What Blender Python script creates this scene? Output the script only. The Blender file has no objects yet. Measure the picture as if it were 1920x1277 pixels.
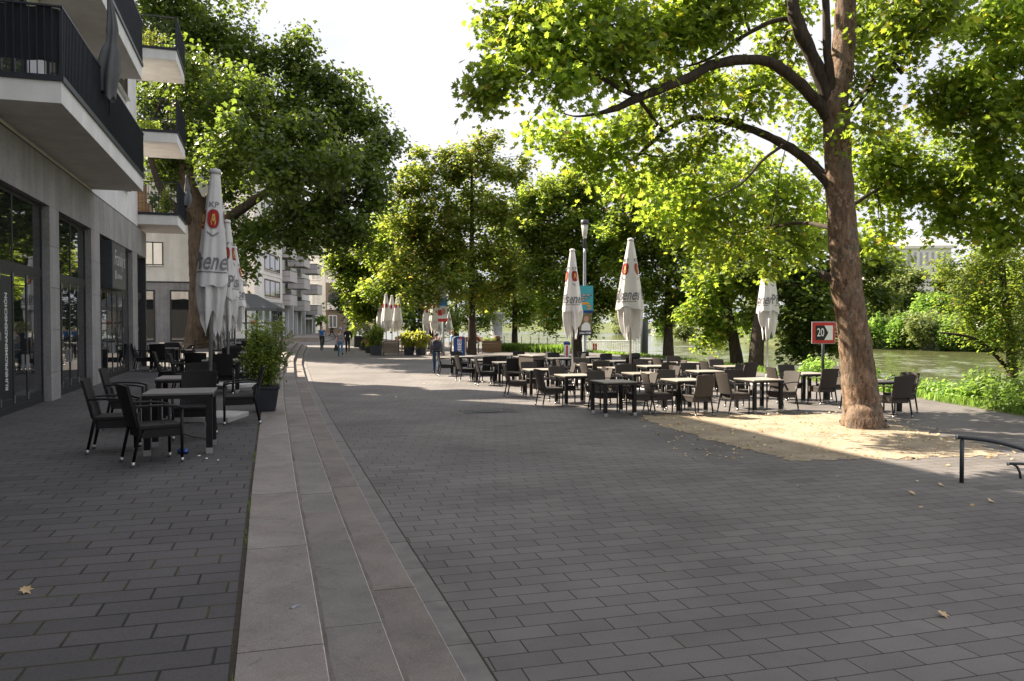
import bpy, bmesh, math, random
import numpy as np
from mathutils import Vector, Matrix
R = math.radians
PI = math.pi
rnd = random.Random(7)
sc = bpy.context.scene
col = sc.collection

# ------------------------------------------------------------------ camera
FOC = 1493.0                     # focal length in pixels of the 1920-wide photograph (28 mm)
PITCH = math.atan(33.5 / FOC)
EYE = 2.05
TZ = 0.45                        # height of the cafe terrace above the promenade
cam = bpy.data.cameras.new('camera')
cam.sensor_width = 36.0
cam.lens = FOC / 1920 * 36
cam.clip_start = 0.05
cam.clip_end = 6000
co = bpy.data.objects.new('camera', cam)
col.objects.link(co)
co.location = (0, 0, EYE)
co.rotation_euler = (PI / 2 - PITCH, 0, 0)
sc.camera = co
_F = Vector((0, math.cos(PITCH), -math.sin(PITCH)))
_U = Vector((0, math.sin(PITCH), math.cos(PITCH)))
_X = Vector((1, 0, 0))

def ray(x, y):
    return _F + _X * ((x - 960) / FOC) + _U * ((638.5 - y) / FOC)

def P(x, y, D):
    """measured point of the photograph at a known distance D"""
    d = ray(x, y)
    t = D / d.y
    return Vector((0, 0, EYE)) + d * t

def G(x, y, z=0.0):
    """measured point of the photograph on the level z"""
    d = ray(x, y)
    t = (z - EYE) / d.z
    return Vector((0, 0, EYE)) + d * t

# ------------------------------------------------------------------ mesh builder
class MB:
    def __init__(s):
        s.v = []; s.f = []; s.m = []; s.sm = []
    def add(s, vs, fs, m=0, smooth=False):
        o = len(s.v)
        s.v.extend([tuple(p) for p in vs])
        for f in fs:
            s.f.append(tuple(i + o for i in f)); s.m.append(m); s.sm.append(smooth)
        return s
    def box(s, c, size, rz=0, m=0, M=None):
        hx, hy, hz = size[0] / 2, size[1] / 2, size[2] / 2
        pts = [Vector((x, y, z)) for z in (-hz, hz) for x, y in ((-hx, -hy), (hx, -hy), (hx, hy), (-hx, hy))]
        T = M if M is not None else Matrix.Translation(Vector(c)) @ Matrix.Rotation(rz, 4, 'Z')
        return s.add([T @ p for p in pts], [(3, 2, 1, 0), (4, 5, 6, 7), (0, 1, 5, 4), (1, 2, 6, 5), (2, 3, 7, 6), (3, 0, 4, 7)], m)
    def hexa(s, b, t, m=0):
        """b, t: four bottom and four top corners, counter-clockwise from above"""
        return s.add(list(b) + list(t), [(3, 2, 1, 0), (4, 5, 6, 7), (0, 1, 5, 4), (1, 2, 6, 5), (2, 3, 7, 6), (3, 0, 4, 7)], m)
    def bar(s, a, b, w, h=None, m=0, up=(0, 0, 1)):
        a = Vector(a); b = Vector(b); h = h or w
        d = (b - a); L = d.length
        if L < 1e-6: return s
        d /= L
        u = Vector(up)
        if abs(d.dot(u)) > .98: u = Vector((0, 1, 0))
        x = d.cross(u).normalized(); y = x.cross(d).normalized()
        T = Matrix((( x.x, d.x, y.x, (a.x + b.x) / 2), (x.y, d.y, y.y, (a.y + b.y) / 2), (x.z, d.z, y.z, (a.z + b.z) / 2), (0, 0, 0, 1)))
        return s.box((0, 0, 0), (w, L, h), M=T, m=m)
    def tube(s, pts, rad, n=8, m=0, cap=True, smooth=True):
        pts = [Vector(p) for p in pts]
        if not hasattr(rad, '__len__'): rad = [rad] * len(pts)
        vs = []; fs = []
        d0 = (pts[1] - pts[0]).normalized()
        x = d0.cross(Vector((0, 0, 1)))
        if x.length < .05: x = d0.cross(Vector((0, 1, 0)))
        x.normalize()
        for i, p in enumerate(pts):
            d = (pts[min(i + 1, len(pts) - 1)] - pts[max(i - 1, 0)])
            if d.length < 1e-9: d = d0
            d = d.normalized()
            x = (x - d * x.dot(d))
            if x.length < 1e-5: x = d.orthogonal()
            x.normalize(); y = d.cross(x)
            for k in range(n):
                a = 2 * PI * k / n
                vs.append(p + (x * math.cos(a) + y * math.sin(a)) * rad[i])
        for i in range(len(pts) - 1):
            for k in range(n):
                k2 = (k + 1) % n
                fs.append((i * n + k, i * n + k2, (i + 1) * n + k2, (i + 1) * n + k))
        if cap:
            fs.append(tuple(range(n - 1, -1, -1))); fs.append(tuple((len(pts) - 1) * n + k for k in range(n)))
        return s.add(vs, fs, m, smooth)
    def lathe(s, prof, n=24, c=(0, 0, 0), m=0, smooth=True, cap=True):
        vs = []; fs = []
        for r, z in prof:
            for k in range(n):
                a = 2 * PI * k / n
                vs.append((c[0] + r * math.cos(a), c[1] + r * math.sin(a), c[2] + z))
        for i in range(len(prof) - 1):
            for k in range(n):
                k2 = (k + 1) % n
                fs.append((i * n + k, i * n + k2, (i + 1) * n + k2, (i + 1) * n + k))
        if cap:
            fs.append(tuple(range(n - 1, -1, -1))); fs.append(tuple((len(prof) - 1) * n + k for k in range(n)))
        return s.add(vs, fs, m, smooth)
    def prism(s, poly, z0, z1, m=0):
        n = len(poly)
        ar = sum(poly[i][0] * poly[(i + 1) % n][1] - poly[(i + 1) % n][0] * poly[i][1] for i in range(n))
        if ar < 0: poly = poly[::-1]
        vs = [(p[0], p[1], z0) for p in poly] + [(p[0], p[1], z1) for p in poly]
        fs = [tuple(range(n - 1, -1, -1)), tuple(range(n, 2 * n))] + [(i, (i + 1) % n, n + (i + 1) % n, n + i) for i in range(n)]
        return s.add(vs, fs, m)
    def xform(s, M):
        s.v = [tuple(M @ Vector(p)) for p in s.v]; return s
    def build(s, name, mats, parent=None, loc=(0, 0, 0), rz=0, bevel=0):
        me = bpy.data.meshes.new(name)
        me.from_pydata(s.v, [], s.f)
        if not isinstance(mats, (list, tuple)): mats = [mats]
        for mm in mats: me.materials.append(mm)
        me.polygons.foreach_set('material_index', s.m)
        me.polygons.foreach_set('use_smooth', s.sm)
        me.update()
        o = bpy.data.objects.new(name, me)
        col.objects.link(o)
        o.location = loc; o.rotation_euler = (0, 0, rz)
        if parent is not None: o.parent = parent
        if bevel:
            b = o.modifiers.new('edge', 'BEVEL'); b.width = bevel; b.segments = 2; b.limit_method = 'ANGLE'
        return o

def empty(name, loc=(0, 0, 0), rz=0, parent=None):
    o = bpy.data.objects.new(name, None); col.objects.link(o)
    o.location = loc; o.rotation_euler = (0, 0, rz); o.empty_display_size = .2
    if parent is not None: o.parent = parent
    return o

def tag(o, label=None, cat=None, group=None, kind=None):
    if label: o['label'] = label
    if cat: o['category'] = cat
    if group: o['group'] = group
    if kind: o['kind'] = kind
    return o

def copy_tree(o, parent=None):
    c = o.copy(); col.objects.link(c)
    if parent is not None: c.parent = parent
    for ch in list(o.children): copy_tree(ch, c)
    return c

def text_mesh(body, size=1.0, shear=0.0, bold=0.0, spacing=1.0, cuts=0):
    cu = bpy.data.curves.new('lettering', 'FONT')
    cu.body = body; cu.size = size; cu.shear = shear; cu.offset = bold; cu.space_character = spacing
    cu.align_x = 'CENTER'; cu.align_y = 'CENTER'; cu.resolution_u = 3
    o = bpy.data.objects.new('lettering', cu); col.objects.link(o)
    dg = bpy.context.evaluated_depsgraph_get()
    me = bpy.data.meshes.new_from_object(o.evaluated_get(dg))
    bm = bmesh.new(); bm.from_mesh(me)
    bmesh.ops.triangulate(bm, faces=bm.faces[:])
    for _ in range(cuts):
        es = [e for e in bm.edges if e.calc_length() > size * .12]
        if es:
            bmesh.ops.subdivide_edges(bm, edges=es, cuts=1)
            bmesh.ops.triangulate(bm, faces=bm.faces[:])
    bm.verts.ensure_lookup_table()
    vs = [v.co.copy() for v in bm.verts]; fs = [tuple(v.index for v in f.verts) for f in bm.faces]
    bm.free()
    bpy.data.objects.remove(o); bpy.data.curves.remove(cu); bpy.data.meshes.remove(me)
    return vs, fs

# ------------------------------------------------------------------ materials
class NT:
    def __init__(s, name):
        s.mat = bpy.data.materials.new(name); s.mat.use_nodes = True
        s.t = s.mat.node_tree; s.n = s.t.nodes; s.l = s.t.links
        s.b = s.n['Principled BSDF']; s.out = s.n['Material Output']
    def node(s, t, **k):
        n = s.n.new(t)
        for a, v in k.items(): setattr(n, a, v)
        return n
    def link(s, a, b): s.l.new(a, b)
    def val(s, x):
        if isinstance(x, (int, float)):
            v = s.node('ShaderNodeValue'); v.outputs[0].default_value = x; return v.outputs[0]
        return x
    def math(s, op, a, b=None, c=None):
        n = s.node('ShaderNodeMath', operation=op)
        for i, x in enumerate((a, b, c)):
            if x is None: continue
            if isinstance(x, (int, float)): n.inputs[i].default_value = x
            else: s.link(x, n.inputs[i])
        return n.outputs[0]
    def coord(s, kind='Object'):
        return s.node('ShaderNodeTexCoord').outputs[kind]
    def pos(s): return s.node('ShaderNodeNewGeometry').outputs['Position']
    def noise(s, vec, scale, detail=4, rough=.55, dist=0):
        n = s.node('ShaderNodeTexNoise'); n.inputs['Scale'].default_value = scale
        n.inputs['Detail'].default_value = detail; n.inputs['Roughness'].default_value = rough; n.inputs['Distortion'].default_value = dist
        if vec is not None: s.link(vec, n.inputs['Vector'])
        return n.outputs['Fac']
    def ramp(s, fac, stops):
        r = s.node('ShaderNodeValToRGB'); e = r.color_ramp.elements
        while len(e) < len(stops): e.new(.5)
        for i, (p, c) in enumerate(stops):
            e[i].position = p
            e[i].color = (c, c, c, 1) if isinstance(c, (int, float)) else (c[0], c[1], c[2], 1)
        s.link(fac, r.inputs[0]); return r.outputs[0]
    def mix(s, fac, a, b, blend='MIX'):
        n = s.node('ShaderNodeMix', data_type='RGBA', blend_type=blend)
        for i, x in ((0, fac), (6, a), (7, b)):
            if isinstance(x, (int, float)): n.inputs[i].default_value = x
            elif isinstance(x, (tuple, list)): n.inputs[i].default_value = (x[0], x[1], x[2], 1)
            else: s.link(x, n.inputs[i])
        return n.outputs[2]
    def bump(s, h, strength=.3, dist=.01, normal=None):
        n = s.node('ShaderNodeBump'); n.inputs['Strength'].default_value = strength; n.inputs['Distance'].default_value = dist
        s.link(h, n.inputs['Height'])
        if normal is not None: s.link(normal, n.inputs['Normal'])
        s.link(n.outputs[0], s.b.inputs['Normal']); return n.outputs[0]
    def setc(s, c):
        if isinstance(c, (tuple, list)): s.b.inputs['Base Color'].default_value = (c[0], c[1], c[2], 1)
        else: s.link(c, s.b.inputs['Base Color'])
    def p(s, **k):
        for a, v in k.items():
            s.b.inputs[a.replace('_', ' ')].default_value = v
        return s

def simple(name, c, rough=.6, metal=0, var=.25, scale=6, bump=0, bscale=40, spec=.5, coord='Object'):
    t = NT(name)
    v = t.coord(coord)
    n = t.noise(v, scale, 5, .6)
    f = t.ramp(n, [(.3, 1 - var), (.7, 1 + var * .6)])
    t.setc(t.mix(1.0, c, f, 'MULTIPLY'))
    t.p(Roughness=rough, Metallic=metal)
    t.b.inputs['Specular IOR Level'].default_value = spec
    if bump: t.bump(t.noise(v, bscale, 3), bump, .005)
    return t.mat

VDIR = (.9624, .2716); UDIR = (-.2716, .9624)      # across / along the promenade

def paving(name, c_lo, c_hi, L, W, shift, joint, cj, moss=0, rough=.85, bumpst=.5, spot=.5):
    t = NT(name)
    pos = t.pos()
    sx = t.node('ShaderNodeSeparateXYZ'); t.link(pos, sx.inputs[0])
    x, y = sx.outputs[0], sx.outputs[1]
    a = t.math('ADD', t.math('MULTIPLY', x, VDIR[0]), t.math('MULTIPLY', y, VDIR[1]))
    b = t.math('ADD', t.math('MULTIPLY', x, UDIR[0]), t.math('MULTIPLY', y, UDIR[1]))
    # slightly wavy courses
    wob = t.math('MULTIPLY', t.math('SUBTRACT', t.noise(pos, .6, 2), .5), .012)
    b = t.math('ADD', b, wob)
    rowf = t.math('DIVIDE', b, W)
    row = t.math('FLOOR', rowf)
    fr = t.math('SUBTRACT', rowf, row)
    wn0 = t.node('ShaderNodeTexWhiteNoise', noise_dimensions='1D'); t.link(row, wn0.inputs['W'])
    jit = t.math('MULTIPLY', wn0.outputs['Value'], .06)
    cf = t.math('ADD', t.math('ADD', t.math('DIVIDE', a, L), t.math('MULTIPLY', row, shift)), jit)
    cx = t.math('FLOOR', cf)
    fc = t.math('SUBTRACT', cf, cx)
    ex = t.math('MULTIPLY', t.math('MINIMUM', fc, t.math('SUBTRACT', 1, fc)), L)
    ey = t.math('MULTIPLY', t.math('MINIMUM', fr, t.math('SUBTRACT', 1, fr)), W)
    d = t.math('MINIMUM', ex, ey)
    mr = t.node('ShaderNodeMapRange', interpolation_type='SMOOTHSTEP')
    t.link(d, mr.inputs[0]); mr.inputs[1].default_value = joint * .35; mr.inputs[2].default_value = joint
    face = mr.outputs[0]
    cmb = t.node('ShaderNodeCombineXYZ'); t.link(cx, cmb.inputs[0]); t.link(row, cmb.inputs[1])
    wn = t.node('ShaderNodeTexWhiteNoise', noise_dimensions='2D'); t.link(cmb.outputs[0], wn.inputs['Vector'])
    rv = wn.outputs['Value']
    c = t.mix(rv, c_lo, c_hi)
    # an odd darker stone now and then
    odd = t.math('MULTIPLY', t.math('GREATER_THAN', rv, .985), .45)
    c = t.mix(odd, c, tuple(k * .45 for k in c_lo))
    grain = t.ramp(t.noise(pos, 110, 5, .85), [(.28, .52), (.72, 1.48)])
    c = t.mix(1.0, c, grain, 'MULTIPLY')
    dirt = t.ramp(t.noise(pos, .45, 5, .6), [(.3, .70), (.7, 1.22)])
    c = t.mix(1.0, c, dirt, 'MULTIPLY')
    stain = t.ramp(t.noise(pos, 2.3, 6, .7, 1.0), [(.55, 1.0), (.75, .80)])
    c = t.mix(spot, c, t.mix(1.0, c, stain, 'MULTIPLY'))
    gum = t.node('ShaderNodeTexVoronoi'); gum.inputs['Scale'].default_value = 1.15; t.link(pos, gum.inputs['Vector'])
    gs = t.math('LESS_THAN', gum.outputs['Distance'], .022)
    c = t.mix(t.math('MULTIPLY', gs, .35), c, (.3, .3, .3))
    jc = cj
    if moss:
        mm = t.ramp(t.noise(pos, 1.7, 4, .6), [(.45, 0.0), (.62, 1.0)])
        jc = t.mix(t.math('MULTIPLY', mm, moss), cj, (.045, .05, .012))
    c = t.mix(face, jc, c)
    t.setc(c)
    t.p(Roughness=rough); t.b.inputs['Specular IOR Level'].default_value = .35
    h = t.math('ADD', t.math('MULTIPLY', face, 1.0), t.math('MULTIPLY', t.noise(pos, 90, 3), .25))
    h = t.math('ADD', h, t.math('MULTIPLY', rv, .15))
    t.bump(h, bumpst, .006)
    return t.mat

def leaf_mat(name, dark, mid, light, trans, fac=.45, autumn=None, rough=.45):
    t = NT(name)
    ri = t.node('ShaderNodeNewGeometry').outputs['Random Per Island']
    stops = [(0, dark), (.55, mid), (.93, light)]
    if autumn: stops.append((1.0, autumn))
    stops = [(p_, tuple(min(1, q * k_) for q, k_ in zip(c_, (1.42, 1.38, 1.3)))) for p_, c_ in stops]
    c = t.ramp(ri, stops)
    big = t.ramp(t.noise(t.pos(), .35, 3), [(.35, .72), (.65, 1.25)])
    c = t.mix(1.0, c, big, 'MULTIPLY')
    t.setc(c); t.p(Roughness=rough); t.b.inputs['Specular IOR Level'].default_value = .35
    tr = t.node('ShaderNodeBsdfTranslucent')
    tc = t.mix(1.0, t.mix(.5, trans, t.mix(1.0, c, (3.0, 3.0, 2.2), 'MULTIPLY')), big, 'MULTIPLY')
    t.link(tc, tr.inputs['Color'])
    mx = t.node('ShaderNodeMixShader'); mx.inputs[0].default_value = fac
    t.link(t.b.outputs[0], mx.inputs[1]); t.link(tr.outputs[0], mx.inputs[2]); t.link(mx.outputs[0], t.out.inputs['Surface'])
    return t.mat

def bark_mat(name, a, b, scale=1.0, patch=None):
    t = NT(name)
    v = t.coord('Object')
    mp = t.node('ShaderNodeMapping'); mp.inputs['Scale'].default_value = (13 * scale, 13 * scale, 4.0 * scale); t.link(v, mp.inputs[0])
    n = t.noise(mp.outputs[0], 1, 9, .72, .5)
    c = t.ramp(n, [(.32, a), (.68, b)])
    hgt = n
    if patch:
        wv = t.node('ShaderNodeMapping'); wv.inputs['Scale'].default_value = (9, 9, 5.5); t.link(v, wv.inputs[0])
        ds = t.node('ShaderNodeMix', data_type='VECTOR'); ds.inputs[0].default_value = .22
        nn = t.node('ShaderNodeTexNoise'); nn.inputs['Scale'].default_value = 1.3; nn.inputs['Detail'].default_value = 5; t.link(wv.outputs[0], nn.inputs['Vector'])
        t.link(wv.outputs[0], ds.inputs[4]); 
        sc_ = t.node('ShaderNodeVectorMath', operation='SCALE'); t.link(nn.outputs['Color'], sc_.inputs[0]); sc_.inputs['Scale'].default_value = 5.0
        ad = t.node('ShaderNodeVectorMath', operation='ADD'); t.link(wv.outputs[0], ad.inputs[0]); t.link(sc_.outputs[0], ad.inputs[1])
        vo = t.node('ShaderNodeTexVoronoi'); vo.inputs['Scale'].default_value = .9; t.link(ad.outputs[0], vo.inputs['Vector'])
        sp = t.node('ShaderNodeSeparateColor'); t.link(vo.outputs['Color'], sp.inputs[0])
        pf = t.ramp(sp.outputs[0], [(.45, 0.0), (.55, 1.0)])
        pc = t.ramp(sp.outputs[1], [(.2, patch), (.5, tuple(q * .62 for q in patch)), (.8, (.155, .150, .125))])
        pc = t.mix(1.0, pc, t.ramp(t.noise(v, 40, 5, .7), [(.3, .7), (.7, 1.2)]), 'MULTIPLY')
        big = t.ramp(t.noise(v, 1.1, 4, .6), [(.35, .25), (.65, .95)])
        c = t.mix(t.math('MULTIPLY', pf, big), c, pc)
        hgt = t.math('SUBTRACT', n, t.math('MULTIPLY', pf, .35))
    moss = t.ramp(t.noise(v, 2.2, 5, .65), [(.58, 0.0), (.72, .55)])
    c = t.mix(moss, c, (.05, .055, .025))
    t.setc(c); t.p(Roughness=.9); t.b.inputs['Specular IOR Level'].default_value = .2
    vor = t.node('ShaderNodeTexVoronoi', feature='DISTANCE_TO_EDGE'); vor.inputs['Scale'].default_value = .7; t.link(mp.outputs[0], vor.inputs['Vector'])
    t.bump(t.math('ADD', hgt, t.math('MULTIPLY', vor.outputs['Distance'], .6)), 1.0, .035)
    return t.mat

def weave_mat(name, c1, c2, s=62):
    t = NT(name)
    v = t.coord('Object')
    sx = t.node('ShaderNodeSeparateXYZ'); t.link(v, sx.inputs[0])
    h = t.math('ADD', sx.outputs[1], sx.outputs[2])
    a = t.math('SINE', t.math('MULTIPLY', sx.outputs[0], s * 2.2)); b = t.math('SINE', t.math('MULTIPLY', h, s * 4))
    w = t.math('MULTIPLY', a, b)
    f = t.math('MULTIPLY_ADD', w, .5, .5)
    oi = t.node('ShaderNodeObjectInfo').outputs['Random']
    c = t.mix(f, c1, c2)
    c = t.mix(1.0, c, t.ramp(oi, [(0, .8), (1, 1.2)]), 'MULTIPLY')
    t.setc(c); t.p(Roughness=.6); t.b.inputs['Specular IOR Level'].default_value = .22
    t.bump(f, .7, .006)
    return t.mat

def glass_dark(name, c=(.012, .014, .016), rough=.02, spec=1.0):
    t = NT(name)
    wob = t.noise(t.pos(), .9, 2)
    t.setc(c); t.p(Roughness=rough); t.b.inputs['Specular IOR Level'].default_value = spec
    t.b.inputs['IOR'].default_value = 2.3
    t.bump(wob, .06, .03)
    return t.mat

M = {}
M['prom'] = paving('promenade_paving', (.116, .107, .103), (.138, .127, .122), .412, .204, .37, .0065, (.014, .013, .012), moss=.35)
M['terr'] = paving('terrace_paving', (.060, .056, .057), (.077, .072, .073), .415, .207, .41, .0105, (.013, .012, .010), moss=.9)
def slab_mat(name, lo, hi):
    t = NT(name); g = t.node('ShaderNodeNewGeometry'); pos = g.outputs['Position']
    c = t.mix(g.outputs['Random Per Island'], lo, hi)
    c = t.mix(1.0, c, t.ramp(t.noise(pos, 170, 3, .75), [(.3, .62), (.7, 1.32)]), 'MULTIPLY')
    c = t.mix(1.0, c, t.ramp(t.noise(pos, 1.6, 7, .68, .6), [(.3, .66), (.7, 1.18)]), 'MULTIPLY')
    sp = t.ramp(t.noise(pos, 5.5, 6, .75, 1.5), [(.56, 1.0), (.70, .66)])
    c = t.mix(1.0, c, sp, 'MULTIPLY')
    rust = t.ramp(t.noise(pos, .9, 5, .65), [(.5, 0.0), (.7, .55)])
    c = t.mix(rust, c, t.mix(1.0, c, (1.08, .95, .85), 'MULTIPLY'))
    vo = t.node('ShaderNodeTexVoronoi'); vo.inputs['Scale'].default_value = 45; t.link(pos, vo.inputs['Vector'])
    c = t.mix(t.math('MULTIPLY', t.math('LESS_THAN', vo.outputs['Distance'], .12), .55), c, (.44, .42, .40))
    t.setc(c); t.p(Roughness=.8); t.b.inputs['Specular IOR Level'].default_value = .35
    t.bump(t.noise(pos, 110, 3), .35, .004)
    return t.mat
M['slab'] = slab_mat('step_stone', (.180, .163, .150), (.226, .205, .189))
M['tread2'] = slab_mat('grey_tread_stone', (.140, .128, .119), (.190, .174, .163))
M['tread3'] = slab_mat('brown_tread_stone', (.136, .120, .109), (.186, .164, .148))
M['nosing'] = simple('pale_stone_arris', (.36, .33, .30), .8, var=.35, scale=9)  # lighter strip along the tread edges
def grime_shade_mat():
    t = NT('step_grime_shade'); pos = t.pos()
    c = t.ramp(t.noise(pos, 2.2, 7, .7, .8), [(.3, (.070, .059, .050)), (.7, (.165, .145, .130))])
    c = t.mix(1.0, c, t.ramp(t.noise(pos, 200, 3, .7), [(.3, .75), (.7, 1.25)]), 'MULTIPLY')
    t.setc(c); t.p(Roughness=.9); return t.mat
M['grime_shade'] = grime_shade_mat()  # corner shade and grime share this dark colour
M['kerb'] = simple('dark_kerb_stone', (.140, .130, .122), .85, var=.25, scale=5, bump=.3, bscale=120)
def dirt_mat():
    t = NT('trodden_dirt'); pos = t.pos()
    c = t.ramp(t.noise(pos, 1.3, 8, .7), [(.25, (.15, .115, .08)), (.5, (.29, .235, .165)), (.75, (.39, .325, .24))])
    c = t.mix(1.0, c, t.ramp(t.noise(pos, 38, 6, .85), [(.3, .45), (.7, 1.42)]), 'MULTIPLY')
    t.setc(c); t.p(Roughness=.95); t.bump(t.noise(pos, 25, 6, .7), .8, .02); return t.mat
M['dirt'] = dirt_mat()
def grass_ground():
    t = NT('bank_ground'); pos = t.pos()
    c = t.ramp(t.noise(pos, .9, 8, .7), [(.3, (.035, .045, .012)), (.55, (.07, .09, .025)), (.75, (.14, .12, .05))])
    t.setc(c); t.p(Roughness=.95); t.bump(t.noise(pos, 9, 6, .7), .9, .06); return t.mat
M['bank'] = grass_ground()
def water_mat():
    t = NT('river_water'); pos = t.pos()
    mp = t.node('ShaderNodeMapping'); mp.inputs['Scale'].default_value = (1, .55, 1); mp.inputs['Rotation'].default_value = (0, 0, .25); t.link(pos, mp.inputs[0])
    n1 = t.noise(mp.outputs[0], 1.9, 5, .65); n2 = t.noise(mp.outputs[0], .5, 3, .5)
    calm = t.ramp(t.noise(pos, .035, 2), [(.4, .35), (.62, 1.0)])
    t.setc((.075, .082, .032)); t.p(Roughness=.14); t.b.inputs['IOR'].default_value = 1.33
    nv = t.node('ShaderNodeTexNoise'); nv.inputs['Scale'].default_value = 1.6; nv.inputs['Detail'].default_value = 4; t.link(mp.outputs[0], nv.inputs['Vector'])
    n2v = t.node('ShaderNodeTexNoise'); n2v.inputs['Scale'].default_value = .45; n2v.inputs['Detail'].default_value = 2; t.link(mp.outputs[0], n2v.inputs['Vector'])
    sm_ = t.node('ShaderNodeVectorMath', operation='ADD'); t.link(nv.outputs['Color'], sm_.inputs[0]); t.link(n2v.outputs['Color'], sm_.inputs[1])
    sb = t.node('ShaderNodeVectorMath', operation='SUBTRACT'); t.link(sm_.outputs[0], sb.inputs[0]); sb.inputs[1].default_value = (1.0, 1.0, 1.0)
    sl = t.node('ShaderNodeVectorMath', operation='SCALE'); t.link(sb.outputs[0], sl.inputs[0]); t.link(t.math('MULTIPLY', calm, .52), sl.inputs['Scale'])
    fl = t.node('ShaderNodeVectorMath', operation='MULTIPLY'); t.link(sl.outputs[0], fl.inputs[0]); fl.inputs[1].default_value = (1, 1, 0)
    ad = t.node('ShaderNodeVectorMath', operation='ADD'); t.link(fl.outputs[0], ad.inputs[0]); ad.inputs[1].default_value = (0, 0, 1)
    nm = t.node('ShaderNodeVectorMath', operation='NORMALIZE'); t.link(ad.outputs[0], nm.inputs[0]); t.link(nm.outputs[0], t.b.inputs['Normal'])
    return t.mat
M['water'] = water_mat()

def stone_clad():
    t = NT('grey_stone_cladding'); v = t.coord('Object')
    c = t.ramp(t.noise(v, 14, 8, .75), [(.3, (.22, .214, .212)), (.7, (.35, .342, .338))])
    c = t.mix(1.0, c, t.ramp(t.noise(v, 1.1, 5), [(.3, .78), (.7, 1.12)]), 'MULTIPLY')
    c = t.mix(1.0, c, t.ramp(t.noise(v, 130, 2), [(.3, .8), (.7, 1.15)]), 'MULTIPLY')
    mp = t.node('ShaderNodeMapping'); mp.inputs['Scale'].default_value = (5, 5, .35); t.link(v, mp.inputs[0])
    c = t.mix(1.0, c, t.ramp(t.noise(mp.outputs[0], 1, 5), [(.35, .80), (.65, 1.06)]), 'MULTIPLY')
    t.setc(c); t.p(Roughness=.7); t.bump(t.noise(v, 60, 3), .15, .004); return t.mat
M['stone'] = stone_clad()
def plaster(name, c, streak=.22):
    t = NT(name); v = t.coord('Object')
    mp = t.node('ShaderNodeMapping'); mp.inputs['Scale'].default_value = (2.2, 2.2, .22); t.link(v, mp.inputs[0])
    f = t.ramp(t.noise(mp.outputs[0], 1, 6, .6), [(.3, 1 - streak), (.65, 1.03)])
    c2 = t.mix(1.0, c, f, 'MULTIPLY')
    c2 = t.mix(1.0, c2, t.ramp(t.noise(v, 1.7, 6, .7), [(.3, .9), (.7, 1.05)]), 'MULTIPLY')
    t.setc(c2); t.p(Roughness=.85); t.b.inputs['Specular IOR Level'].default_value = .25
    t.bump(t.noise(v, 90, 3), .2, .003); return t.mat
M['white'] = plaster('white_plaster', (.66, .66, .66), .14)
M['balc'] = plaster('white_balcony_concrete', (.68, .68, .67), .12)
M['soffit'] = plaster('balcony_soffit_plaster', (.70, .68, .66), .12)
M['cream'] = plaster('cream_plaster', (.82, .78, .72), .16)
M['pink'] = plaster('pale_beige_plaster', (.80, .76, .72), .14)
M['panel'] = plaster('grey_mauve_panel', (.54, .50, .49), .12)
M['sandst'] = plaster('weathered_sandstone', (.25, .20, .155), .3)
M['rail'] = simple('dark_blue_grey_metal', (.018, .022, .030), .45, .3, var=.2)
M['frame'] = simple('anthracite_window_frame', (.022, .024, .027), .45, .2, var=.15)
M['fabric_dark'] = simple('dark_screen_cloth', (.010, .012, .018), .9, var=.3, scale=4, bump=.3, bscale=200)
M['glass'] = glass_dark('shop_glass')
M['glass2'] = glass_dark('window_glass', (.05, .055, .06), .03, .8)
M['brownframe'] = simple('brown_window_frame', (.10, .045, .03), .6)
M['alu'] = simple('brushed_aluminium', (.42, .42, .42), .35, .9, var=.15)
M['steel'] = simple('galvanised_steel', (.33, .35, .37), .5, .6, var=.3, scale=12)
M['galv_dark'] = simple('dark_grey_painted_steel', (.055, .06, .065), .5, .4, var=.25, scale=10)
M['roof'] = simple('slate_roof', (.07, .068, .07), .8, var=.3, scale=3)
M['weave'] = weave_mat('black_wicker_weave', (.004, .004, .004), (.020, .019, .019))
M['weave_brown'] = weave_mat('brown_wicker_weave', (.020, .017, .0155), (.086, .074, .066))  # lighter brown weave for the riverside chairs
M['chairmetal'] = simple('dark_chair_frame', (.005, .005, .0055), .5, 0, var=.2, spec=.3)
M['chairmetal2'] = simple('brown_chair_frame', (.036, .031, .028), .45, .1, var=.2)  # lighter brown frame for the riverside chairs
def wood_mat(name, a, b, rough=.55):
    t = NT(name); v = t.coord('Object')
    mp = t.node('ShaderNodeMapping'); mp.inputs['Scale'].default_value = (2.0, 30, 30); t.link(v, mp.inputs[0])
    c = t.ramp(t.noise(mp.outputs[0], 1, 6, .65, .4), [(.3, a), (.7, b)])
    oi = t.node('ShaderNodeObjectInfo').outputs['Random']
    c = t.mix(1.0, c, t.ramp(oi, [(0, .85), (1, 1.15)]), 'MULTIPLY')
    t.setc(c); t.p(Roughness=rough); t.bump(t.noise(mp.outputs[0], 2, 3), .15, .003); return t.mat
M['top'] = wood_mat('grey_weathered_table_wood', (.20, .185, .165), (.33, .31, .28))
M['wood'] = wood_mat('brown_weathered_wood', (.13, .075, .04), (.27, .17, .095), .7)
M['wood_grey'] = wood_mat('grey_weathered_planks', (.10, .08, .06), (.21, .175, .13), .8)
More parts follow.
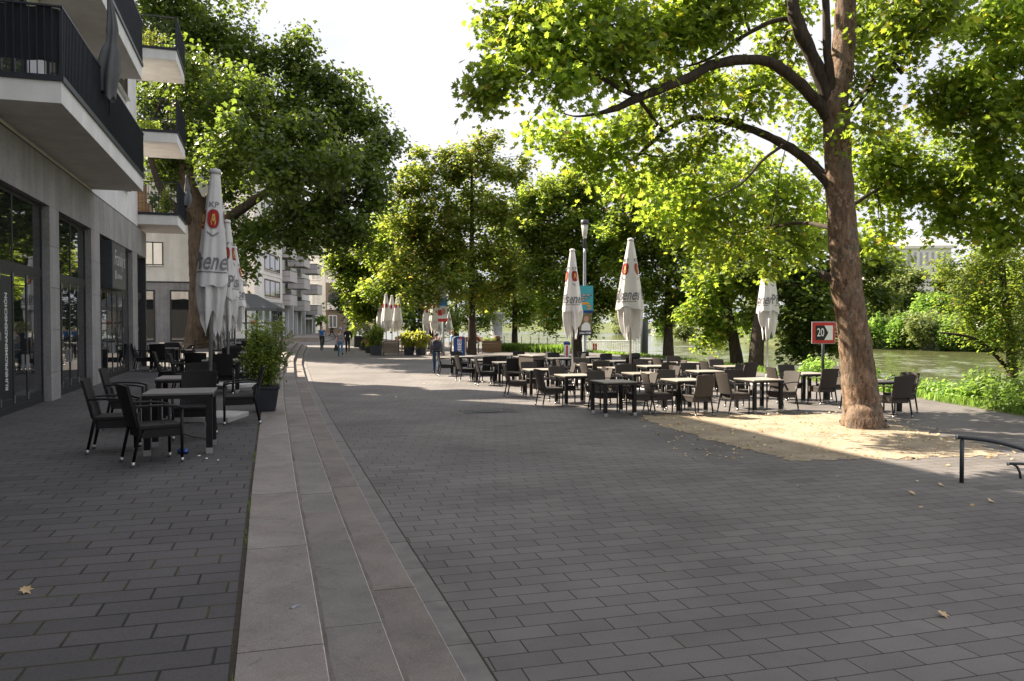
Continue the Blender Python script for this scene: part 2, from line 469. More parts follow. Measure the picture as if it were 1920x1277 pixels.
def cloth(name, c):
    t = NT(name); v = t.coord('Object')
    f = t.ramp(t.noise(v, 2.5, 6, .65), [(.3, .84), (.7, 1.05)])
    t.setc(t.mix(1.0, c, f, 'MULTIPLY')); t.p(Roughness=.85); t.b.inputs['Specular IOR Level'].default_value = .2
    t.bump(t.noise(v, 16, 5, .6), .3, .012)
    tr = t.node('ShaderNodeBsdfTranslucent'); tr.inputs['Color'].default_value = (c[0], c[1], c[2], 1)
    mx = t.node('ShaderNodeMixShader'); mx.inputs[0].default_value = .18
    t.link(t.b.outputs[0], mx.inputs[1]); t.link(tr.outputs[0], mx.inputs[2]); t.link(mx.outputs[0], t.out.inputs['Surface'])
    return t.mat
M['canvas'] = cloth('white_parasol_canvas', (.74, .73, .72))
M['canvas_grey'] = cloth('grey_parasol_canvas', (.15, .155, .165))
M['red'] = simple('print_red', (.30, .012, .012), .8, var=.1)
M['gold'] = simple('print_gold', (.55, .33, .08), .7, var=.1)
M['print'] = simple('print_grey', (.17, .17, .185), .8, var=.1)
M['lightgrey'] = simple('print_light_grey', (.42, .42, .43), .8, var=.1)
M['letter'] = simple('silver_lettering', (.62, .62, .62), .5, .0, var=.05)
M['black'] = simple('black_paint', (.008, .008, .008), .5, var=.1)
M['signwhite'] = simple('sign_white', (.74, .74, .72), .5, var=.06)
M['signred'] = simple('sign_red', (.50, .03, .025), .5, var=.08)
M['turq'] = simple('poster_turquoise', (.05, .33, .38), .5, var=.08)
M['orange'] = simple('poster_orange', (.72, .30, .03), .5, var=.08)
M['blue'] = simple('banner_blue', (.012, .04, .18), .45, var=.15)
M['skin'] = simple('skin', (.50, .28, .19), .55, var=.1)
M['terracotta'] = simple('brown_clay', (.22, .12, .075), .8, var=.25)
M['plastic'] = simple('dark_grey_plastic_pot', (.022, .024, .030), .5, var=.2, bump=.1)
M['soil'] = simple('potting_soil', (.03, .022, .015), .95, var=.4, scale=20)
M['bark'] = bark_mat('plane_bark', (.034, .022, .015), (.25, .165, .108), 1.0, patch=(.36, .25, .175))
M['bark_dark'] = bark_mat('dark_bark', (.022, .018, .014), (.085, .065, .048), 1.0)
M['bark_old'] = bark_mat('old_bark', (.030, .022, .015), (.14, .102, .068), .5)
M['leaf_maple'] = leaf_mat('maple_leaf', (.036, .068, .010), (.068, .112, .014), (.120, .165, .020), (.47, .57, .06), .53, (.24, .17, .02))
M['leaf_oak'] = leaf_mat('broad_dark_leaf', (.017, .034, .008), (.028, .053, .010), (.055, .078, .014), (.30, .38, .04), .42)
M['leaf_mid'] = leaf_mat('linden_leaf', (.032, .064, .012), (.060, .102, .018), (.105, .132, .024), (.50, .62, .06), .52, (.20, .12, .03))
M['leaf_yel'] = leaf_mat('yellowing_leaf', (.040, .072, .013), (.075, .115, .020), (.13, .145, .026), (.48, .52, .07), .45, (.30, .16, .05))
M['leaf_far'] = leaf_mat('far_bank_leaf', (.05, .075, .028), (.085, .115, .038), (.14, .15, .055), (.30, .38, .10), .35)
M['leaf_blue'] = leaf_mat('bluish_conifer_leaf', (.03, .055, .04), (.05, .085, .06), (.08, .11, .08), (.12, .2, .12), .25)
M['leaf_bush'] = leaf_mat('bank_bush_leaf', (.045, .090, .018), (.085, .150, .030), (.14, .20, .045), (.32, .50, .07), .40)
M['leaf_pot'] = leaf_mat('glossy_shrub_leaf', (.045, .075, .014), (.085, .13, .025), (.15, .18, .03), (.35, .45, .05), .35, rough=.35)
M['leaf_bamboo'] = leaf_mat('bamboo_leaf', (.085, .105, .02), (.15, .165, .03), (.24, .225, .045), (.36, .40, .07), .38)
M['leaf_olive'] = leaf_mat('olive_leaf', (.09, .10, .07), (.15, .16, .11), (.22, .22, .16), (.2, .25, .12), .25)
M['dryleaf'] = leaf_mat('fallen_leaf', (.18, .11, .05), (.34, .25, .13), (.52, .43, .27), (.4, .25, .08), .15)
# ------------------------------------------------------------------ setting
def sheet(name, poly, z, mat, label=None):
    m = MB(); n = len(poly)
    ar = sum(poly[i][0] * poly[(i + 1) % n][1] - poly[(i + 1) % n][0] * poly[i][1] for i in range(n))
    if ar < 0: poly = poly[::-1]
    m.add([(p[0], p[1], z) for p in poly], [tuple(range(n))])
    o = m.build(name, mat); o['kind'] = 'structure'
    bm = bmesh.new(); bm.from_mesh(o.data); bmesh.ops.triangulate(bm, faces=bm.faces[:]); bm.to_mesh(o.data); bm.free()
    return o

# line of the outer edge of the lowest tread (measured), from behind the camera to the end of the steps
FOOT = [(-8, 3.44), (-4, 2.23), (0, 1.02), (4.22, -.25), (5.86, -.75), (7.73, -1.33), (12.84, -2.87), (17.1, -4.15), (25.6, -6.62), (37.8, -10.0), (50, -13.1), (63, -16.3), (67, -17.2)]
def foot_x(Y):
    for (a, b), (c, d) in zip(FOOT, FOOT[1:]):
        if Y <= c: return b + (d - b) * (Y - a) / (c - a)
    return FOOT[-1][1] + (Y - FOOT[-1][0]) * -.22
def foot(Y, off=0.0):
    """point of the foot line at Y, pushed off metres to the building side"""
    e = .5; s = (foot_x(Y + e) - foot_x(Y - e)) / (2 * e)
    n = Vector((-1, s)); n.normalize()
    return Vector((foot_x(Y) + n.x * off, Y + n.y * off))

W1, W2, W3 = .37, .37, .41
SEND = 66.0
def band(o0, o1, ztop, zbot, length, phase, gap=.004, nos=True):
    m = MB(); Y = -7.0 + phase
    while Y < SEND:
        Y1 = min(Y + length * .957, SEND)
        ys = [Y + gap + (Y1 - Y - 2 * gap) * k / 3 for k in range(4)]
        jz = rnd.uniform(-.002, .002)
        vs = []
        for y in ys:
            a = foot(y, o0); b = foot(y, o1)
            # small chamfer on the walking edge
            c = foot(y, o0 + .006)
            vs += [(a.x, a.y, zbot), (a.x, a.y, ztop - .006 + jz), (c.x, c.y, ztop + jz), (b.x, b.y, ztop + jz), (b.x, b.y, zbot)]
        fs = []; mi = []
        for k in range(3):
            for q in range(5):
                q2 = (q + 1) % 5
                fs.append((k * 5 + q, k * 5 + q2, (k + 1) * 5 + q2, (k + 1) * 5 + q)); mi.append(1 if q == 1 else 0)
        fs.append((4, 3, 2, 1, 0)); fs.append((15, 16, 17, 18, 19))
        fs = [f[::-1] for f in fs]
        m.add(vs, fs); m.m[-len(fs):] = (mi + [0, 0]) if nos else [0] * len(fs)
        Y = Y1
    return m
for k_, (o0, o1, zt, zb, ph) in enumerate(((0, W1 + .03, .15, -.3, .3), (W1, W1 + W2 + .03, .30, -.3, 1.1), (W1 + W2, W1 + W2 + W3, .45, -.3, 0.53))):
    b = band(o0, o1, zt, zb, 1.85, ph)
    tag(b.build('steps', [M[('tread3', 'tread2', 'slab')[k_]], M['nosing']]), kind='structure')
jm = MB()
for k in range(0, 146):
    ya, yb = -7 + k * .5, -7 + (k + 1) * .5
    p_ = [foot(ya, .0), foot(yb, .0), foot(yb, -.248), foot(ya, -.248)]
    jm.add([(q.x, q.y, .003) for q in p_], [(3, 2, 1, 0)])
tag(jm.build('kerb_joint', M['soil']), kind='structure')
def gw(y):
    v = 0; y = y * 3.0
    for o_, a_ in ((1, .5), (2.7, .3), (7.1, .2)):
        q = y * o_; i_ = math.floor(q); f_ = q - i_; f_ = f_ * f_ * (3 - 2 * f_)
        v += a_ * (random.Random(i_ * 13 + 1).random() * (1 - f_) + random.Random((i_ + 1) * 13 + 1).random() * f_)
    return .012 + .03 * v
gm = MB()                      # corner shade and some dirt, painted as dark strips on each tread
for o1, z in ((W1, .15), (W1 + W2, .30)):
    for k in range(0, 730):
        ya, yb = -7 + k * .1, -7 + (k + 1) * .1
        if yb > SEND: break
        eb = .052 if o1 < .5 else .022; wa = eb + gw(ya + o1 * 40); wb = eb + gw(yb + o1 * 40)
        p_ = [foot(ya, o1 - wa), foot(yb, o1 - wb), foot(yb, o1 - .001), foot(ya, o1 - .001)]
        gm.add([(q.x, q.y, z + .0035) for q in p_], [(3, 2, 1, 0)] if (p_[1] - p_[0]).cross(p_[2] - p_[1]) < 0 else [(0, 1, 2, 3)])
tag(gm.build('step_grime_shade', M['grime_shade']), kind='structure')
kb = band(-.235, -.010, .007, -.3, .82, .2, .004, False)
tag(kb.build('kerb_strip', M['kerb']), kind='structure')

# joint of soil and weeds between slab and terrace
BANK = [(11.9, -8), (11.6, 8), (11.3, 14), (11.2, 17.5), (10.95, 22.7), (10.6, 28), (10, 34), (9.3, 40), (8, 47), (5, 56), (0, 66), (-8, 82), (-20, 105), (-34, 128), (-60, 160)]
poly = [(foot_x(y) + .001, y) for y in (-8, -4, 0, 4, 6, 8, 12, 16, 20, 26, 32, 38, 44, 50, 56, 62, 66)]
poly += [(-24, 66.2), (-60, 66.2), (-90, 160)] + BANK[::-1]
sheet('promenade', poly, 0.0, M['prom'])
eo = W1 + W2 + W3 + .03
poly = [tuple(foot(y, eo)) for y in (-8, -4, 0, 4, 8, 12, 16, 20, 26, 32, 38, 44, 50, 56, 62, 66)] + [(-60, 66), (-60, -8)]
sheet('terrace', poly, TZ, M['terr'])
w = MB()
w.hexa([(-60, 65.6, -.3), foot(65.9, eo).to_3d() + Vector((0, -.3, -.3)), foot(66, eo).to_3d() + Vector((0, 0, -.3)), (-60, 66, -.3)],
       [(-60, 65.6, .446), foot(65.9, eo).to_3d() + Vector((0, -.3, .446)), foot(66, eo).to_3d() + Vector((0, 0, .446)), (-60, 66, .446)])
w.hexa([(-60, 66, -.3), (foot_x(66) - .78, 66, -.3), (foot_x(66) - .78, 66.4, -.3), (-60, 66.4, -.3)], [(-60, 66, .30), (foot_x(66) - .78, 66, .30), (foot_x(66) - .78, 66.4, .30), (-60, 66.4, .30)])
w.hexa([(-60, 66.4, -.3), (foot_x(66) - .4, 66.4, -.3), (foot_x(66) - .4, 66.8, -.3), (-60, 66.8, -.3)], [(-60, 66.4, .15), (foot_x(66) - .4, 66.4, .15), (foot_x(66) - .4, 66.8, .15), (-60, 66.8, .15)])
tag(w.build('terrace_end_steps', M['slab']), kind='structure')
sm = MB(); 
for y in range(-7, 66):
    a, b, c, d = foot(y, eo - .04), foot(y + 1, eo - .04), foot(y + 1, eo + .03), foot(y, eo + .03)
    sm.add([(a.x, a.y, TZ - .008), (b.x, b.y, TZ - .008), (c.x, c.y, TZ - .008), (d.x, d.y, TZ - .008)], [(0, 1, 2, 3)])
tag(sm.build('soil_joint', M['soil']), kind='structure')

# second, farther platform with its steps
w = MB()
for k, z in enumerate((.45, .30, .15)):
    o = k * .38
    pl = [(-48, 86 - o), (-20.6 + o, 86 - o), (-26.8 + o, 120), (-48, 120)]
    w.prism(pl, -.3 if k == 0 else -.3 - .001 * k, z)
tag(w.build('far_platform', M['slab']), kind='structure')

# bank slope, river bed, river, far bank
def slope(line, prof, name, mat, kind='structure', jit=0):
    m = MB(); k = len(prof); n = len(line); rr = random.Random(3)
    vs = []
    for i, (x, y) in enumerate(line):
        a = line[max(i - 1, 0)]; b = line[min(i + 1, n - 1)]
        d = Vector((b[0] - a[0], b[1] - a[1])).normalized(); nrm = Vector((d.y, -d.x))
        for o, z in prof:
            j = rr.uniform(-jit, jit)
            vs.append((x + nrm.x * (o + j), y + nrm.y * (o + j), z + (j * .3 if 0 < o else 0)))
    fs = []
    for i in range(n - 1):
        for q in range(k - 1):
            fs.append((i * k + q, i * k + q + 1, (i + 1) * k + q + 1, (i + 1) * k + q))
    m.add(vs, fs, 0, True)
    o = m.build(name, mat); o['kind'] = kind; return o
def dens(line, n=6):
    out = []
    for (a, b), (c, d) in zip(line, line[1:]):
        for k in range(n): out.append((a + (c - a) * k / n, b + (d - b) * k / n))
    return out + [line[-1]]
slope(dens(BANK), [(-.02, -.004), (.05, .02), (1.2, .0), (2.6, -.8), (4.0, -1.5), (7, -2.6)], 'river_bank', M['bank'], jit=.12)
sheet('ground', [(-4000, -3000), (4000, -3000), (4000, 5000), (-4000, 5000)], -2.7, M['bank'])
WZ = -1.6
sheet('river', [(2, -60), (500, -60), (500, 60), (300, 700), (-500, 700), (-300, 200), (-62, 158), (-34, 126), (-19, 103), (-7, 80), (1, 64), (6, 54), (9, 45), (10.3, 34)], WZ, M['water'])
FARB = [(140, 20), (95, 62), (62, 98), (50.4, 109), (42, 130), (36, 156), (38, 195), (41, 235), (33, 290), (5, 335), (-60, 370)]
def farbank():
    line = dens(FARB, 4)
    return slope(line, [(-3, -2.65), (0, -1.65), (3, -.2), (9, .8), (30, 1.6), (140, 2.0), (800, 2.0)], 'far_bank', M['bank'])
farbank()

# trodden dirt round the maple
dp = [G(1198, 783), G(1236, 797), G(1300, 816), G(1380, 838), G(1440, 853), G(1492, 865), G(1600, 861), G(1700, 858), G(1800, 856), G(1890, 851),
      G(1860, 838), G(1790, 822), G(1720, 806), G(1660, 793), G(1620, 781), G(1540, 776), G(1460, 779), G(1380, 777), G(1300, 774), G(1240, 778)]
pts = []
for i, p in enumerate(dp):
    q = dp[(i + 1) % len(dp)]
    for k in range(8):
        t_ = k / 8; r_ = p.lerp(q, t_)
        a_ = .09 if i < 6 else .16
        pts.append((r_.x + rnd.uniform(-a_, a_), r_.y + rnd.uniform(-a_, a_)))
sheet('dirt_patch', pts, .006, M['dirt'])
from mathutils import noise as mnoise
# ------------------------------------------------------------------ foliage
_half = [(0, -.36), (.20, -.44), (.21, -.22), (.50, -.12), (.34, .07), (.46, .38), (.17, .24), (0, .62)]
def _tmpl_maple():
    vs = [(x, y, .22 * abs(x) - .10 * y * y) for x, y in _half]
    vs += [(-x, y, .22 * abs(x) - .10 * y * y) for x, y in _half[1:-1]]
    right = list(range(8)); left = [0] + [7] + [13 - k for k in range(6)]
    return vs, [right, left]
T_MAPLE = _tmpl_maple()
T_RHOMB = ([(0, -.5, 0), (.36, .02, .08), (0, .52, -.06), (-.36, .02, .08)], [[0, 1, 2], [0, 2, 3]])
T_LOBED = ([(0, -.4, 0), (.22, -.3, .04), (.46, .05, .09), (.2, .14, .03), (0, .56, -.06), (-.2, .14, .03), (-.46, .05, .09), (-.22, -.3, .04)], [[0, 1, 2, 3, 4], [0, 4, 5, 6, 7]])
T_OVAL = ([(0, -.5, 0), (.2, -.2, .04), (.22, .15, .05), (0, .52, -.05), (-.22, .15, .05), (-.2, -.2, .04)], [[0, 1, 2, 3], [0, 3, 4, 5]])
T_BLADE = ([(-.07, -.5, 0), (.07, -.5, 0), (.05, .1, .03), (0, .55, -.08), (-.05, .1, .03)], [[0, 1, 2, 3, 4]])

def leaf_object(name, C, N, size, tmpl, mat, parent, rs, yaw=None, dirs=None):
    n = len(C)
    tv = np.array(tmpl[0]); k = len(tv)
    N = N / np.linalg.norm(N, axis=1, keepdims=True)
    if dirs is None:
        A = rs.normal(size=(n, 3))
    else:
        A = dirs
    V = A - N * np.sum(A * N, axis=1, keepdims=True)
    V /= np.linalg.norm(V, axis=1, keepdims=True) + 1e-9
    U = np.cross(V, N)
    S = size[:, None, None]
    verts = C[:, None, :] + S * (tv[None, :, 0:1] * U[:, None, :] + tv[None, :, 1:2] * V[:, None, :] + tv[None, :, 2:3] * N[:, None, :])
    verts = verts.reshape(-1, 3)
    fl = [len(f) for f in tmpl[1]]
    idx = np.concatenate([np.array(f) for f in tmpl[1]])
    loops = (idx[None, :] + (np.arange(n) * k)[:, None]).reshape(-1)
    starts = np.concatenate([[0], np.cumsum(fl)[:-1]])
    tot = sum(fl)
    ls = (starts[None, :] + (np.arange(n) * tot)[:, None]).reshape(-1)
    me = bpy.data.meshes.new(name)
    me.vertices.add(len(verts)); me.vertices.foreach_set('co', verts.astype(np.float32).ravel())
    me.loops.add(len(loops)); me.loops.foreach_set('vertex_index', loops.astype(np.int32))
    me.polygons.add(len(ls)); me.polygons.foreach_set('loop_start', ls.astype(np.int32))
    me.update(calc_edges=True)
    me.materials.append(mat)
    o = bpy.data.objects.new(name, me); col.objects.link(o)
    if parent is not None: o.parent = parent
    return o

def bez(a, b, sag, n, rr, wob):
    """curved twig between two points, bowing upward by sag"""
    out = []
    L = (b - a).length
    for i in range(n + 1):
        t = i / n
        p = a.lerp(b, t) + Vector((0, 0, sag * L * 4 * t * (1 - t)))
        if 0 < i < n: p += Vector((rr.uniform(-1, 1), rr.uniform(-1, 1), rr.uniform(-1, 1))) * wob * L
        out.append(p)
    return out

def tree(label, cat, group, base, trunk, limbs, lobes, leaf, bark, tmpl=T_RHOMB, size=.2, per=40, rc=.5, seed=1,
         flat=.55, up=.8, tr=.05, nr=.62, name='tree', sides=10, min_attach=0.0, droop=.0, dens=1.0, bark2=None):
    rr = random.Random(seed); rs = np.random.RandomState(seed)
    root = empty(name, base); tag(root, label, cat, group)
    B = Vector(base)
    mb = MB()
    pts = [p - B for p, r in trunk]; rad = [r for p, r in trunk]
    # refine the trunk so that it can be knobbly
    def refine(pts, rad, k, wob):
        P2 = []; R2 = []
        for i in range(len(pts) - 1):
            p0 = pts[max(i - 1, 0)]; p1 = pts[i]; p2 = pts[i + 1]; p3 = pts[min(i + 2, len(pts) - 1)]
            for q in range(k):
                t = q / k
                c = .5 * ((2 * p1) + (p2 - p0) * t + (2 * p0 - 5 * p1 + 4 * p2 - p3) * t * t + (-p0 + 3 * p1 - 3 * p2 + p3) * t ** 3)
                if i + q: c = c + Vector((rr.uniform(-1, 1), rr.uniform(-1, 1), rr.uniform(-1, 1))) * wob * rad[i]
                P2.append(c); R2.append((rad[i] + (rad[i + 1] - rad[i]) * t) * (1 + (rr.uniform(-1, 1) * wob * .6 if i + q else 0)))
        P2.append(pts[-1]); R2.append(rad[-1]); return P2, R2
    tp, trd = refine(pts, rad, 8, .02)
    nt_ = max(sides, 16) if sides < 16 else 36
    o_ = len(mb.v); mb.tube(tp, trd, n=nt_)
    if sides >= 16:             # buttresses, hollows and burrs
        for i_, p_ in enumerate(tp):
            for k_ in range(nt_):
                q = Vector(mb.v[o_ + i_ * nt_ + k_]); d_ = q - p_; a_ = math.atan2(d_.y, d_.x)
                low = max(0, 1 - max(0, p_.z) / .9)
                f_ = 1 + .055 * mnoise.noise(q * 2.6) + .03 * mnoise.noise(q * 7) + low * low * (.09 * math.cos(5 * a_ + 1) + .08 * math.cos(3 * a_) + .12 * mnoise.noise(Vector((math.cos(a_) * 2, math.sin(a_) * 2, 3.3))))
                mb.v[o_ + i_ * nt_ + k_] = tuple(p_ + d_ * f_)
    tb = mb
    if bark2: mb = MB()
    att = []
    hmin = min_attach
    for p, r in zip(tp, trd):
        if p.z > hmin: att.append((p, r))
    for lm in limbs:
        lp, lr = refine([p - B for p, r in lm], [r for p, r in lm], 4, .13)
        mb.tube(lp, lr, n=8)
        att += [(p, r) for p, r in list(zip(lp, lr))[1:]]
    cents = []
    AP = np.array([tuple(p) for p, r in att]); AR = np.array([r for p, r in att])
    for c, rad3, n in lobes:
        c = c - B
        d = np.linalg.norm(AP - np.array(c), axis=1) + np.maximum(0, AP[:, 2] - c.z) * .8
        j = int(np.argmin(d)); a = att[j][0]
        L = (c - a).length
        br = min(max(.012, tr * (.35 + .12 * L)), att[j][1] * .75)
        if L > .25:
            bp = bez(a, c, .06 - droop, 5, rr, .045)
            mb.tube(bp, [br * (1 - .75 * i / 5) for i in range(6)], n=5)
        else: bp = [a, c]
        n = max(1, int(n * dens))
        for _ in range(n):
            while True:
                v = Vector((rr.gauss(0, 1), rr.gauss(0, 1), rr.gauss(0, 1)))
                if v.length > .05: break
            v.normalize()
            v *= rr.random() ** .42
            q = c + Vector((v.x * rad3[0], v.y * rad3[1], v.z * rad3[2]))
            cents.append(q)
            s = bp[rr.randrange(len(bp) // 2, len(bp))]
            if (q - s).length > .15:
                w = bez(s, q, .05 - droop, 3, rr, .06)
                mb.tube(w, [br * .38, br * .3, br * .2, br * .1], n=3, cap=False)
    tb.build('trunk', bark, root)
    if bark2: mb.build('branches', bark2, root)  # backlit darkness of the limbs put into a darker bark colour
    K = len(cents)
    CC = np.array([tuple(c) for c in cents])
    npc = rs.poisson(per, K)
    rep = np.repeat(np.arange(K), npc); n = len(rep)
    cr = rs.uniform(.65, 1.35, K) * rc
    rad_ = np.sqrt(rs.uniform(0, 1, n)) * cr[rep]
    th = rs.uniform(0, 2 * PI, n)
    tilt = rs.normal(0, .35, (K, 2))
    ox = np.cos(th) * rad_; oy = np.sin(th) * rad_
    oz = rs.normal(0, flat * rc * .6, n) + ox * tilt[rep, 0] + oy * tilt[rep, 1] - (rad_ / rc) ** 2 * rc * .22
    C = CC[rep] + np.stack([ox, oy, oz], 1)
    N = rs.normal(0, nr, (n, 3)); N[:, 2] = np.abs(N[:, 2]) * .6 + up
    N[:, 0] += ox / rc * .4; N[:, 1] += oy / rc * .4
    D = np.stack([ox, oy, -.5 * rc - 0 * ox], 1) + rs.normal(0, .35 * rc, (n, 3))
    sz = size * rs.uniform(.6, 1.25, n)
    leaf_object('crown', C, N, sz, tmpl, leaf, root, rs, dirs=D)
    return root

# ------------------------------------------------------------------ the maple on the dirt patch
def pd(x, y, D, r): return (P(x, y, D), r)
D0 = 15.7
base = G(1618, 801); base.z = -.02
trunk = [(base + Vector((0, 0, -.08)), .46), (base + Vector((-.01, 0, .12)), .395), pd(1615, 760, D0, .355), pd(1609, 700, D0, .325), pd(1600, 620, D0, .30), pd(1588, 540, D0, .285),
         pd(1581, 450, D0, .272), pd(1573, 340, D0, .262), pd(1569, 250, D0, .255), pd(1566, 190, D0, .25), pd(1578, 130, D0 + .1, .225), pd(1584, 50, D0 + .2, .21), pd(1588, -80, D0 + .2, .17), pd(1600, -260, D0 + .3, .09), pd(1610, -420, D0, .03)]
limbs = [
    [pd(1565, 235, D0, .15), pd(1540, 200, D0 - .1, .125), pd(1488, 148, D0 - .4, .105), pd(1445, 118, D0 - .6, .10), pd(1403, 112, D0 - .8, .095), pd(1340, 120, D0 - 1.0, .09), pd(1286, 148, D0 - 1.2, .085), pd(1209, 178, D0 - 1.4, .08), pd(1156, 203, D0 - 1.5, .055), pd(1115, 214, D0 - 1.6, .03), pd(1075, 218, D0 - 1.6, .014), pd(1040, 205, D0 - 1.6, .006)],
    [pd(1200, 182, D0 - 1.4, .055), pd(1160, 165, D0 - 1.5, .045), pd(1120, 142, D0 - 1.6, .038), pd(1089, 142, D0 - 1.6, .03), pd(1040, 130, D0 - 1.7, .022), pd(970, 150, D0 - 1.7, .012), pd(905, 185, D0 - 1.8, .006)],
    [pd(1185, 172, D0 - 1.4, .04), pd(1150, 120, D0 - 1.2, .032), pd(1105, 70, D0 - 1.0, .026), pd(1050, 30, D0 - .8, .015), pd(980, 10, D0 - .8, .008)],
    [pd(1563, 350, D0, .14), pd(1548, 335, D0 + .05, .12), pd(1515, 301, D0 + .3, .10), pd(1471, 271, D0 + .5, .092), pd(1425, 250, D0 + .7, .085), pd(1378, 232, D0 + .9, .08), pd(1330, 222, D0 + 1.0, .074), pd(1286, 222, D0 + 1.1, .066), pd(1255, 240, D0 + 1.2, .058), pd(1228, 262, D0 + 1.2, .048), pd(1190, 296, D0 + 1.3, .034), pd(1172, 305, D0 + 1.3, .026)],
    [pd(1200, 188, D0 - 1.3, .04), pd(1215, 208, D0 - .5, .036), pd(1232, 232, D0 + .4, .034), pd(1243, 246, D0 + 1.1, .04)],
    [pd(1190, 290, D0 + 1.3, .026), pd(1120, 285, D0 + 1.1, .02), pd(1060, 265, D0 + 1, .013), pd(1005, 250, D0 + .9, .006)],
    [pd(1562, 215, D0, .16), pd(1537, 137, D0 - .1, .14), pd(1515, 90, D0 - .15, .135), pd(1497, 50, D0 - .2, .13), pd(1486, 0, D0 - .2, .12), pd(1478, -110, D0, .07), pd(1450, -250, D0, .03)],
    [pd(1566, 200, D0, .14), pd(1553, 120, D0 - .2, .085), pd(1549, 40, D0 - .3, .08), pd(1545, -80, D0 - .4, .06), pd(1540, -220, D0 - .5, .03)],
    [pd(1575, 240, D0, .10), pd(1596, 205, D0 - .1, .072), pd(1625, 168, D0 - .4, .062), pd(1657, 121, D0 - .7, .054), pd(1675, 120, D0 - .8, .046), pd(1692, 138, D0 - .9, .036)],
    [pd(1652, 128, D0 - .7, .032), pd(1650, 82, D0 - .8, .026), pd(1672, 62, D0 - .9, .02), pd(1723, 49, D0 - 1, .014), pd(1790, 40, D0 - 1, .006)],
    [pd(1644, 140, D0 - .6, .024), pd(1630, 190, D0 - .8, .016), pd(1628, 235, D0 - .9, .012)],
    [pd(1500, 55, D0 + .3, .06), pd(1470, 35, D0, .05), pd(1406, 60, D0 - .3, .042), pd(1351, 98, D0 - .5, .034), pd(1310, 118, D0 - .6, .022), pd(1270, 128, D0 - .7, .01)],
    [pd(1572, 432, D0, .07), pd(1545, 424, D0 + .8, .05), pd(1499, 418, D0 + 2.2, .04), pd(1444, 427, D0 + 3.2, .03), pd(1380, 440, D0 + 3.6, .015)],
    [pd(1470, 271, D0 + .5, .04), pd(1430, 300, D0 - .3, .03), pd(1390, 345, D0 - 1.0, .022), pd(1330, 375, D0 - 1.6, .012)],
    [pd(1575, 400, D0 + .1, .06), pd(1620, 370, D0 + 1.2, .04), pd(1665, 345, D0 + 2.0, .02)],
    [pd(1553, 520, D0 - .05, .09), pd(1544, 516, D0 - .12, .075), pd(1540, 514, D0 - .16, .07)],
]
def lb(x, y, D, r, n, rz=None, ry=None):
    s = D / FOC
    return (P(x, y, D), (r * s, (ry or r) * s, (rz or r * .7) * s), n)
lobes = [
    # left end of the long limb
    lb(905, 175, 14.0, 30, 9), lb(945, 140, 13.8, 42, 16), lb(1000, 100, 13.9, 52, 20), lb(960, 65, 14.4, 42, 14), lb(925, 45, 14.6, 28, 7), lb(1000, 30, 14.8, 60, 24),
    lb(1060, 160, 13.6, 42, 13), lb(1040, 60, 14.2, 60, 26), lb(1090, 95, 14.0, 55, 22), lb(1130, 45, 14.5, 65, 28), lb(1120, -40, 14.5, 80, 28), lb(1000, -50, 14.8, 70, 20),
    lb(1180, 110, 14.2, 50, 20), lb(1220, 50, 14.6, 65, 28), lb(1290, 60, 14.9, 60, 26), lb(1270, -30, 15, 80, 30), lb(1360, 30, 15, 60, 26), lb(1380, -50, 15, 80, 30),
    lb(1330, 160, 15.4, 50, 15), lb(1250, 190, 15.2, 42, 12), lb(1420, 150, 16.2, 48, 15), lb(1460, 90, 17, 45, 12), lb(1460, 10, 17.2, 60, 20), lb(1370, 190, 16.2, 45, 13),
    # lower left limb
    lb(1030, 248, 16.4, 34, 10, 20), lb(1085, 265, 16.6, 45, 16, 28), lb(1130, 300, 16.8, 42, 12, 30), lb(1150, 250, 16.6, 42, 13), lb(1200, 225, 16.8, 45, 13), lb(1085, 310, 16.8, 22, 5),
    lb(1180, 340, 17, 35, 7), lb(1310, 262, 17, 50, 14), lb(1255, 300, 17, 45, 14), 
    # hanging skirt under the lower limb
    lb(1330, 330, 18.7, 65, 28), lb(1280, 380, 18.4, 55, 22), lb(1390, 320, 20.0, 60, 24), lb(1360, 400, 18.7, 65, 30), lb(1300, 435, 18.4, 40, 13), lb(1430, 390, 20.0, 60, 24), lb(1400, 460, 19.4, 55, 20),
    lb(1470, 340, 20.2, 55, 22), lb(1490, 440, 20.2, 50, 20), lb(1450, 490, 19.6, 36, 9), lb(1350, 475, 18.6, 28, 6), lb(1530, 400, 20.7, 45, 16), lb(1230, 400, 18.8, 30, 7), lb(1520, 250, 20.4, 45, 12), lb(1495, 200, 20.2, 40, 10), lb(1240, 350, 19.0, 30, 8),
    lb(1500, 150, 20.4, 40, 8), lb(1515, 480, 19.8, 30, 7),
    # right side
    lb(1630, 70, 17.0, 55, 20), lb(1680, 40, 14.8, 55, 22), lb(1740, 30, 14.7, 48, 16), lb(1790, 22, 14.7, 30, 7), lb(1650, -20, 17.2, 75, 22), lb(1740, -40, 14.8, 70, 20), lb(1690, 95, 14.7, 35, 9), lb(1650, 190, 14.9, 32, 8), lb(1625, 235, 14.8, 30, 7), lb(1610, 150, 16.5, 35, 8),
    lb(1650, 270, 17.4, 40, 14), lb(1690, 300, 17.6, 48, 18), lb(1640, 340, 17.6, 50, 18), lb(1690, 370, 17.8, 42, 14), lb(1650, 420, 17.8, 40, 11), lb(1620, 300, 17.6, 40, 10), lb(1660, 460, 18, 26, 5),
    # crown above the picture
    lb(1480, -170, 16.5, 130, 22), lb(1600, -200, 16.5, 130, 22), lb(1300, -150, 15, 120, 14), lb(1540, -330, 15.5, 150, 30), lb(1720, -160, 15, 100, 16),
]
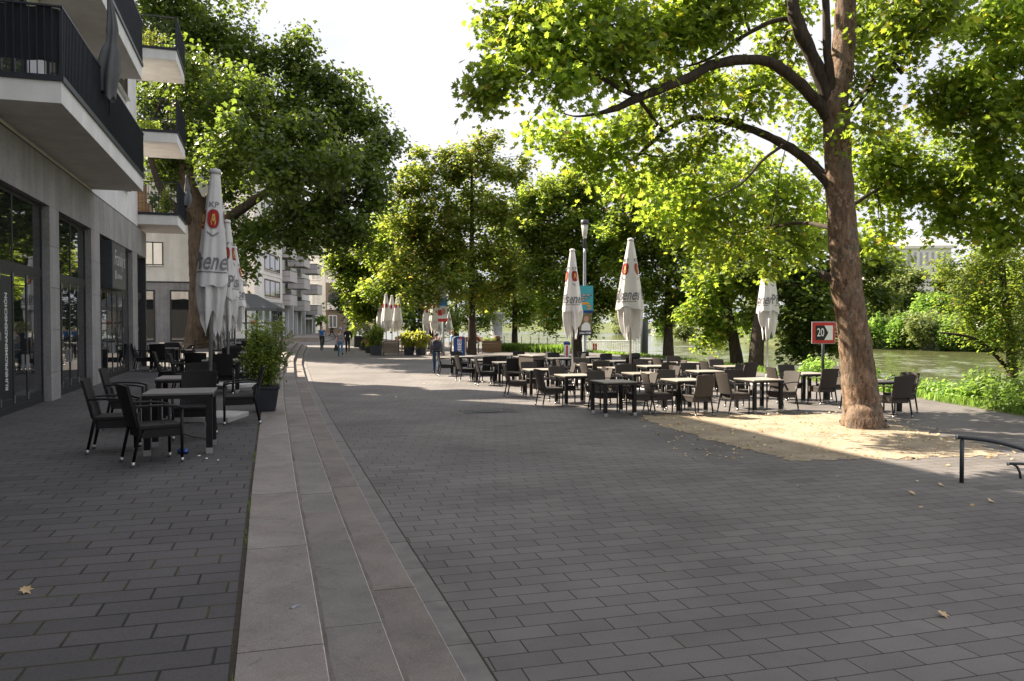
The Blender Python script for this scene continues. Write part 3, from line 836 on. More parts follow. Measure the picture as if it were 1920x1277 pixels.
tree('knotted maple with long bowed limbs standing in the sunlit dirt patch', 'tree', None, tuple(base), trunk, limbs, lobes,
     M['leaf_maple'], M['bark'], T_MAPLE, size=.138, per=44, rc=.41, seed=11, name='maple_tree', sides=18, min_attach=2.2, tr=.07, flat=.75, bark2=M['bark_dark'], dens=.68, up=.45, nr=.75)

# ------------------------------------------------------------------ trees at the picture's river edge
b = Vector((12.5, 18.6, -.4))
tree('leafy maple at the water edge, behind the bent tube hoops', 'tree', None, tuple(b),
     [(b, .2), (b + Vector((.05, 0, 1.5)), .15), (b + Vector((0, .1, 3.2)), .14), (b + Vector((-.1, .1, 5)), .16), (b + Vector((.1, 0, 7)), .13), (b + Vector((.1, 0, 9.5)), .06)],
     [[(b + Vector((-.1, .1, 4.6)), .08), (b + Vector((-1, -.5, 5.6)), .06), (b + Vector((-2.2, -1.0, 6.3)), .03)], [(b + Vector((0, .1, 5.6)), .08), (b + Vector((-.8, -1.5, 6.8)), .05), (b + Vector((-1.2, -2.6, 7.6)), .03)]],
     [lb(1880, 40, 16, 70, 28), lb(1820, 60, 16, 45, 12), lb(1880, 130, 16, 70, 28), lb(1810, 150, 16.2, 55, 20), lb(1765, 165, 16.4, 42, 10), lb(1800, 220, 16.4, 55, 16), lb(1745, 195, 16.6, 30, 6), lb(1880, 220, 16, 65, 26),
      lb(1850, 300, 16.5, 55, 20), lb(1900, 350, 16, 60, 24), lb(1830, 340, 16.8, 55, 18), lb(1780, 350, 17, 48, 15), lb(1740, 355, 17.2, 35, 9), lb(1850, 420, 17, 48, 16), lb(1790, 405, 17.2, 40, 11), lb(1750, 420, 17.4, 25, 5), lb(1900, 440, 16.6, 50, 16), lb(1950, 200, 16, 90, 34), lb(1960, 0, 16, 100, 34), lb(1990, 380, 17, 90, 26), lb(1880, -70, 16, 80, 22), lb(1760, 320, 17, 30, 6)],
     M['leaf_maple'], M['bark_dark'], T_MAPLE, size=.138, per=40, rc=.41, up=.45, nr=.75, dens=.85, seed=12, name='maple_tree', min_attach=3.5, flat=.5)
b = Vector((12.9, 20.6, -.8))
tree('small-leaved hazel hanging over the river from the bank', 'tree', None, tuple(b),
     [(b, .16), (b + Vector((.05, 0, 1.8)), .13), (b + Vector((-.1, .1, 3.4)), .1), (b + Vector((-.3, .1, 5.5)), .05)],
     [[(b + Vector((0, 0, 1.6)), .06), (b + Vector((-.9, -.1, 2.4)), .04), (b + Vector((-1.9, -.1, 2.6)), .02)]],
     [lb(1890, 470, 20.5, 55, 30), lb(1840, 500, 20.8, 48, 24), lb(1800, 560, 21, 42, 18), lb(1860, 560, 20.6, 52, 26), lb(1900, 560, 20, 50, 26), lb(1820, 610, 21, 35, 12), lb(1880, 620, 20.4, 40, 16), lb(1790, 300, 21.5, 40, 10), lb(1760, 260, 21.6, 36, 9), lb(1820, 270, 21.4, 34, 9), lb(1770, 500, 21, 30, 10), lb(1920, 640, 20, 40, 10), lb(1905, 680, 20, 20, 5), lb(1960, 520, 20, 70, 24)],
     M['leaf_mid'], M['bark_dark'], T_OVAL, size=.105, per=42, rc=.33, seed=13, dens=1.35, name='hazel_tree', min_attach=1.2, flat=.8, tr=.03)

# ------------------------------------------------------------------ great old tree on the terrace
D1 = 50.0
b = Vector((-19.7, 50, TZ - .05))
trunk = [(b, 1.05), (b + Vector((0, 0, .5)), .82), pd(378, 560, D1, .72), pd(376, 500, D1, .68), pd(374, 430, D1, .68), pd(368, 390, D1, .62), pd(352, 340, D1, .45), pd(335, 250, D1, .38), pd(330, 120, D1, .30), pd(335, 0, D1, .2), pd(340, -120, D1, .06)]
limbs = [[pd(378, 440, D1, .42), pd(430, 410, D1 - 1, .34), pd(480, 372, D1 - 2, .28), pd(530, 352, D1 - 3, .22), pd(590, 368, D1 - 4, .16), pd(650, 385, D1 - 5, .08)],
         [pd(365, 400, D1, .42), pd(420, 340, D1 + 1, .3), pd(470, 292, D1 + 1, .24), pd(560, 285, D1, .18), pd(640, 280, D1, .08)],
         [pd(345, 330, D1, .35), pd(400, 230, D1 + 1, .24), pd(460, 150, D1 + 1, .15), pd(500, 100, D1, .06)],
         [pd(372, 425, D1, .36), pd(330, 390, D1 - 1, .3), pd(300, 350, D1 - 1.5, .24), pd(270, 250, D1 - 2, .12)]]
lobes = [lb(420, 80, D1, 55, 34), lb(360, 60, D1, 60, 36), lb(480, 110, D1, 50, 28), lb(540, 95, D1, 34, 14), lb(575, 80, D1, 20, 6), lb(560, 140, D1, 48, 26), lb(620, 165, D1, 40, 20), lb(660, 180, D1, 34, 14), lb(630, 220, D1, 55, 30), lb(690, 230, D1, 38, 18), lb(710, 275, D1 - 2, 35, 16), lb(735, 265, D1 - 2, 18, 5),
         lb(690, 305, D1 - 3, 40, 20), lb(700, 350, D1 - 4, 34, 16), lb(640, 300, D1, 55, 30), lb(560, 220, D1, 70, 42), lb(490, 190, D1, 70, 42), lb(410, 160, D1, 70, 42), lb(350, 170, D1, 60, 34), lb(300, 100, D1, 60, 30), lb(300, 200, D1, 50, 26), lb(420, 250, D1, 60, 34), lb(500, 280, D1, 60, 34), lb(570, 310, D1, 55, 30), lb(350, 270, D1, 48, 24), lb(300, 300, D1, 42, 18),
         lb(640, 370, D1 - 4, 48, 24), lb(660, 425, D1 - 5, 38, 17), lb(600, 400, D1 - 4, 45, 22), lb(545, 400, D1 - 3, 42, 18), lb(500, 420, D1 - 2, 36, 14), lb(480, 460, D1 - 2, 28, 9), lb(455, 500, D1 - 1, 22, 8), lb(450, 420, D1 - 1, 30, 10), lb(580, 445, D1 - 4, 34, 12), lb(625, 450, D1 - 5, 26, 9), lb(545, 445, D1 - 3, 24, 8), lb(440, 350, D1, 40, 16), lb(400, 300, D1 - 2, 40, 16), lb(330, 20, D1, 50, 24), lb(280, 30, D1, 48, 18), lb(350, -60, D1, 90, 40), lb(260, -20, D1, 70, 24), lb(450, 0, D1 + 2, 30, 5), lb(240, 150, D1 + 2, 60, 20),
         lb(340, 330, D1 + 2, 30, 9), lb(300, 380, D1 + 1, 24, 6), lb(700, 385, D1 - 4, 25, 8),
         lb(420, 300, 43, 55, 20), lb(480, 240, 42, 60, 24), lb(380, 200, 43, 55, 20), lb(540, 320, 41, 52, 20), lb(570, 250, 42, 55, 20), lb(450, 170, 42, 55, 20), lb(620, 310, 41, 48, 16), lb(350, 120, 43, 50, 16), lb(500, 320, 39, 45, 14), lb(440, 250, 39, 50, 15)]
tree('huge spreading tree with thick furrowed trunk on the cafe terrace', 'tree', None, tuple(b), trunk, limbs, lobes, M['leaf_oak'], M['bark_old'], T_LOBED, size=.30, per=60, rc=.85, seed=21, name='broadleaf_tree', min_attach=5, tr=.07, flat=.7, dens=.9, sides=16, bark2=M['bark_dark'], up=.55, nr=.7)

# ------------------------------------------------------------------ trees along the promenade and the bank
def simple_tree(label, px, py, z, D, tw, lobes, leaf, group='trees along the riverside promenade', seed=3, size=.25, per=48, rc=.6, lean=0, top=None, name='promenade_tree', tmpl=T_LOBED, cat='tree', mina=2.2, bark=None, dens=1.0, flat=.55):
    b = P(px, py, D); b.z = z
    zt = top if top else max(l[0].z for l in lobes)
    tr = [(b + Vector((0, 0, -.1)), tw * 1.25)] + [(b + Vector((lean * k / 6, 0, (zt - z) * k / 6.5)), tw * (1 - .13 * k)) for k in range(1, 7)]
    return tree(label, cat, group, tuple(b), tr, [], lobes, leaf, bark or M['bark_dark'], tmpl, size=size, per=per, rc=rc, seed=seed, name=name, min_attach=mina, tr=.04, dens=dens * 1.9, flat=flat)
D = 51
simple_tree('young tree with airy yellowing top shoots, behind the blue banner stand', 885, 668, 0, D, .26,
    [lb(880, 300, D, 42, 16), lb(905, 270, D, 22, 6), lb(850, 330, D, 42, 18), lb(790, 330, D, 40, 15), lb(760, 355, D, 34, 12), lb(785, 290, D, 16, 4), lb(835, 290, D, 14, 4), lb(935, 320, D, 34, 13), lb(970, 330, D, 26, 8), lb(990, 300, D, 12, 3), lb(830, 400, D, 60, 32), lb(900, 390, D, 60, 32), lb(770, 420, D, 48, 24), lb(960, 400, D, 48, 22), lb(860, 460, D, 65, 34), lb(930, 470, D, 55, 26), lb(790, 480, D, 50, 24), lb(750, 500, D - 2, 36, 14), lb(840, 530, D - 1, 55, 26), lb(910, 540, D, 48, 20), lb(960, 520, D, 42, 16), lb(780, 550, D - 2, 36, 12), lb(925, 255, D, 12, 3), lb(1010, 380, D, 24, 7)],
    M['leaf_yel'], seed=31, size=.25, per=48)
D = 60
simple_tree('slender tree with pale stem, in the grass by the river railing', 965, 664, .05, D, .22,
    [lb(1000, 380, D, 40, 16), lb(960, 420, D, 45, 18), lb(1010, 440, D, 50, 22), lb(950, 480, D, 50, 22), lb(1000, 500, D, 50, 22), lb(960, 550, D, 48, 18), lb(1000, 570, D, 40, 14), lb(920, 560, D, 36, 11), lb(975, 595, D, 30, 8), lb(1030, 345, D, 22, 6)], M['leaf_mid'], seed=32, size=.28, per=44, rc=.7)
D = 48
simple_tree('dense dark tree hidden behind the smaller parasol and its pole', 1082, 668, .0, D, .28,
    [lb(1000, 365, D, 36, 12), lb(995, 420, D, 42, 16), lb(1060, 350, D, 45, 18), lb(1110, 360, D, 45, 18), lb(1030, 380, D, 38, 14), lb(1070, 420, D, 65, 34), lb(1130, 430, D, 60, 30), lb(1020, 450, D, 45, 20), lb(1060, 490, D, 65, 34), lb(1120, 500, D, 60, 30), lb(1010, 520, D, 42, 16), lb(1080, 560, D, 55, 24), lb(1140, 560, D, 42, 16), lb(1040, 585, D, 36, 11), lb(1105, 605, D, 30, 8), lb(1030, 610, D, 20, 4)], M['leaf_mid'], seed=33, size=.25, per=50)
D = 45.5
simple_tree('straight-stemmed tree in front of the river fountain', 1253, 675, .0, D, .29,
    [lb(1180, 360, D, 50, 22), lb(1240, 340, D, 45, 18), lb(1280, 380, D, 48, 20), lb(1220, 400, D, 65, 34), lb(1160, 430, D, 50, 22), lb(1290, 450, D, 60, 28), lb(1220, 470, D, 60, 30), lb(1330, 430, D, 48, 20), lb(1180, 500, D, 50, 20), lb(1270, 520, D, 60, 28), lb(1330, 500, D, 50, 20), lb(1210, 550, D, 42, 13), lb(1290, 570, D, 42, 13), lb(1240, 590, D, 30, 7), lb(1340, 560, D, 36, 10)], M['leaf_mid'], seed=34, size=.24, per=50)
D = 38
b = P(1383, 684, D); b.z = -.1
tree('forked dark tree on the bank, trunk splitting near the water', 'tree', 'trees along the riverside promenade', tuple(b),
     [(b, .34), pd(1376, 640, D, .26), pd(1366, 590, D, .22), pd(1352, 540, D, .18), pd(1345, 460, D, .12), pd(1350, 400, D, .05)],
     [[pd(1376, 655, D, .15), pd(1360, 615, D + .5, .11), pd(1350, 580, D + .8, .08)]],
     [lb(1350, 450, D, 50, 20), lb(1400, 470, D, 55, 24), lb(1340, 520, D, 50, 20), lb(1400, 540, D, 50, 20), lb(1310, 580, D, 36, 10), lb(1345, 610, D, 34, 9), lb(1330, 635, D, 26, 6), lb(1410, 590, D, 34, 10)], M['leaf_mid'], M['bark_dark'], T_LOBED, size=.24, per=60, rc=.6, seed=35, name='promenade_tree', min_attach=2.5, dens=1.4)
D = 36
b = P(1417, 686, D); b.z = -.1
tree('dark leaning tree beside the river parasol, boughs drooping over water', 'tree', 'trees along the riverside promenade', tuple(b),
     [(b, .36), pd(1420, 640, D, .30), pd(1428, 570, D, .26), pd(1438, 500, D, .22), pd(1450, 420, D, .15), pd(1460, 360, D, .05)],
     [[pd(1435, 540, D, .12), pd(1490, 535, D - .5, .08), pd(1550, 555, D - 1, .03)], [pd(1432, 555, D, .10), pd(1480, 560, D, .07), pd(1540, 590, D, .03)]],
     [lb(1470, 430, D, 50, 22), lb(1520, 460, D, 50, 22), lb(1560, 500, D, 40, 14), lb(1450, 500, D, 45, 18), lb(1500, 530, D, 48, 18), lb(1540, 560, D - 1, 42, 16), lb(1480, 590, D, 40, 14), lb(1530, 620, D, 40, 14), lb(1490, 645, D, 28, 8), lb(1550, 650, D, 24, 6), lb(1510, 670, D, 18, 4), lb(1600, 460, D + 1, 40, 12), lb(1640, 500, D + 1, 42, 14), lb(1650, 560, D + 1, 34, 10), lb(1600, 540, D + 1, 34, 9)], M['leaf_oak'], M['bark_dark'], T_LOBED, size=.23, per=60, rc=.6, seed=36, name='promenade_tree', min_attach=2.5, dens=1.4)
D = 62
simple_tree('dark-stemmed tree behind the pair of striped parasols on the guest garden', 812, 655, 0, D, .34,
    [lb(790, 460, D, 60, 30), lb(740, 480, D, 50, 22), lb(850, 490, D, 50, 20), lb(780, 530, D, 60, 28), lb(720, 540, D, 45, 18), lb(740, 410, D, 45, 18), lb(700, 450, D, 36, 12)], M['leaf_mid'], seed=37, size=.3, per=48, rc=.75)
D = 66
simple_tree('sunlit tree leaning over the promenade by the row of folded parasols', 706, 648, 0, D, .42,
    [lb(690, 480, D, 45, 20), lb(650, 490, D, 40, 16), lb(655, 515, D, 34, 12), lb(680, 545, D, 42, 16), lb(720, 520, D, 42, 16), lb(690, 590, D, 28, 9), lb(676, 575, D, 26, 8), lb(630, 490, D, 24, 6), lb(720, 580, D, 30, 8), lb(665, 445, D, 36, 12), lb(740, 450, D, 40, 14)], M['leaf_mid'], seed=38, size=.32, per=46, rc=.75)
D = 105
for i, (px, lbs, lab) in enumerate([(690, [(690, 520, 46, 20), (660, 560, 40, 14), (720, 560, 44, 16), (690, 600, 36, 10), (740, 590, 34, 10)], 'shaded far tree closing the promenade beside the arched house'), (775, [(770, 500, 46, 20), (800, 550, 44, 16), (760, 570, 40, 14), (790, 600, 34, 9), (830, 600, 34, 9)], 'far tree behind the guest garden parasols'), (855, [(860, 510, 46, 20), (890, 560, 40, 14), (850, 590, 36, 10), (900, 600, 30, 8)], 'far tree between banner stand and river pier')]):
    simple_tree(lab, px, 635, 0, D + i * 6, .4, [lb(x, y, D + i * 6, r, n) for x, y, r, n in lbs], M['leaf_oak'], 'far trees behind the guest garden', seed=41 + i, size=.5, per=44, rc=1.2)

# ------------------------------------------------------------------ far bank
def far_tree(label, px, D, top, w, leaf, seed, group='trees on the far river bank', zb=1.0, dens=1.0, cat='tree', size=.55, base_y=None):
    s = D / FOC
    zt = P(px, top, D).z
    hw = w * s / 2
    b = P(px, 600, D); b.z = zb
    H = zt - zb
    rr = random.Random(seed); L = []
    for k in range(13):
        t = k / 12
        rad_h = hw * (.45 + .8 * math.sin(PI * min(.95, .2 + t * .75)) * .7)
        a = rr.uniform(0, 2 * PI); q = rr.uniform(.2, .75)
        L.append((Vector((b.x + math.cos(a) * rad_h * q, b.y + math.sin(a) * rad_h * q * .8, zb + H * (.18 + .72 * t))), (hw * .5, hw * .5, H * .15), 13))
    tr = [(b + Vector((0, 0, -.5)), .02 * H + .1)] + [(b + Vector((0, 0, H * k / 6.5)), (.018 * H + .1) * (1 - .14 * k)) for k in range(1, 7)]
    return tree(label, cat, group, tuple(b), tr, [], L, leaf, M['bark_dark'], T_RHOMB, size=size, per=46, rc=max(.7, hw * .32), seed=seed, name='bank_tree', min_attach=H * .12, tr=.05, dens=dens * 1.1)
FT = [(930, 300, 545, 110, 'leaf_far', 'pale far tree above the round grey pier'), (1010, 290, 535, 120, 'leaf_mid', 'dark far-bank tree behind the river railing'), (1090, 270, 530, 120, 'leaf_mid', 'dark far-bank tree behind the street lamp'),
      (1165, 250, 540, 90, 'leaf_far', 'pale far-bank tree beyond the mooring post'), (1285, 215, 545, 80, 'leaf_far', 'pale far-bank tree beside the fountain'), (1340, 205, 520, 90, 'leaf_mid', 'round green tree across the water behind the forked trunk'), (1430, 190, 520, 90, 'leaf_far', 'light green tree on the far bank behind the leaning trunk'),
      (1500, 172, 500, 90, 'leaf_blue', 'bluish conifer across the river left of the number sign'), (1565, 165, 515, 80, 'leaf_mid', 'green tree across the river above the number sign'), (1655, 150, 480, 90, 'leaf_far', 'olive-toned tree in front of the pale hall'), (1700, 142, 500, 80, 'leaf_far', 'yellow-green tree below the pale hall'),
      (1745, 132, 555, 80, 'leaf_bush', 'low bright round tree across the river'), (1780, 140, 505, 70, 'leaf_yel', 'orange-tinged tree across the river'), (1840, 132, 480, 90, 'leaf_far', 'tall pale tree behind the hanging hazel'), (1905, 125, 490, 100, 'leaf_mid', 'dark tree behind the hanging hazel'), (1625, 140, 545, 60, 'leaf_oak', 'dark green tree just beyond the maple trunk'), (1990, 125, 480, 110, 'leaf_mid', 'tall tree far across the river')]
for i, (px, D, top, w, lf, lab) in enumerate(FT):
    far_tree(lab, px, D, top, w, M[lf], 100 + i)
def bush(label, c, r, leaf, seed, name='shrub', cat='shrub', group=None, size=.12, per=34, n=14, rc=.3, tmpl=T_OVAL, zfloor=None):
    c = Vector(c); rr = random.Random(seed)
    b = Vector((c.x, c.y, c.z))
    L = [(b + Vector((rr.uniform(-.5, .5) * r[0], rr.uniform(-.5, .5) * r[1], r[2] * rr.uniform(.12, .70))), (r[0] * .5, r[1] * .5, r[2] * .32), n) for _ in range(5)]
    tr = [(b + Vector((0, 0, -.15)), .03 + .01 * r[2]), (b + Vector((.02, 0, r[2] * .3)), .025), (b + Vector((.0, .02, r[2] * .6)), .015)]
    return tree(label, cat, group, tuple(b), tr, [], L, leaf, M['bark_dark'], tmpl, size=size, per=per, rc=rc, seed=seed, name=name, min_attach=0, tr=.012, flat=.7)
FB = [(1300, 155, 60, 4.6), (1355, 147, 60, 5), (1430, 135, 75, 5), (1490, 127, 65, 4.4), (1640, 110, 70, 4.6), (1690, 106, 74, 4.6), (1740, 103, 74, 5.0), (1795, 101, 74, 4.5), (1850, 98.5, 74, 4.5), (1905, 96.5, 74, 4.4), (1960, 94, 74, 4.4), (1240, 200, 50, 5.5), (1180, 236, 55, 6)]
FBL = ['small grey-green bush on the shore right of the fountain', 'tall bush on the shore behind the forked tree', 'wide bush on the shore between two dark trunks', 'bush on the shore below the bluish conifer', 'creeper-covered bush just beyond the maple trunk', 'bright overhanging shrub below the olive-toned tree', 'rounded overhanging shrub in the middle of the far hedge line', 'overhanging shrub below the orange-tinged tree', 'overhanging shrub below the hazel leaves', 'shore shrub seen through the hazel twigs', 'shore shrub farthest up the river', 'dark bush on the shore behind the fountain', 'bush on the shore beyond the mooring post']
for i, (px, D, w, h) in enumerate(FB):
    s = D / FOC
    c = P(px, 640, D + 1.2); c.z = -1.2
    bush(FBL[i], c, (w * s * .62, w * s * .5, h), M['leaf_bush' if i % 3 else 'leaf_far'], 200 + i, group='shrubs overhanging the far shore', size=.40, per=44, n=22, rc=.8, tmpl=T_RHOMB)

# ------------------------------------------------------------------ near bank shrubs and grass
NB = [(1.0, 21.6, .75, .6, 'low nettle clump behind the wicker chair by the maple'), (1.2, 20.4, .9, .8, 'leafy shrub between nettle clump and big bank shrub'), (1.3, 19.2, 1.15, .95, 'tallest dense bank shrub at the path edge'), (1.0, 18.0, .95, .7, 'bright green shrub beside the tallest bank shrub'), (.9, 17.0, .9, .65, 'low dark shrub near the water-edge trunk'), (.9, 16.0, .9, .6, 'low shrub at the end of the bank planting'),
      (.9, 27.0, .9, .7, 'waist-high shrub behind the number sign post'), (1.0, 30, .9, .7, 'shrub behind the river parasol pole'), (.7, 23.5, .8, .5, 'low green tuft between sign post and maple'), (1.0, 15.0, .9, .6, 'bank shrub beyond the bicycle hoops')]
def bank_x(Y):
    for (a, b), (c, d) in zip(BANK, BANK[1:]):
        if b <= Y <= d: return a + (c - a) * (Y - b) / (d - b)
    return 11
for i, (o, Y, r, h, lab) in enumerate(NB):
    bush(lab, (bank_x(Y) + o, Y, -.1), (r * 1.15, r * 1.1, h * 1.15), M['leaf_bush'], 300 + i, group='shrubs along the near bank', size=.13, per=34, n=12, rc=.26, tmpl=T_OVAL)
rs = np.random.RandomState(5)
def grass(name, pts, hmin, hmax, mat, seed, w=.5):
    rs = np.random.RandomState(seed); n = len(pts)
    h = rs.uniform(hmin, hmax, n)
    C = np.array(pts) + np.stack([0 * h, 0 * h, h * .5], 1)
    dirs = rs.normal(0, .28, (n, 3)); dirs[:, 2] = 1
    N = rs.normal(0, 1, (n, 3)); N[:, 2] *= .1
    o = leaf_object(name, C, N, h, T_BLADE, mat, None, rs, dirs=dirs)
    o['kind'] = 'stuff'; return o
pts = []
for k in range(9000):
    Y = rs.uniform(10, 64); o = abs(rs.normal(0, .5)) + .02
    pts.append((bank_x(Y) + o, Y, -.02 - max(0, o - 1.2) * .4))
grass('bank_grass', pts, .07, .24, M['leaf_bush'], 6)
pts = []
for k in range(6000):
    x = rs.uniform(-1.0, 4.2); Y = 56.5 - x * .9 + rs.uniform(-1.0, 2.5)
    pts.append((x, Y, 0.0))
grass('tall_grass', pts, .2, .62, M['leaf_bush'], 7)
# weeds in the soil joint of the terrace
pts = []
for k in range(420):
    Y = rs.uniform(3, 20); q = foot(Y, W1 + W2 + W3 + .012 + rs.uniform(-.01, .012))
    if math.sin(Y * 2.1) + math.sin(Y * 5.3) > .1: pts.append((q.x, q.y, TZ - .006))
grass('joint_weeds', pts, .015, .055, M['leaf_bush'], 8)
# fallen leaves
C = []; 
for k in range(700):
    t_ = rs.uniform(); x = rs.uniform(2.6, 8.2); Y = rs.uniform(11.8, 18.2)
    C.append((x, Y, .018))
for k in range(14):
    C.append((rs.uniform(3.5, 7.5), rs.uniform(7.2, 13), .014))
for k in range(160):
    C.append((rs.uniform(-4, 9), rs.uniform(18, 42), .014))
C = np.array(C); n = len(C)
N = rs.normal(0, .25, (n, 3)); N[:, 2] = 1
o = leaf_object('fallen_leaves', C, N, rs.uniform(.03, .07, n), T_MAPLE, M['dryleaf'], None, rs); o['kind'] = 'stuff'
def one_leaf(px, py, z, s, seed, lab):
    c = G(px, py, z); rs = np.random.RandomState(seed)
    o = leaf_object('fallen_leaf', np.array([(0, 0, .02)]), np.array([(.35, -.3, 1.0)]), np.array([s]), T_MAPLE, M['dryleaf'], None, rs)
    o.location = c; tag(o, lab, 'leaf', 'single fallen leaves')
one_leaf(48, 1112, TZ, .075, 1, 'pale dry leaf lying on the terrace paving')
one_leaf(1767, 1156, 0, .085, 2, 'curled brown leaf on the promenade, farthest from the trees')
one_leaf(1765, 912, 0, .09, 3, 'dry leaf on the paving beside the hoop post')
one_leaf(1858, 942, 0, .09, 4, 'dry leaf in front of the bent tube hoops')
one_leaf(1710, 927, 0, .09, 5, 'brown leaf on the shaded paving near the hoop post')
# ------------------------------------------------------------------ near apartment building
FA = math.asin(.297)
def lbox(m, x0, x1, y0, y1, z0, z1, mi=0):
    m.box(((x0 + x1) / 2, (y0 + y1) / 2, (z0 + z1) / 2), (x1 - x0, y1 - y0, z1 - z0), m=mi)
def mbox(*a):
    m = MB(); lbox(m, *a); return m
nb = empty('apartment_building', (-9.6, 16.9, 0), FA)
tag(nb, 'near white apartment building with grey stone shop front and dark balconies', 'building')
# ground floor
m = MB(); lbox(m, -11.5, -.62, -30, 12.3, .3, 5.3); m.build('ground_floor', M['black'], nb)
m = MB(); y = -30
while y < 13.2:
    y1 = min(y + 1.95, 13.2)
    lbox(m, -.6, 0, y + .004, y1 - .004, 4.42, 5.34); y = y1
lbox(m, -11.5, -.6, 12.5, 13.2, 4.42, 5.34)
m.build('stone_lintel', M['stone'], nb)
m = MB(); lbox(m, -.58, -.035, -30, 11.5, 5.34, 5.40); m.build('shadow_gap', M['black'], nb)
def pillar(y0, y1):
    m = MB(); z = .42
    for z1 in (1.03, 1.90, 2.77, 3.62, 4.42):
        lbox(m, -.55, 0, y0, y1, z + .004, z1 - .004); z = z1
    lbox(m, -.52, -.02, y0 + .02, y1 - .02, .4, 4.42)
    m.build('pillar', M['stone'], nb)
for y0, y1 in ((-16.4, -15.5), (-11, -10), (-5.6, -4.6), (-.73, .05), (3.35, 4.45), (9.95, 10.95)): pillar(y0, y1)
FX0, FX1 = -.26, -.14
def shopfront(y0, y1, ups, lows, tr=3.05, top=4.415, text=None, handles=()):
    m = MB(); w = .07
    for y in (y0 + w / 2, y1 - w / 2): lbox(m, FX0, FX1, y - w / 2, y + w / 2, TZ, top)
    lbox(m, FX0, FX1, y0 + w, y1 - w, top - w, top); lbox(m, FX0, FX1, y0 + w, y1 - w, tr - .08, tr + .08); lbox(m, FX0, FX1 + .02, y0 + w, y1 - w, TZ, TZ + .12)
    for y in ups: lbox(m, FX0, FX1, y - .03, y + .03, tr + .08, top - w)
    for y in lows: lbox(m, FX0, FX1, y - .04, y + .04, TZ + .12, tr - .08)
    for a, b in zip([y0 + .07] + list(lows), list(lows) + [y1 - .07]):      # sash bottom rails
        lbox(m, FX0 + .02, FX1 - .006, a + .05, b - .05, TZ + .12, TZ + .24); lbox(m, FX0 + .02, FX1 - .006, a + .05, b - .05, tr - .16, tr - .08)
    fr = m.build('shopfront', M['frame'], nb)
    for z0, z1, ys in ((tr + .08, top - w, ups), (TZ + .24, tr - .16, lows)):
        e = [y0 + w] + list(ys) + [y1 - w]
        for a, b in zip(e, e[1:]):
            mm = MB(); q = rnd.uniform(-.004, .004)
            mm.hexa([(-.170, a + .03, z0 - .02), (-.152, a + .03, z0 - .02), (-.152 + q, b - .03, z0 - .02), (-.170 + q, b - .03, z0 - .02)][::1],
                    [(-.170, a + .03, z1 + .02), (-.152, a + .03, z1 + .02), (-.152 + q, b - .03, z1 + .02), (-.170 + q, b - .03, z1 + .02)])
            mm.build('pane', M['glass'], fr)
    for y in handles:
        mm = MB(); lbox(mm, FX1, FX1 + .05, y - .012, y + .012, 1.15, 1.45); mm.build('door_handle', M['alu'], fr)
        for z in (.62, 1.6, 2.75):
            pass
    for y in lows:
        for z in (.6, 1.75, 2.8):
            hm = MB(); lbox(hm, FX1, FX1 + .015, y - .015, y + .015, z, z + .14); hm.build('hinge', M['alu'], fr)
    return fr
f0 = shopfront(-4.6, -.73, (-2.72,), (-3.5, -2.72, -1.85), handles=(-1.95,))
m = MB(); lbox(m, -.152, -.1495, -3.44, -2.78, TZ + .26, 2.87); m.build('door_panel', M['rail'], f0)
vs, fs = text_mesh('RUHRPROMENADENSCHÖN', .20, bold=.006, spacing=1.0)
xs = [v.x for v in vs]; k_ = 1.70 / (max(xs) - min(xs))
tm = MB(); tm.add([(-.146, -3.12 - v.y * 1.05, 1.72 + v.x * k_) for v in vs], [f[::-1] for f in fs] if False else fs)
tm.build('window_lettering', M['letter'], f0)
shopfront(.05, 3.35, (1.75,), (.85, 1.65, 2.45), handles=(1.55,))
shopfront(4.45, 9.95, (5.4, 7.7, 8.7), (5.35, 6.2, 7.05, 7.9, 8.9), handles=(6.95, 7.15))
shopfront(10.95, 12.9, (12.0,), (12.0,))
shopfront(-10, -5.6, (-7.8,), (-8.9, -7.8, -6.7)); shopfront(-15.5, -11, (-13.2,), (-14.3, -13.2, -12.1))
m = MB(); lbox(m, -.16, .0, 12.9, 13.1, TZ, 4.42); m.build('corner_post', M['frame'], nb)
for yy in (1.7, 7.1):
    m = MB(); lbox(m, .15, 1.0, yy - .9, yy + .9, TZ, TZ + .006); m.build('door_mat', M['galv_dark'], nb)
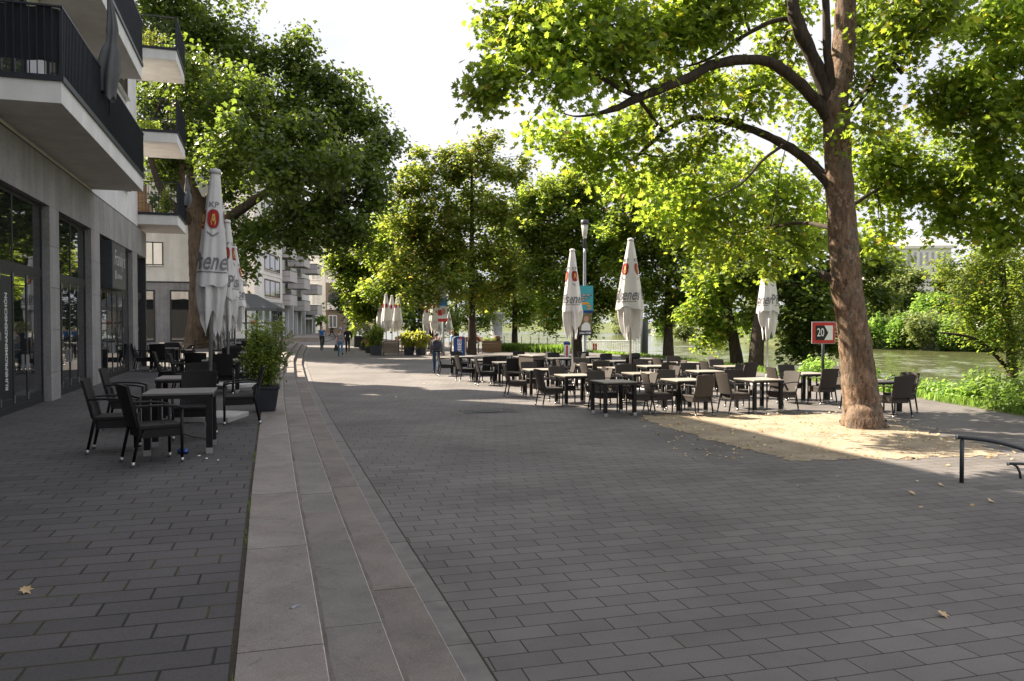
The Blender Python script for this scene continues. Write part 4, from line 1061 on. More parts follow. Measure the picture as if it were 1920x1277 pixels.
# upper floors
m = MB(); lbox(m, -11.5, -.05, -30, 11.52, 5.40, 16.1); m.build('upper_wall', M['white'], nb)
m = MB(); lbox(m, -11.7, .25, -30, 11.75, 16.1, 16.42); m.build('roof', M['roof'], nb)
FL = [5.47 + 2.9 * k for k in range(3)]
def window(parent, x, y0, y1, z0, z1, fm, gm, axis='x', lites=2, fw=.07, sill=True, sm=None, depth=.06):
    """window proud of a wall whose outward direction is local +x (or -y)"""
    def bx(m, a0, a1, b0, b1, c0, c1):
        if axis == 'x': lbox(m, x + a0, x + a1, b0, b1, c0, c1)
        else: lbox(m, b0, b1, x - a1, x - a0, c0, c1)
    m = MB()
    bx(m, 0, depth, y0, y0 + fw, z0, z1); bx(m, 0, depth, y1 - fw, y1, z0, z1)
    bx(m, 0, depth, y0 + fw, y1 - fw, z1 - fw, z1); bx(m, 0, depth, y0 + fw, y1 - fw, z0, z0 + fw)
    w = (y1 - y0) / lites
    for k in range(1, lites): bx(m, 0, depth, y0 + w * k - fw / 2, y0 + w * k + fw / 2, z0 + fw, z1 - fw)
    o = m.build('window', fm, parent)
    for k in range(lites):
        mm = MB(); bx(mm, .0, depth * .45, y0 + w * k + fw * .6, y0 + w * (k + 1) - fw * .6, z0 + fw * .8, z1 - fw * .8); mm.build('pane', gm, o)
    if sill:
        mm = MB(); bx(mm, 0, depth + .06, y0 - .05, y1 + .05, z0 - .05, z0 - .002); mm.build('sill', sm or M['alu'], o)
    return o
for f in FL:
    window(nb, -.05, 7.4, 9.3, f + .85, f + 2.45, M['brownframe'], M['glass2'])
    for a in (-3.8, -.6, 2.0): window(nb, -.05, a, a + 1.6, f + .38, f + 2.5, M['frame'], M['glass2'], sill=False)
def balcony(x0, x1, y0, y1, z, near_open=True, screen=False, near_from=None):
    m = MB(); lbox(m, x0, x1, y0, y1, z, z + .38)
    b = m.build('balcony', M['balc'], nb, bevel=.008)
    mm = MB(); lbox(mm, x0 + .06, x1 - .06, y0 + .06, y1 - .06, z - .006, z - .002); mm.build('soffit', M['soffit'], b)
    zt = z + .38
    # tray edge and railing
    r = MB()
    lbox(r, x1 - .05, x1 + .035, y0 - .03, y1 + .03, zt - .04, zt + .05); lbox(r, x0, x1 - .05, y0 - .03, y0 + .05, zt - .04, zt + .05); lbox(r, x0, x1 - .05, y1 - .05, y1 + .03, zt - .04, zt + .05)
    ht = zt + 1.13
    lbox(r, x1 - .01, x1 + .03, y0 - .03, y1 + .03, ht - .03, ht); lbox(r, x0, x1 - .01, y0 - .03, y0 + .01, ht - .03, ht); lbox(r, x0, x1 - .01, y1 - .01, y1 + .03, ht - .03, ht)
    y = y0
    while y < y1 + .001:
        lbox(r, x1 - .005, x1 + .025, y - .006, y + .006, zt + .05, ht - .03); y += .105
    x = x0 + .02
    while x < x1 - .02:
        for yy in (y0 - .01, y1 + .01): lbox(r, x - .006, x + .006, yy - .012, yy + .012, zt + .05, ht - .03)
        x += .105
    r.build('railing', M['rail'], b)
    # cloth screens behind the bars
    s = MB(); n = int((y1 - y0) / .1)
    pts = [(x1 - .035 + .010 * math.sin(k * 1.9) + .006 * math.sin(k * .7), y0 + .04 + (y1 - y0 - .08) * k / n) for k in range(n + 1)]
    vs = [(p[0], p[1], zt + .04) for p in pts] + [(p[0] + .008 * math.sin(k), p[1], ht - .05 + .012 * math.sin(k * .9)) for k, p in enumerate(pts)]
    vs += [(p[0] - .006, p[1], p[2]) for p in vs]
    q = n + 1
    s.add(vs, [(k, k + 1, q + k + 1, q + k) for k in range(n)] + [(2 * q + k + 1, 2 * q + k, 3 * q + k, 3 * q + k + 1) for k in range(n)], 0, True)
    if screen:
        n = int((x1 - x0) / .06)
        pts = [(x0 + .03 + (x1 - x0 - .07) * k / n, y0 + .035 + .018 * math.sin(k * 1.1)) for k in range(n + 1)]
        vs = [(p[0], p[1], zt + .27 + .01 * math.sin(k)) for k, p in enumerate(pts)] + [(p[0], p[1], ht - .02 + .015 * math.sin(k * .9)) for k, p in enumerate(pts)]
        q = n + 1
        vs += [(p[0], p[1] + .006, p[2]) for p in vs]
        s.add(vs, [(k, k + 1, q + k + 1, q + k) for k in range(n)] + [(2 * q + k + 1, 2 * q + k, 3 * q + k, 3 * q + k + 1) for k in range(n)], 0, True)
    s.build('screen', M['fabric_dark'], b)
    return b
for k, f in enumerate(FL):
    balcony(-.04, 1.15, -4.95, 3.82, f, screen=(k == 0))
    balcony(-1.5, 1.25, 11.56, 14.5, f + .03)
    balcony(-.04, 1.15, -18, -9, f)
m = MB()
for f in FL[:3]: lbox(m, .05, .17, 1.0, 1.12, f + .38, f + 2.9)
m.build('balcony_post', M['galv_dark'], nb)
m = MB(); lbox(m, -1.2, -1.0, 13.3, 13.5, .45, 11); lbox(m, -1.2, -1.0, 14.2, 14.4, .45, 11); m.build('column', M['stone'], nb)
def nbp(x, y, z):
    c, s = math.cos(FA), math.sin(FA)
    return (-9.6 + c * x - s * y, 16.9 + s * x + c * y, z)

# shop sign
sg = empty('shop_sign', nbp(0, 0, 0), FA); tag(sg, 'grey projecting box sign with pale script lettering above the shop doors', 'sign')
m = MB(); lbox(m, -.14, .16, 5.25, 7.45, 3.0, 4.31); m.build('sign_box', M['galv_dark'], sg, bevel=.01)
m = MB(); lbox(m, .16, .166, 5.29, 7.41, 3.04, 4.27); m.build('sign_face', simple('sign_grey_face', (.075, .073, .075), .5, var=.1), sg)
def wall_text(body, size, y, z, x, mat, name, parent, shear=0, bold=0, width=None, sp=1.0):
    vs, fs = text_mesh(body, size, shear, bold, sp)
    k = 1.0
    if width:
        xs = [v.x for v in vs]; k = width / (max(xs) - min(xs))
    mm = MB(); mm.add([(x, y + v.x * k, z + v.y) for v in vs], fs); return mm.build(name, mat, parent)
wall_text("Franky's", .62, 6.4, 3.86, .172, M['letter'], 'lettering', sg, .35, -.004, 1.75)
wall_text("Stadthaus", .20, 6.35, 3.38, .172, M['lightgrey'], 'small_lettering', sg, 0, .004, .8)
m = MB(); lbox(m, .166, .172, 5.72, 5.80, 3.28, 3.52); m.build('logo_bar', M['letter'], sg)

# things on the balconies
def closed_parasol_small(loc, L, rz, label):
    r = empty('balcony_parasol', loc, rz); tag(r, label, 'parasol')
    m = MB(); vs = []; fs = []; n = 28; rows = 22
    for i in range(rows + 1):
        t = i / rows; z = L * (1 - t)
        Rr = .03 + .17 * min(1, t * 1.25) ** 1.2
        if abs(t - .45) < .05: Rr *= .75
        if t > .8: Rr *= 1 - (t - .8) * 1.6
        for k in range(n):
            a = 2 * PI * k / n
            q = Rr * (1 + .28 * math.cos(6 * a + 2 * t) + .12 * math.sin(3 * a + 5 * t))
            zz = z + (.09 * math.cos(3 * a) if i == rows else 0)
            vs.append((q * math.cos(a) + .05 * math.sin(t * 5), q * math.sin(a), zz))
    for i in range(rows):
        for k in range(n): fs.append((i * n + k, (i + 1) * n + k, (i + 1) * n + (k + 1) % n, i * n + (k + 1) % n))
    m.add(vs, fs, 0, True); m.build('canopy', M['canvas_grey'], r)
    p = MB(); p.tube([(0, 0, -.35), (0, 0, L + .1)], .018, 8); p.build('pole', M['galv_dark'], r)
    return r
closed_parasol_small(nbp(1.30, -1.75, 6.45), 2.0, .3, 'grey folded parasol tied to the rail of the nearest balcony')
closed_parasol_small(nbp(1.33, 13.9, 6.45), 1.15, 1.0, 'small grey folded parasol at the corner of the lowest end balcony')
bc = empty('balcony_chair', nbp(-.25, 12.1, FL[0] + .42), FA); tag(bc, 'brown wicker seat standing on the lowest end balcony', 'chair')
bm_ = MB(); lbox(bm_, -.5, .5, 0, .6, .06, .42); bm_.build('seat', M['wood'], bc)
bm_ = MB(); lbox(bm_, -.42, .42, .02, .10, .44, 1.06); bm_.build('backrest', M['wood'], bc)
bush('leafy potted plant on the lowest end balcony', nbp(.8, 12.0, FL[0] + .5), (.28, .28, .95), M['leaf_mid'], 77, name='balcony_plant', cat='plant', size=.09, per=26, n=6, rc=.16)
bush('bushy potted plant behind the rail of the middle end balcony', nbp(.2, 13.2, FL[1] + .5), (.5, .4, .7), M['leaf_mid'], 78, name='balcony_plant', cat='plant', size=.09, per=26, n=6, rc=.18)
bush('potted plant behind the rail of the top end balcony', nbp(.3, 12.3, FL[2] + .45), (.6, .4, .8), M['leaf_yel'], 79, name='balcony_plant', cat='plant', size=.09, per=26, n=6, rc=.18)

# ------------------------------------------------------------------ corner house behind the old tree
wg = empty('corner_house', (-20.9, 56, 0), FA); tag(wg, 'white corner house with grey stone base behind the huge tree', 'building')
m = MB(); lbox(m, -16, 0, 0, 17, 4.8, 15.5); m.build('upper_wall', M['cream'], wg)
m = MB(); lbox(m, -16, .04, -.04, 17, .3, 4.8); m.build('stone_base', M['stone'], wg)
m = MB(); lbox(m, -16, .05, -.06, 17, 4.8, 4.9); m.build('cornice', M['black'], wg)
m = MB(); lbox(m, -16.3, .3, -.3, 17.3, 15.5, 15.9); m.build('roof', M['roof'], wg)
for a, b in ((-5.2, -3.85), (-2.9, -1.6), (-8, -6.6)):
    window(wg, -.04, a, b, .75, 4.3, M['frame'], M['glass'], axis='y', lites=1, fw=.1, sill=False)
for z in (6.0, 9.0, 12.0):
    for a in (-4.6, -8): window(wg, 0, a, a + 1.3, z, z + 1.6, M['frame'], M['glass2'], axis='y')
    for a in (1.5, 5, 8.5): window(wg, 0, a, a + 1.5, z, z + 1.7, M['frame'], M['glass2'])
for y in (1.2, 5.0, 8.8): window(wg, .04, y, y + 2.6, .8, 4.2, M['frame'], M['glass'], lites=3, sill=False)
for z in (5.25, 8.2, 11.1):
    m = MB(); lbox(m, 0, 1.9, 11.2, 14.6, z, z + .35); b = m.build('balcony', M['balc'], wg)
    m = MB(); zt = z + .35
    for y in [11.2 + .14 * k for k in range(25)]: lbox(m, 1.86, 1.89, y, y + .02, zt, zt + 1.0)
    for x in [.1 + .14 * k for k in range(13)]: lbox(m, x, x + .02, 11.22, 11.25, zt, zt + 1.0)
    lbox(m, 1.84, 1.9, 11.2, 14.6, zt + 1.0, zt + 1.05); lbox(m, .0, 1.84, 11.2, 11.26, zt + 1.0, zt + 1.05)
    lbox(m, 1.84, 1.855, 11.3, 14.5, zt, zt + .95)
    m.build('railing', M['rail'], b)

# ------------------------------------------------------------------ beige apartment house with balcony boxes
def at(px, D): return (px - 960) / FOC * D
A0 = Vector((at(484, 86), 86)); A1 = Vector((at(530, 99), 99))
dv = (A1 - A0).normalized(); ang = math.atan2(-dv.x, dv.y)
L_ = (A1 - A0).length
bb = empty('beige_house', (A0.x, A0.y, 0), ang); tag(bb, 'beige apartment house with brown windows and stacked grey balcony boxes', 'building')
m = MB(); lbox(m, -14, 0, -1.5, L_, 4.6, 19); m.build('upper_wall', M['pink'], bb)
m = MB(); lbox(m, -14, -.3, -1.5, L_ + 28, .3, 4.6); m.build('ground_wall', M['white'], bb)
for z in (5.0, 8.0, 11.0, 14.0):
    window(bb, 0, 3.2, L_ - 1.6, z, z + 2.0, M['brownframe'], M['glass2'], lites=3, fw=.16, sm=M['pink'])
    m = MB(); lbox(m, 0, .05, -1.4, L_, z - .55, z - .45); m.build('band', M['cream'], bb)
m = MB(); lbox(m, -14, -1.4, L_, L_ + 28, 4.6, 19); m.build('set_back_wall', M['white'], bb)
m = MB(); lbox(m, -14.4, .4, -1.9, L_ + 28.4, 19, 19.5); m.build('roof', M['roof'], bb)
for k, (yo, dz, xo) in enumerate(((.4, 0, .0), (8.6, -.55, .3), (17, -1.0, .7))):
    for z in (4.2, 7.2, 10.2, 13.2):
        zz = z + dz
        m = MB(); lbox(m, -1.3 + xo, .9 + xo, L_ + yo, L_ + yo + 4.6, zz, zz + 1.35)
        b = m.build('balcony', M['panel'], bb)
        m = MB(); lbox(m, -1.2 + xo, .94 + xo, L_ + yo - .04, L_ + yo + 4.64, zz + 1.35, zz + 1.42); lbox(m, -1.2 + xo, .91 + xo, L_ + yo - .006, L_ + yo, zz + .62, zz + .66)
        m.build('railing', M['frame'], b)
        window(bb, -1.4, L_ + yo + .5, L_ + yo + 3.9, zz + 1.0, zz + 2.7, M['frame'], M['glass2'], lites=2, sill=False)
for k in range(9):
    y = L_ + .2 + k * 3.0
    m = MB(); lbox(m, -.35, .12, y, y + .55, TZ, 4.3); m.build('column', M['white'], bb)
    window(bb, -.3, y + .7, y + 2.8, TZ + .05, 4.2, M['frame'], M['glass2'], lites=2, sill=False)
for y in (1, 4.5, 8): window(bb, -.3, y, y + 2.2, .9, 3.8, M['frame'], M['glass2'], lites=2, sill=False)

# far houses closing the promenade
ch = empty('cream_house', (at(578, 134), 134, 0), 0); tag(ch, 'tall cream rendered house with pale paired windows at the promenade end', 'building')
wd = at(611, 134) - at(578, 134)
m = MB(); lbox(m, -12, wd, 0, 14, .0, 16.5); m.build('wall', M['cream'], ch)
m = MB(); m.hexa([(-12.4, -.4, 16.5), (wd + .4, -.4, 16.5), (wd + .4, 14.4, 16.5), (-12.4, 14.4, 16.5)], [(-12.4, 4, 22), (wd - 1, 5, 22), (wd - 1, 9, 22), (-12.4, 9, 22)]); m.build('roof', M['roof'], ch)
m = MB(); lbox(m, -12, wd + .04, -.05, 14, 3.9, 4.1); m.build('cornice', M['panel'], ch)
for z in (5.0, 9.2, 13.0):
    for x in (wd - 2.35, wd - 4.9): window(ch, 0, x, x + 1.5, z, z + 2.3, M['signwhite'], M['glass2'], axis='y', fw=.12)
window(ch, 0, wd - 2.6, wd - 1.0, .8, 3.0, M['signwhite'], M['glass2'], axis='y', fw=.12)
ah = empty('arched_house', (at(611, 133.5), 133.5, 0), 0); tag(ah, 'sandstone house with round-arched loggia at the promenade end', 'building')
wd = at(644, 133.5) - at(611, 133.5)
m = MB(); lbox(m, 0, wd, 0, 12, 0, 8.8)
m.build('wall', M['sandst'], ah)
m = MB(); lbox(m, 0.05, wd - .7, .05, 12, 8.8, 15.5); m.build('upper_wall', M['cream'], ah)
m = MB(); m.hexa([(-.3, -.3, 15.5), (wd, -.3, 15.5), (wd, 12, 15.5), (-.3, 12, 15.5)], [(.3, 3, 20), (wd - .8, 3, 20), (wd - .8, 9, 20), (.3, 9, 20)]); m.build('roof', M['roof'], ah)
c = wd * .47; rr_ = .82 * wd / 2 * .83
arc = [(c + rr_ * math.cos(a), 6.1 + rr_ * math.sin(a)) for a in [PI * k / 14 for k in range(15)]]
arc = [(c + rr_, 4.2)] + arc + [(c - rr_, 4.2)]
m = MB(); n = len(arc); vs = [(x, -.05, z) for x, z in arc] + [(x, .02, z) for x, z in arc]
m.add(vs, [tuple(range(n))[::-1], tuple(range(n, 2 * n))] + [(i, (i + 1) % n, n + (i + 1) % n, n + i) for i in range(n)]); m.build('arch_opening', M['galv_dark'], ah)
m = MB(); lbox(m, c - rr_ - .1, c + rr_ + .1, -.45, -.06, 4.2, 5.4); m.build('balcony', M['cream'], ah)
m = MB(); lbox(m, -.05, wd + .05, -.12, 0, 3.85, 4.05); m.build('cornice', M['sandst'], ah)
window(ah, 0, c - .9, c + .5, 1.2, 3.3, M['signwhite'], M['glass2'], axis='y', fw=.12)
for z in (9.2, 12.6): window(ah, .05, 1.2, wd - 1.8, z, z + 2.2, M['signwhite'], M['glass2'], axis='y', lites=3, fw=.14)
# pale hall above the far bank
hx = at(1640, 330)
hh = empty('pale_hall', (hx, 330, 1.5), -.1); tag(hh, 'large pale hall with hipped roof above the far trees', 'building')
wd = at(1775, 330) - at(1640, 330)
m = MB(); lbox(m, 0, wd, 0, 26, 0, 31.0); m.build('wall', M['pink'], hh)
m = MB(); lbox(m, -.8, wd + .8, -.8, 26.8, 31.0, 32.2); m.build('cornice', M['pink'], hh)
m = MB(); m.hexa([(-.8, -.8, 32.2), (wd + .8, -.8, 32.2), (wd + .8, 26.8, 32.2), (-.8, 26.8, 32.2)], [(8, 10, 36.5), (wd - 6, 10, 36.5), (wd - 6, 16, 36.5), (8, 16, 36.5)]); m.build('roof', plaster('pale_metal_roof', (.45, .42, .40)), hh)
for k in range(12): window(hh, 0, 1.2 + k * (wd - 2) / 12, 2.4 + k * (wd - 2) / 12, 24, 29.5, M['panel'], M['glass2'], axis='y', lites=1, fw=.2, sill=False)
# low houses among the far trees
for i, (px, D, w, h, lab) in enumerate(((1555, 185, 14, 6, 'small white house glimpsed across the river beside the number sign'), (1700, 160, 10, 5, 'white garden pavilion glimpsed behind the far hedge shrubs'))):
    o = empty('far_house', (at(px, D), D, 1.2), .1); tag(o, lab, 'house')
    m = MB(); lbox(m, -w / 2, w / 2, 0, 8, 0, h); m.build('wall', M['white'], o)
    m = MB(); m.hexa([(-w / 2 - .4, -.4, h), (w / 2 + .4, -.4, h), (w / 2 + .4, 8.4, h), (-w / 2 - .4, 8.4, h)], [(-w / 2 + 1, 3.6, h + 2.6), (w / 2 - 1, 3.6, h + 2.6), (w / 2 - 1, 4.4, h + 2.6), (-w / 2 + 1, 4.4, h + 2.6)]); m.build('roof', M['roof'], o)
    for x in (-w / 3, 0, w / 4): window(o, 0, x, x + 1.2, 1, 2.6, M['frame'], M['glass2'], axis='y')
# garden wall on the far shore
m = MB(); a = P(1920, 600, 112); b = P(1800, 600, 122)
m.bar((at(1925, 113), 113, 1.2), (at(1830, 121), 121, 1.2), .4, 1.6); tag(m.build('shore_wall', M['pink']), 'low pale wall behind the far shore shrubs', 'wall')
M['concrete'] = simple('pale_concrete_base', (.40, .39, .38), .85, var=.3, scale=5)
# ------------------------------------------------------------------ big folded parasols
def cano_r(t, a, R, seed):
    base = .070 + (R - .070) * (t ** .88)
    return base * (1 + (.13 * math.cos(4 * a + seed) + .06 * math.cos(7 * a + 1.7 * seed + t * 1.3) + .035 * math.sin(11 * a + seed * 3)) * min(1, t * 1.6 + .12))
def big_parasol(loc, H, R, rz, label, group, seed=1.0, detail=True):
    r = empty('folded_parasol', loc, rz); tag(r, label, 'parasol', group)
    hem = H * .545; n = 72 if detail else 36; rows = 26 if detail else 12
    vs = []; fs = []
    for i in range(rows + 1):
        t = i / rows
        for k in range(n):
            a = 2 * PI * k / n
            q = cano_r(t, a, R, seed)
            z = H - (H - hem) * t
            if i == rows: z += .05 * math.sin(2 * a + seed) + .03 * math.cos(5 * a)
            vs.append((q * math.cos(a), q * math.sin(a), z))
    for i in range(rows):
        for k in range(n): fs.append((i * n + k, (i + 1) * n + k, (i + 1) * n + (k + 1) % n, i * n + (k + 1) % n))
    m = MB(); m.add(vs, fs, 0, True)
    # turned-in hem
    o_ = len(vs); vs2 = [(v[0] * .80, v[1] * .80, v[2] + .03) for v in vs[-n:]]
    m.add(vs[-n:] + vs2, [(k, n + k, n + (k + 1) % n, (k + 1) % n) for k in range(n)], 0, True)
    can = m.build('canopy', M['canvas'], r)
    # gathered lower cloth with hanging points
    vs = []; fs = []; rows2 = 12
    z0 = hem + .12; low = H * .335
    for i in range(rows2 + 1):
        t = i / rows2
        for k in range(n):
            a = 2 * PI * k / n
            q = R * (.74 - .22 * t + .10 * math.sin(t * 3)) * (1 + .26 * math.cos(5 * a + seed * 2) + .14 * math.cos(9 * a + seed) + .06 * math.sin(14 * a))
            if t < .12: q *= .8 + t * 1.6
            tip = (.5 + .5 * math.cos(4 * a + seed)) ** 1.5
            z = z0 - (z0 - low - (.42 * H / 4.1) * (1 - tip) * 1.0) * t
            vs.append((q * math.cos(a), q * math.sin(a), z))
    for i in range(rows2):
        for k in range(n): fs.append((i * n + k, (i + 1) * n + k, (i + 1) * n + (k + 1) % n, i * n + (k + 1) % n))
    m = MB(); m.add(vs, fs, 0, True); m.build('drape', M['canvas'], r)
    m = MB(); m.tube([(0, 0, 0), (0, 0, H - .05)], .032, 12); m.build('pole', M['alu'], r)
    m = MB(); m.lathe([(.085, H - .05), (.095, H - .03), (.095, H), (.075, H + .03), (.02, H + .045)], 20); m.build('cap', M['canvas'] if seed != 1.0 else M['lightgrey'], r)
    m = MB(); m.box((0, 0, .045), (1.0, 1.0, .09)); m.lathe([(.06, .09), (.06, .35), (.04, .36)], 12); m.build('base', M['concrete'], r, bevel=.01)
    # printing
    def put(vs, fs, th0, z0, name, mat, off=.010, sx=1.0):
        out = []
        for v in vs:
            z = z0 + v.y; t = min(1, max(0, (H - z) / (H - hem)))
            Rm = .070 + (R - .070) * (t ** .88)
            a = th0 + v.x * sx / Rm
            q = cano_r(t, a, R, seed) + off
            out.append((q * math.cos(a), q * math.sin(a), z))
        mm = MB(); mm.add(out, fs); mm.build(name, mat, can)
    def disc(w, h, sq=.75, n_=8, rn=4):
        vv = [Vector((0, 0, 0))]; ff = []; N_ = 28
        for j in range(1, rn + 1):
            for k in range(N_):
                a = 2 * PI * k / N_; c, s_ = math.cos(a), math.sin(a)
                vv.append(Vector((w * math.copysign(abs(c) ** sq, c) * j / rn, h * math.copysign(abs(s_) ** sq, s_) * j / rn, 0)))
        for k in range(N_): ff.append((0, 1 + k, 1 + (k + 1) % N_))
        for j in range(rn - 1):
            for k in range(N_):
                a = 1 + j * N_ + k; b = 1 + j * N_ + (k + 1) % N_
                ff.append((a, a + N_, b + N_, b))
        return vv, ff
    S = H / 4.1
    if detail:
        tv = text_mesh('Pilsener', .42 * S, .3, .006, cuts=2)
        sv = text_mesh('KP', .13 * S, 0, .002, cuts=1)
    for q in range(4):
        th = q * PI / 2 + seed * .3
        dv_, df_ = disc(.086 * S, .155 * S)
        put(dv_, df_, th, H - .80 * S, 'emblem', M['red'], .011)
        bv, bf = disc(.098 * S, .168 * S)
        put(bv, bf, th, H - .80 * S, 'emblem_border', M['lightgrey'], .006)
        if detail:
            for bx_, by_, bw_, bh_, sk_ in ((0, .045, .020, .018, 0), (-.018, .01, .010, .03, .012), (.018, .01, .010, .03, -.012), (0, -.012, .014, .022, 0), (-.020, -.045, .009, .022, -.01), (.020, -.045, .009, .022, .01), (0, -.075, .028, .007, 0)):
                bx_ *= 1.2; wv = [Vector(((bx_ + sx_ * bw_ + (sk_ if sy_ > 0 else 0)) * S, (by_ + sy_ * bh_) * 1.25 * S, 0)) for sx_, sy_ in ((-1, -1), (1, -1), (1, 1), (-1, 1))]
                put(wv, [(0, 1, 2, 3)], th, H - .80 * S, 'emblem_motif', M['gold'], .018)
            put(sv[0], sv[1], th, H - .57 * S, 'small_print', M['print'], .008)
            chev = [Vector((-.09, .03, 0)), Vector((0, -.04, 0)), Vector((.09, .03, 0)), Vector((.09, .055, 0)), Vector((0, -.01, 0)), Vector((-.09, .055, 0))]
            put([c_ * S for c_ in chev], [(0, 1, 4, 5), (1, 2, 3, 4)], th, H - 1.06 * S, 'ribbon_print', M['print'], .008)
    if detail:
        for q in range(2):
            put(tv[0], tv[1], q * PI + .5 + seed, H - 1.50 * S, 'script_print', M['print'], .012, .60)
            ul = [Vector((-.5 + k * .05, -.16 + dz, 0)) for dz in (0, .018) for k in range(21)]
            put([u * S for u in ul], [(k, k + 1, 22 + k, 21 + k) for k in range(20)], q * PI + .5 + seed, H - 1.52 * S, 'underline_print', M['print'], .010, .62)
    return r
gl = 'folded parasols on the left cafe terrace'
b_ = P(390, 600, 13.2); op = big_parasol((b_.x, 13.2, TZ), 4.1, .25, .2, 'largest folded white parasol, standing behind the front terrace tables', gl, 1.0); op.rotation_euler = (0, R(2.0), 0)
b_ = P(427, 600, 19.7); big_parasol((b_.x, 19.7, TZ), 4.1, .25, 1.1, 'folded white parasol half hidden behind the largest one', gl, 2.1)
b_ = P(440, 600, 24.5); big_parasol((b_.x, 24.5, TZ), 3.9, .34, 2.0, 'folded white parasol with wide skirt, farther back on the terrace', gl, 3.3)
b_ = P(414, 600, 27.5); big_parasol((b_.x, 27.5, TZ), 3.7, .28, .9, 'folded white parasol of which little more than the pole shows', gl, 4.2)
gr_ = 'folded parasols among the tables by the river'
b_ = G(1073, 600); 
big_parasol((at(1073, 26.4), 26.4, 0), 4.45, .345, 1.9, 'folded white parasol in front of the lamp post posters', gr_, 5.2)
big_parasol((at(1182, 23.5), 23.5, 0), 4.5, .405, .4, 'tallest folded white parasol with pointed top, amid the sunlit tables', gr_, 6.3)
big_parasol((at(1439, 26.0), 26.0, 0), 4.4, .31, 1.4, 'folded white parasol tucked under the maple foliage by the river', gr_, 7.7)
gf = 'folded parasols of the guest garden farther along'
for i, (px, D, H, lab) in enumerate(((713, 62, 3.7, 'folded parasol at the promenade end of the distant row of four'), (724, 55, 4.0, 'tall folded parasol, second in the distant row of four'), (735, 58, 4.0, 'folded parasol, third in the distant row of four'), (746, 56, 4.0, 'bulkiest folded parasol in the distant row of four'), (799, 58, 3.6, 'folded parasol beside the dark trunk of the guest garden'), (814, 52, 3.9, 'slim folded parasol above the man with the backpack'), (825, 66, 2.9, 'short cream folded parasol behind the colourful campaign posters'), (842, 66, 2.9, 'short cream folded parasol near the blue banner stand'))):
    big_parasol((at(px, D), D, 0), H, .34 if i < 4 else .30, i * .7, lab, gf, 8 + i * 1.3, detail=False)

# ------------------------------------------------------------------ wicker chairs and tables
def chair_proto(wm, fm):
    r = empty('wicker_armchair')
    m = MB(); m.box((0, .0, .425), (.47, .46, .05)); m.build('seat', wm, r, bevel=.012)
    m = MB(); 
    for s in (-1, 1): m.box((s * .225, 0, .355), (.022, .40, .09))
    m.box((0, .215, .355), (.43, .022, .09)); m.box((0, -.215, .355), (.43, .022, .09)); m.build('apron', wm, r)
    # curved back
    m = MB(); n = 8; vs = []; rows = 5
    for i in range(rows + 1):
        t = i / rows; z = .43 + .47 * t; y = -.235 - .115 * t
        for k in range(n + 1):
            u = -1 + 2 * k / n; x = u * (.225 + .018 * t)
            vs.append((x, y - .028 * (1 - u * u), z + .012 * (1 - u * u) * t))
    q = (n + 1) * (rows + 1)
    vs += [(x, y - .032, z) for x, y, z in vs]
    fs = []
    for i in range(rows):
        for k in range(n):
            a = i * (n + 1) + k
            fs.append((a, a + n + 1, a + n + 2, a + 1)); fs.append((q + a, q + a + 1, q + a + n + 2, q + a + n + 1))
        a = i * (n + 1); fs.append((a, q + a, q + a + n + 1, a + n + 1)); a += n; fs.append((a, a + n + 1, q + a + n + 1, q + a))
    for k in range(n):
        a = rows * (n + 1) + k; fs.append((a, q + a, q + a + 1, a + 1)); fs.append((k, k + 1, q + k + 1, q + k))
    m.add(vs, fs); m.build('backrest', wm, r)
    for s in (-1, 1):
        m = MB(); m.tube([(s * .232, .215, .63), (s * .228, .215, .05)], [.020, .017], 8); l = m.build('leg', fm, r)
        m = MB(); m.tube([(s * .228, .215, .055), (s * .228, .215, 0)], .021, 8); m.build('foot_cap', M['alu'], l)
        m = MB(); m.tube([(s * .225, -.27, .60), (s * .222, -.235, .42), (s * .232, -.31, .05)], [.018, .020, .017], 8); l = m.build('leg', fm, r)
        m = MB(); m.tube([(s * .232, -.309, .055), (s * .234, -.320, 0)], .021, 8); m.build('foot_cap', M['alu'], l)
        m = MB(); pts = [(s * .24, -.285, .665), (s * .262, -.15, .672), (s * .270, 0, .668), (s * .262, .13, .655), (s * .240, .225, .628)]
        for a, b in zip(pts, pts[1:]): m.bar(a, b, .048, .026)
        m.build('armrest', fm, r, bevel=.006)
    return r
def table_proto(tm, fm, w=.8):
    r = empty('cafe_table')
    m = MB()
    for k in range(6):
        y = -w / 2 + w / 6 * (k + .5); m.box((0, y, .735), (w, w / 6 - .003, .028))
    m.build('tabletop', tm, r, bevel=.004)
    m = MB(); h = w / 2
    for s in (-1, 1):
        m.box((s * (h - .012), 0, .705), (.02, w - .03, .05)); m.box((0, s * (h - .012), .705), (w - .06, .02, .05))
    m.build('frame', fm, r)
    for sx in (-1, 1):
        for sy in (-1, 1):
            m = MB(); m.box((sx * (h - .05), sy * (h - .05), .375), (.072, .072, .61)); l = m.build('leg', fm, r)
            m = MB(); m.box((sx * (h - .05), sy * (h - .05), .035), (.076, .076, .07)); m.build('foot_cap', M['alu'], l)
    return r
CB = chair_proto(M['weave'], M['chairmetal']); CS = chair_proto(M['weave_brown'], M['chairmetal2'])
TB = table_proto(wood_mat('dark_grey_table_wood', (.10, .095, .09), (.17, .16, .15)), M['chairmetal']); TS = table_proto(wood_mat('pale_table_wood', (.20, .18, .15), (.29, .262, .222)), M['chairmetal'])  # paler tabletops for the riverside tables
used = {}
def place(proto, loc, rz, label, cat, group):
    o = proto if id(proto) not in used else copy_tree(proto)
    used[id(proto)] = 1
    o.location = loc; o.rotation_euler = (0, 0, rz); tag(o, label, cat, group); return o
TA = math.atan2(VDIR[1], VDIR[0])
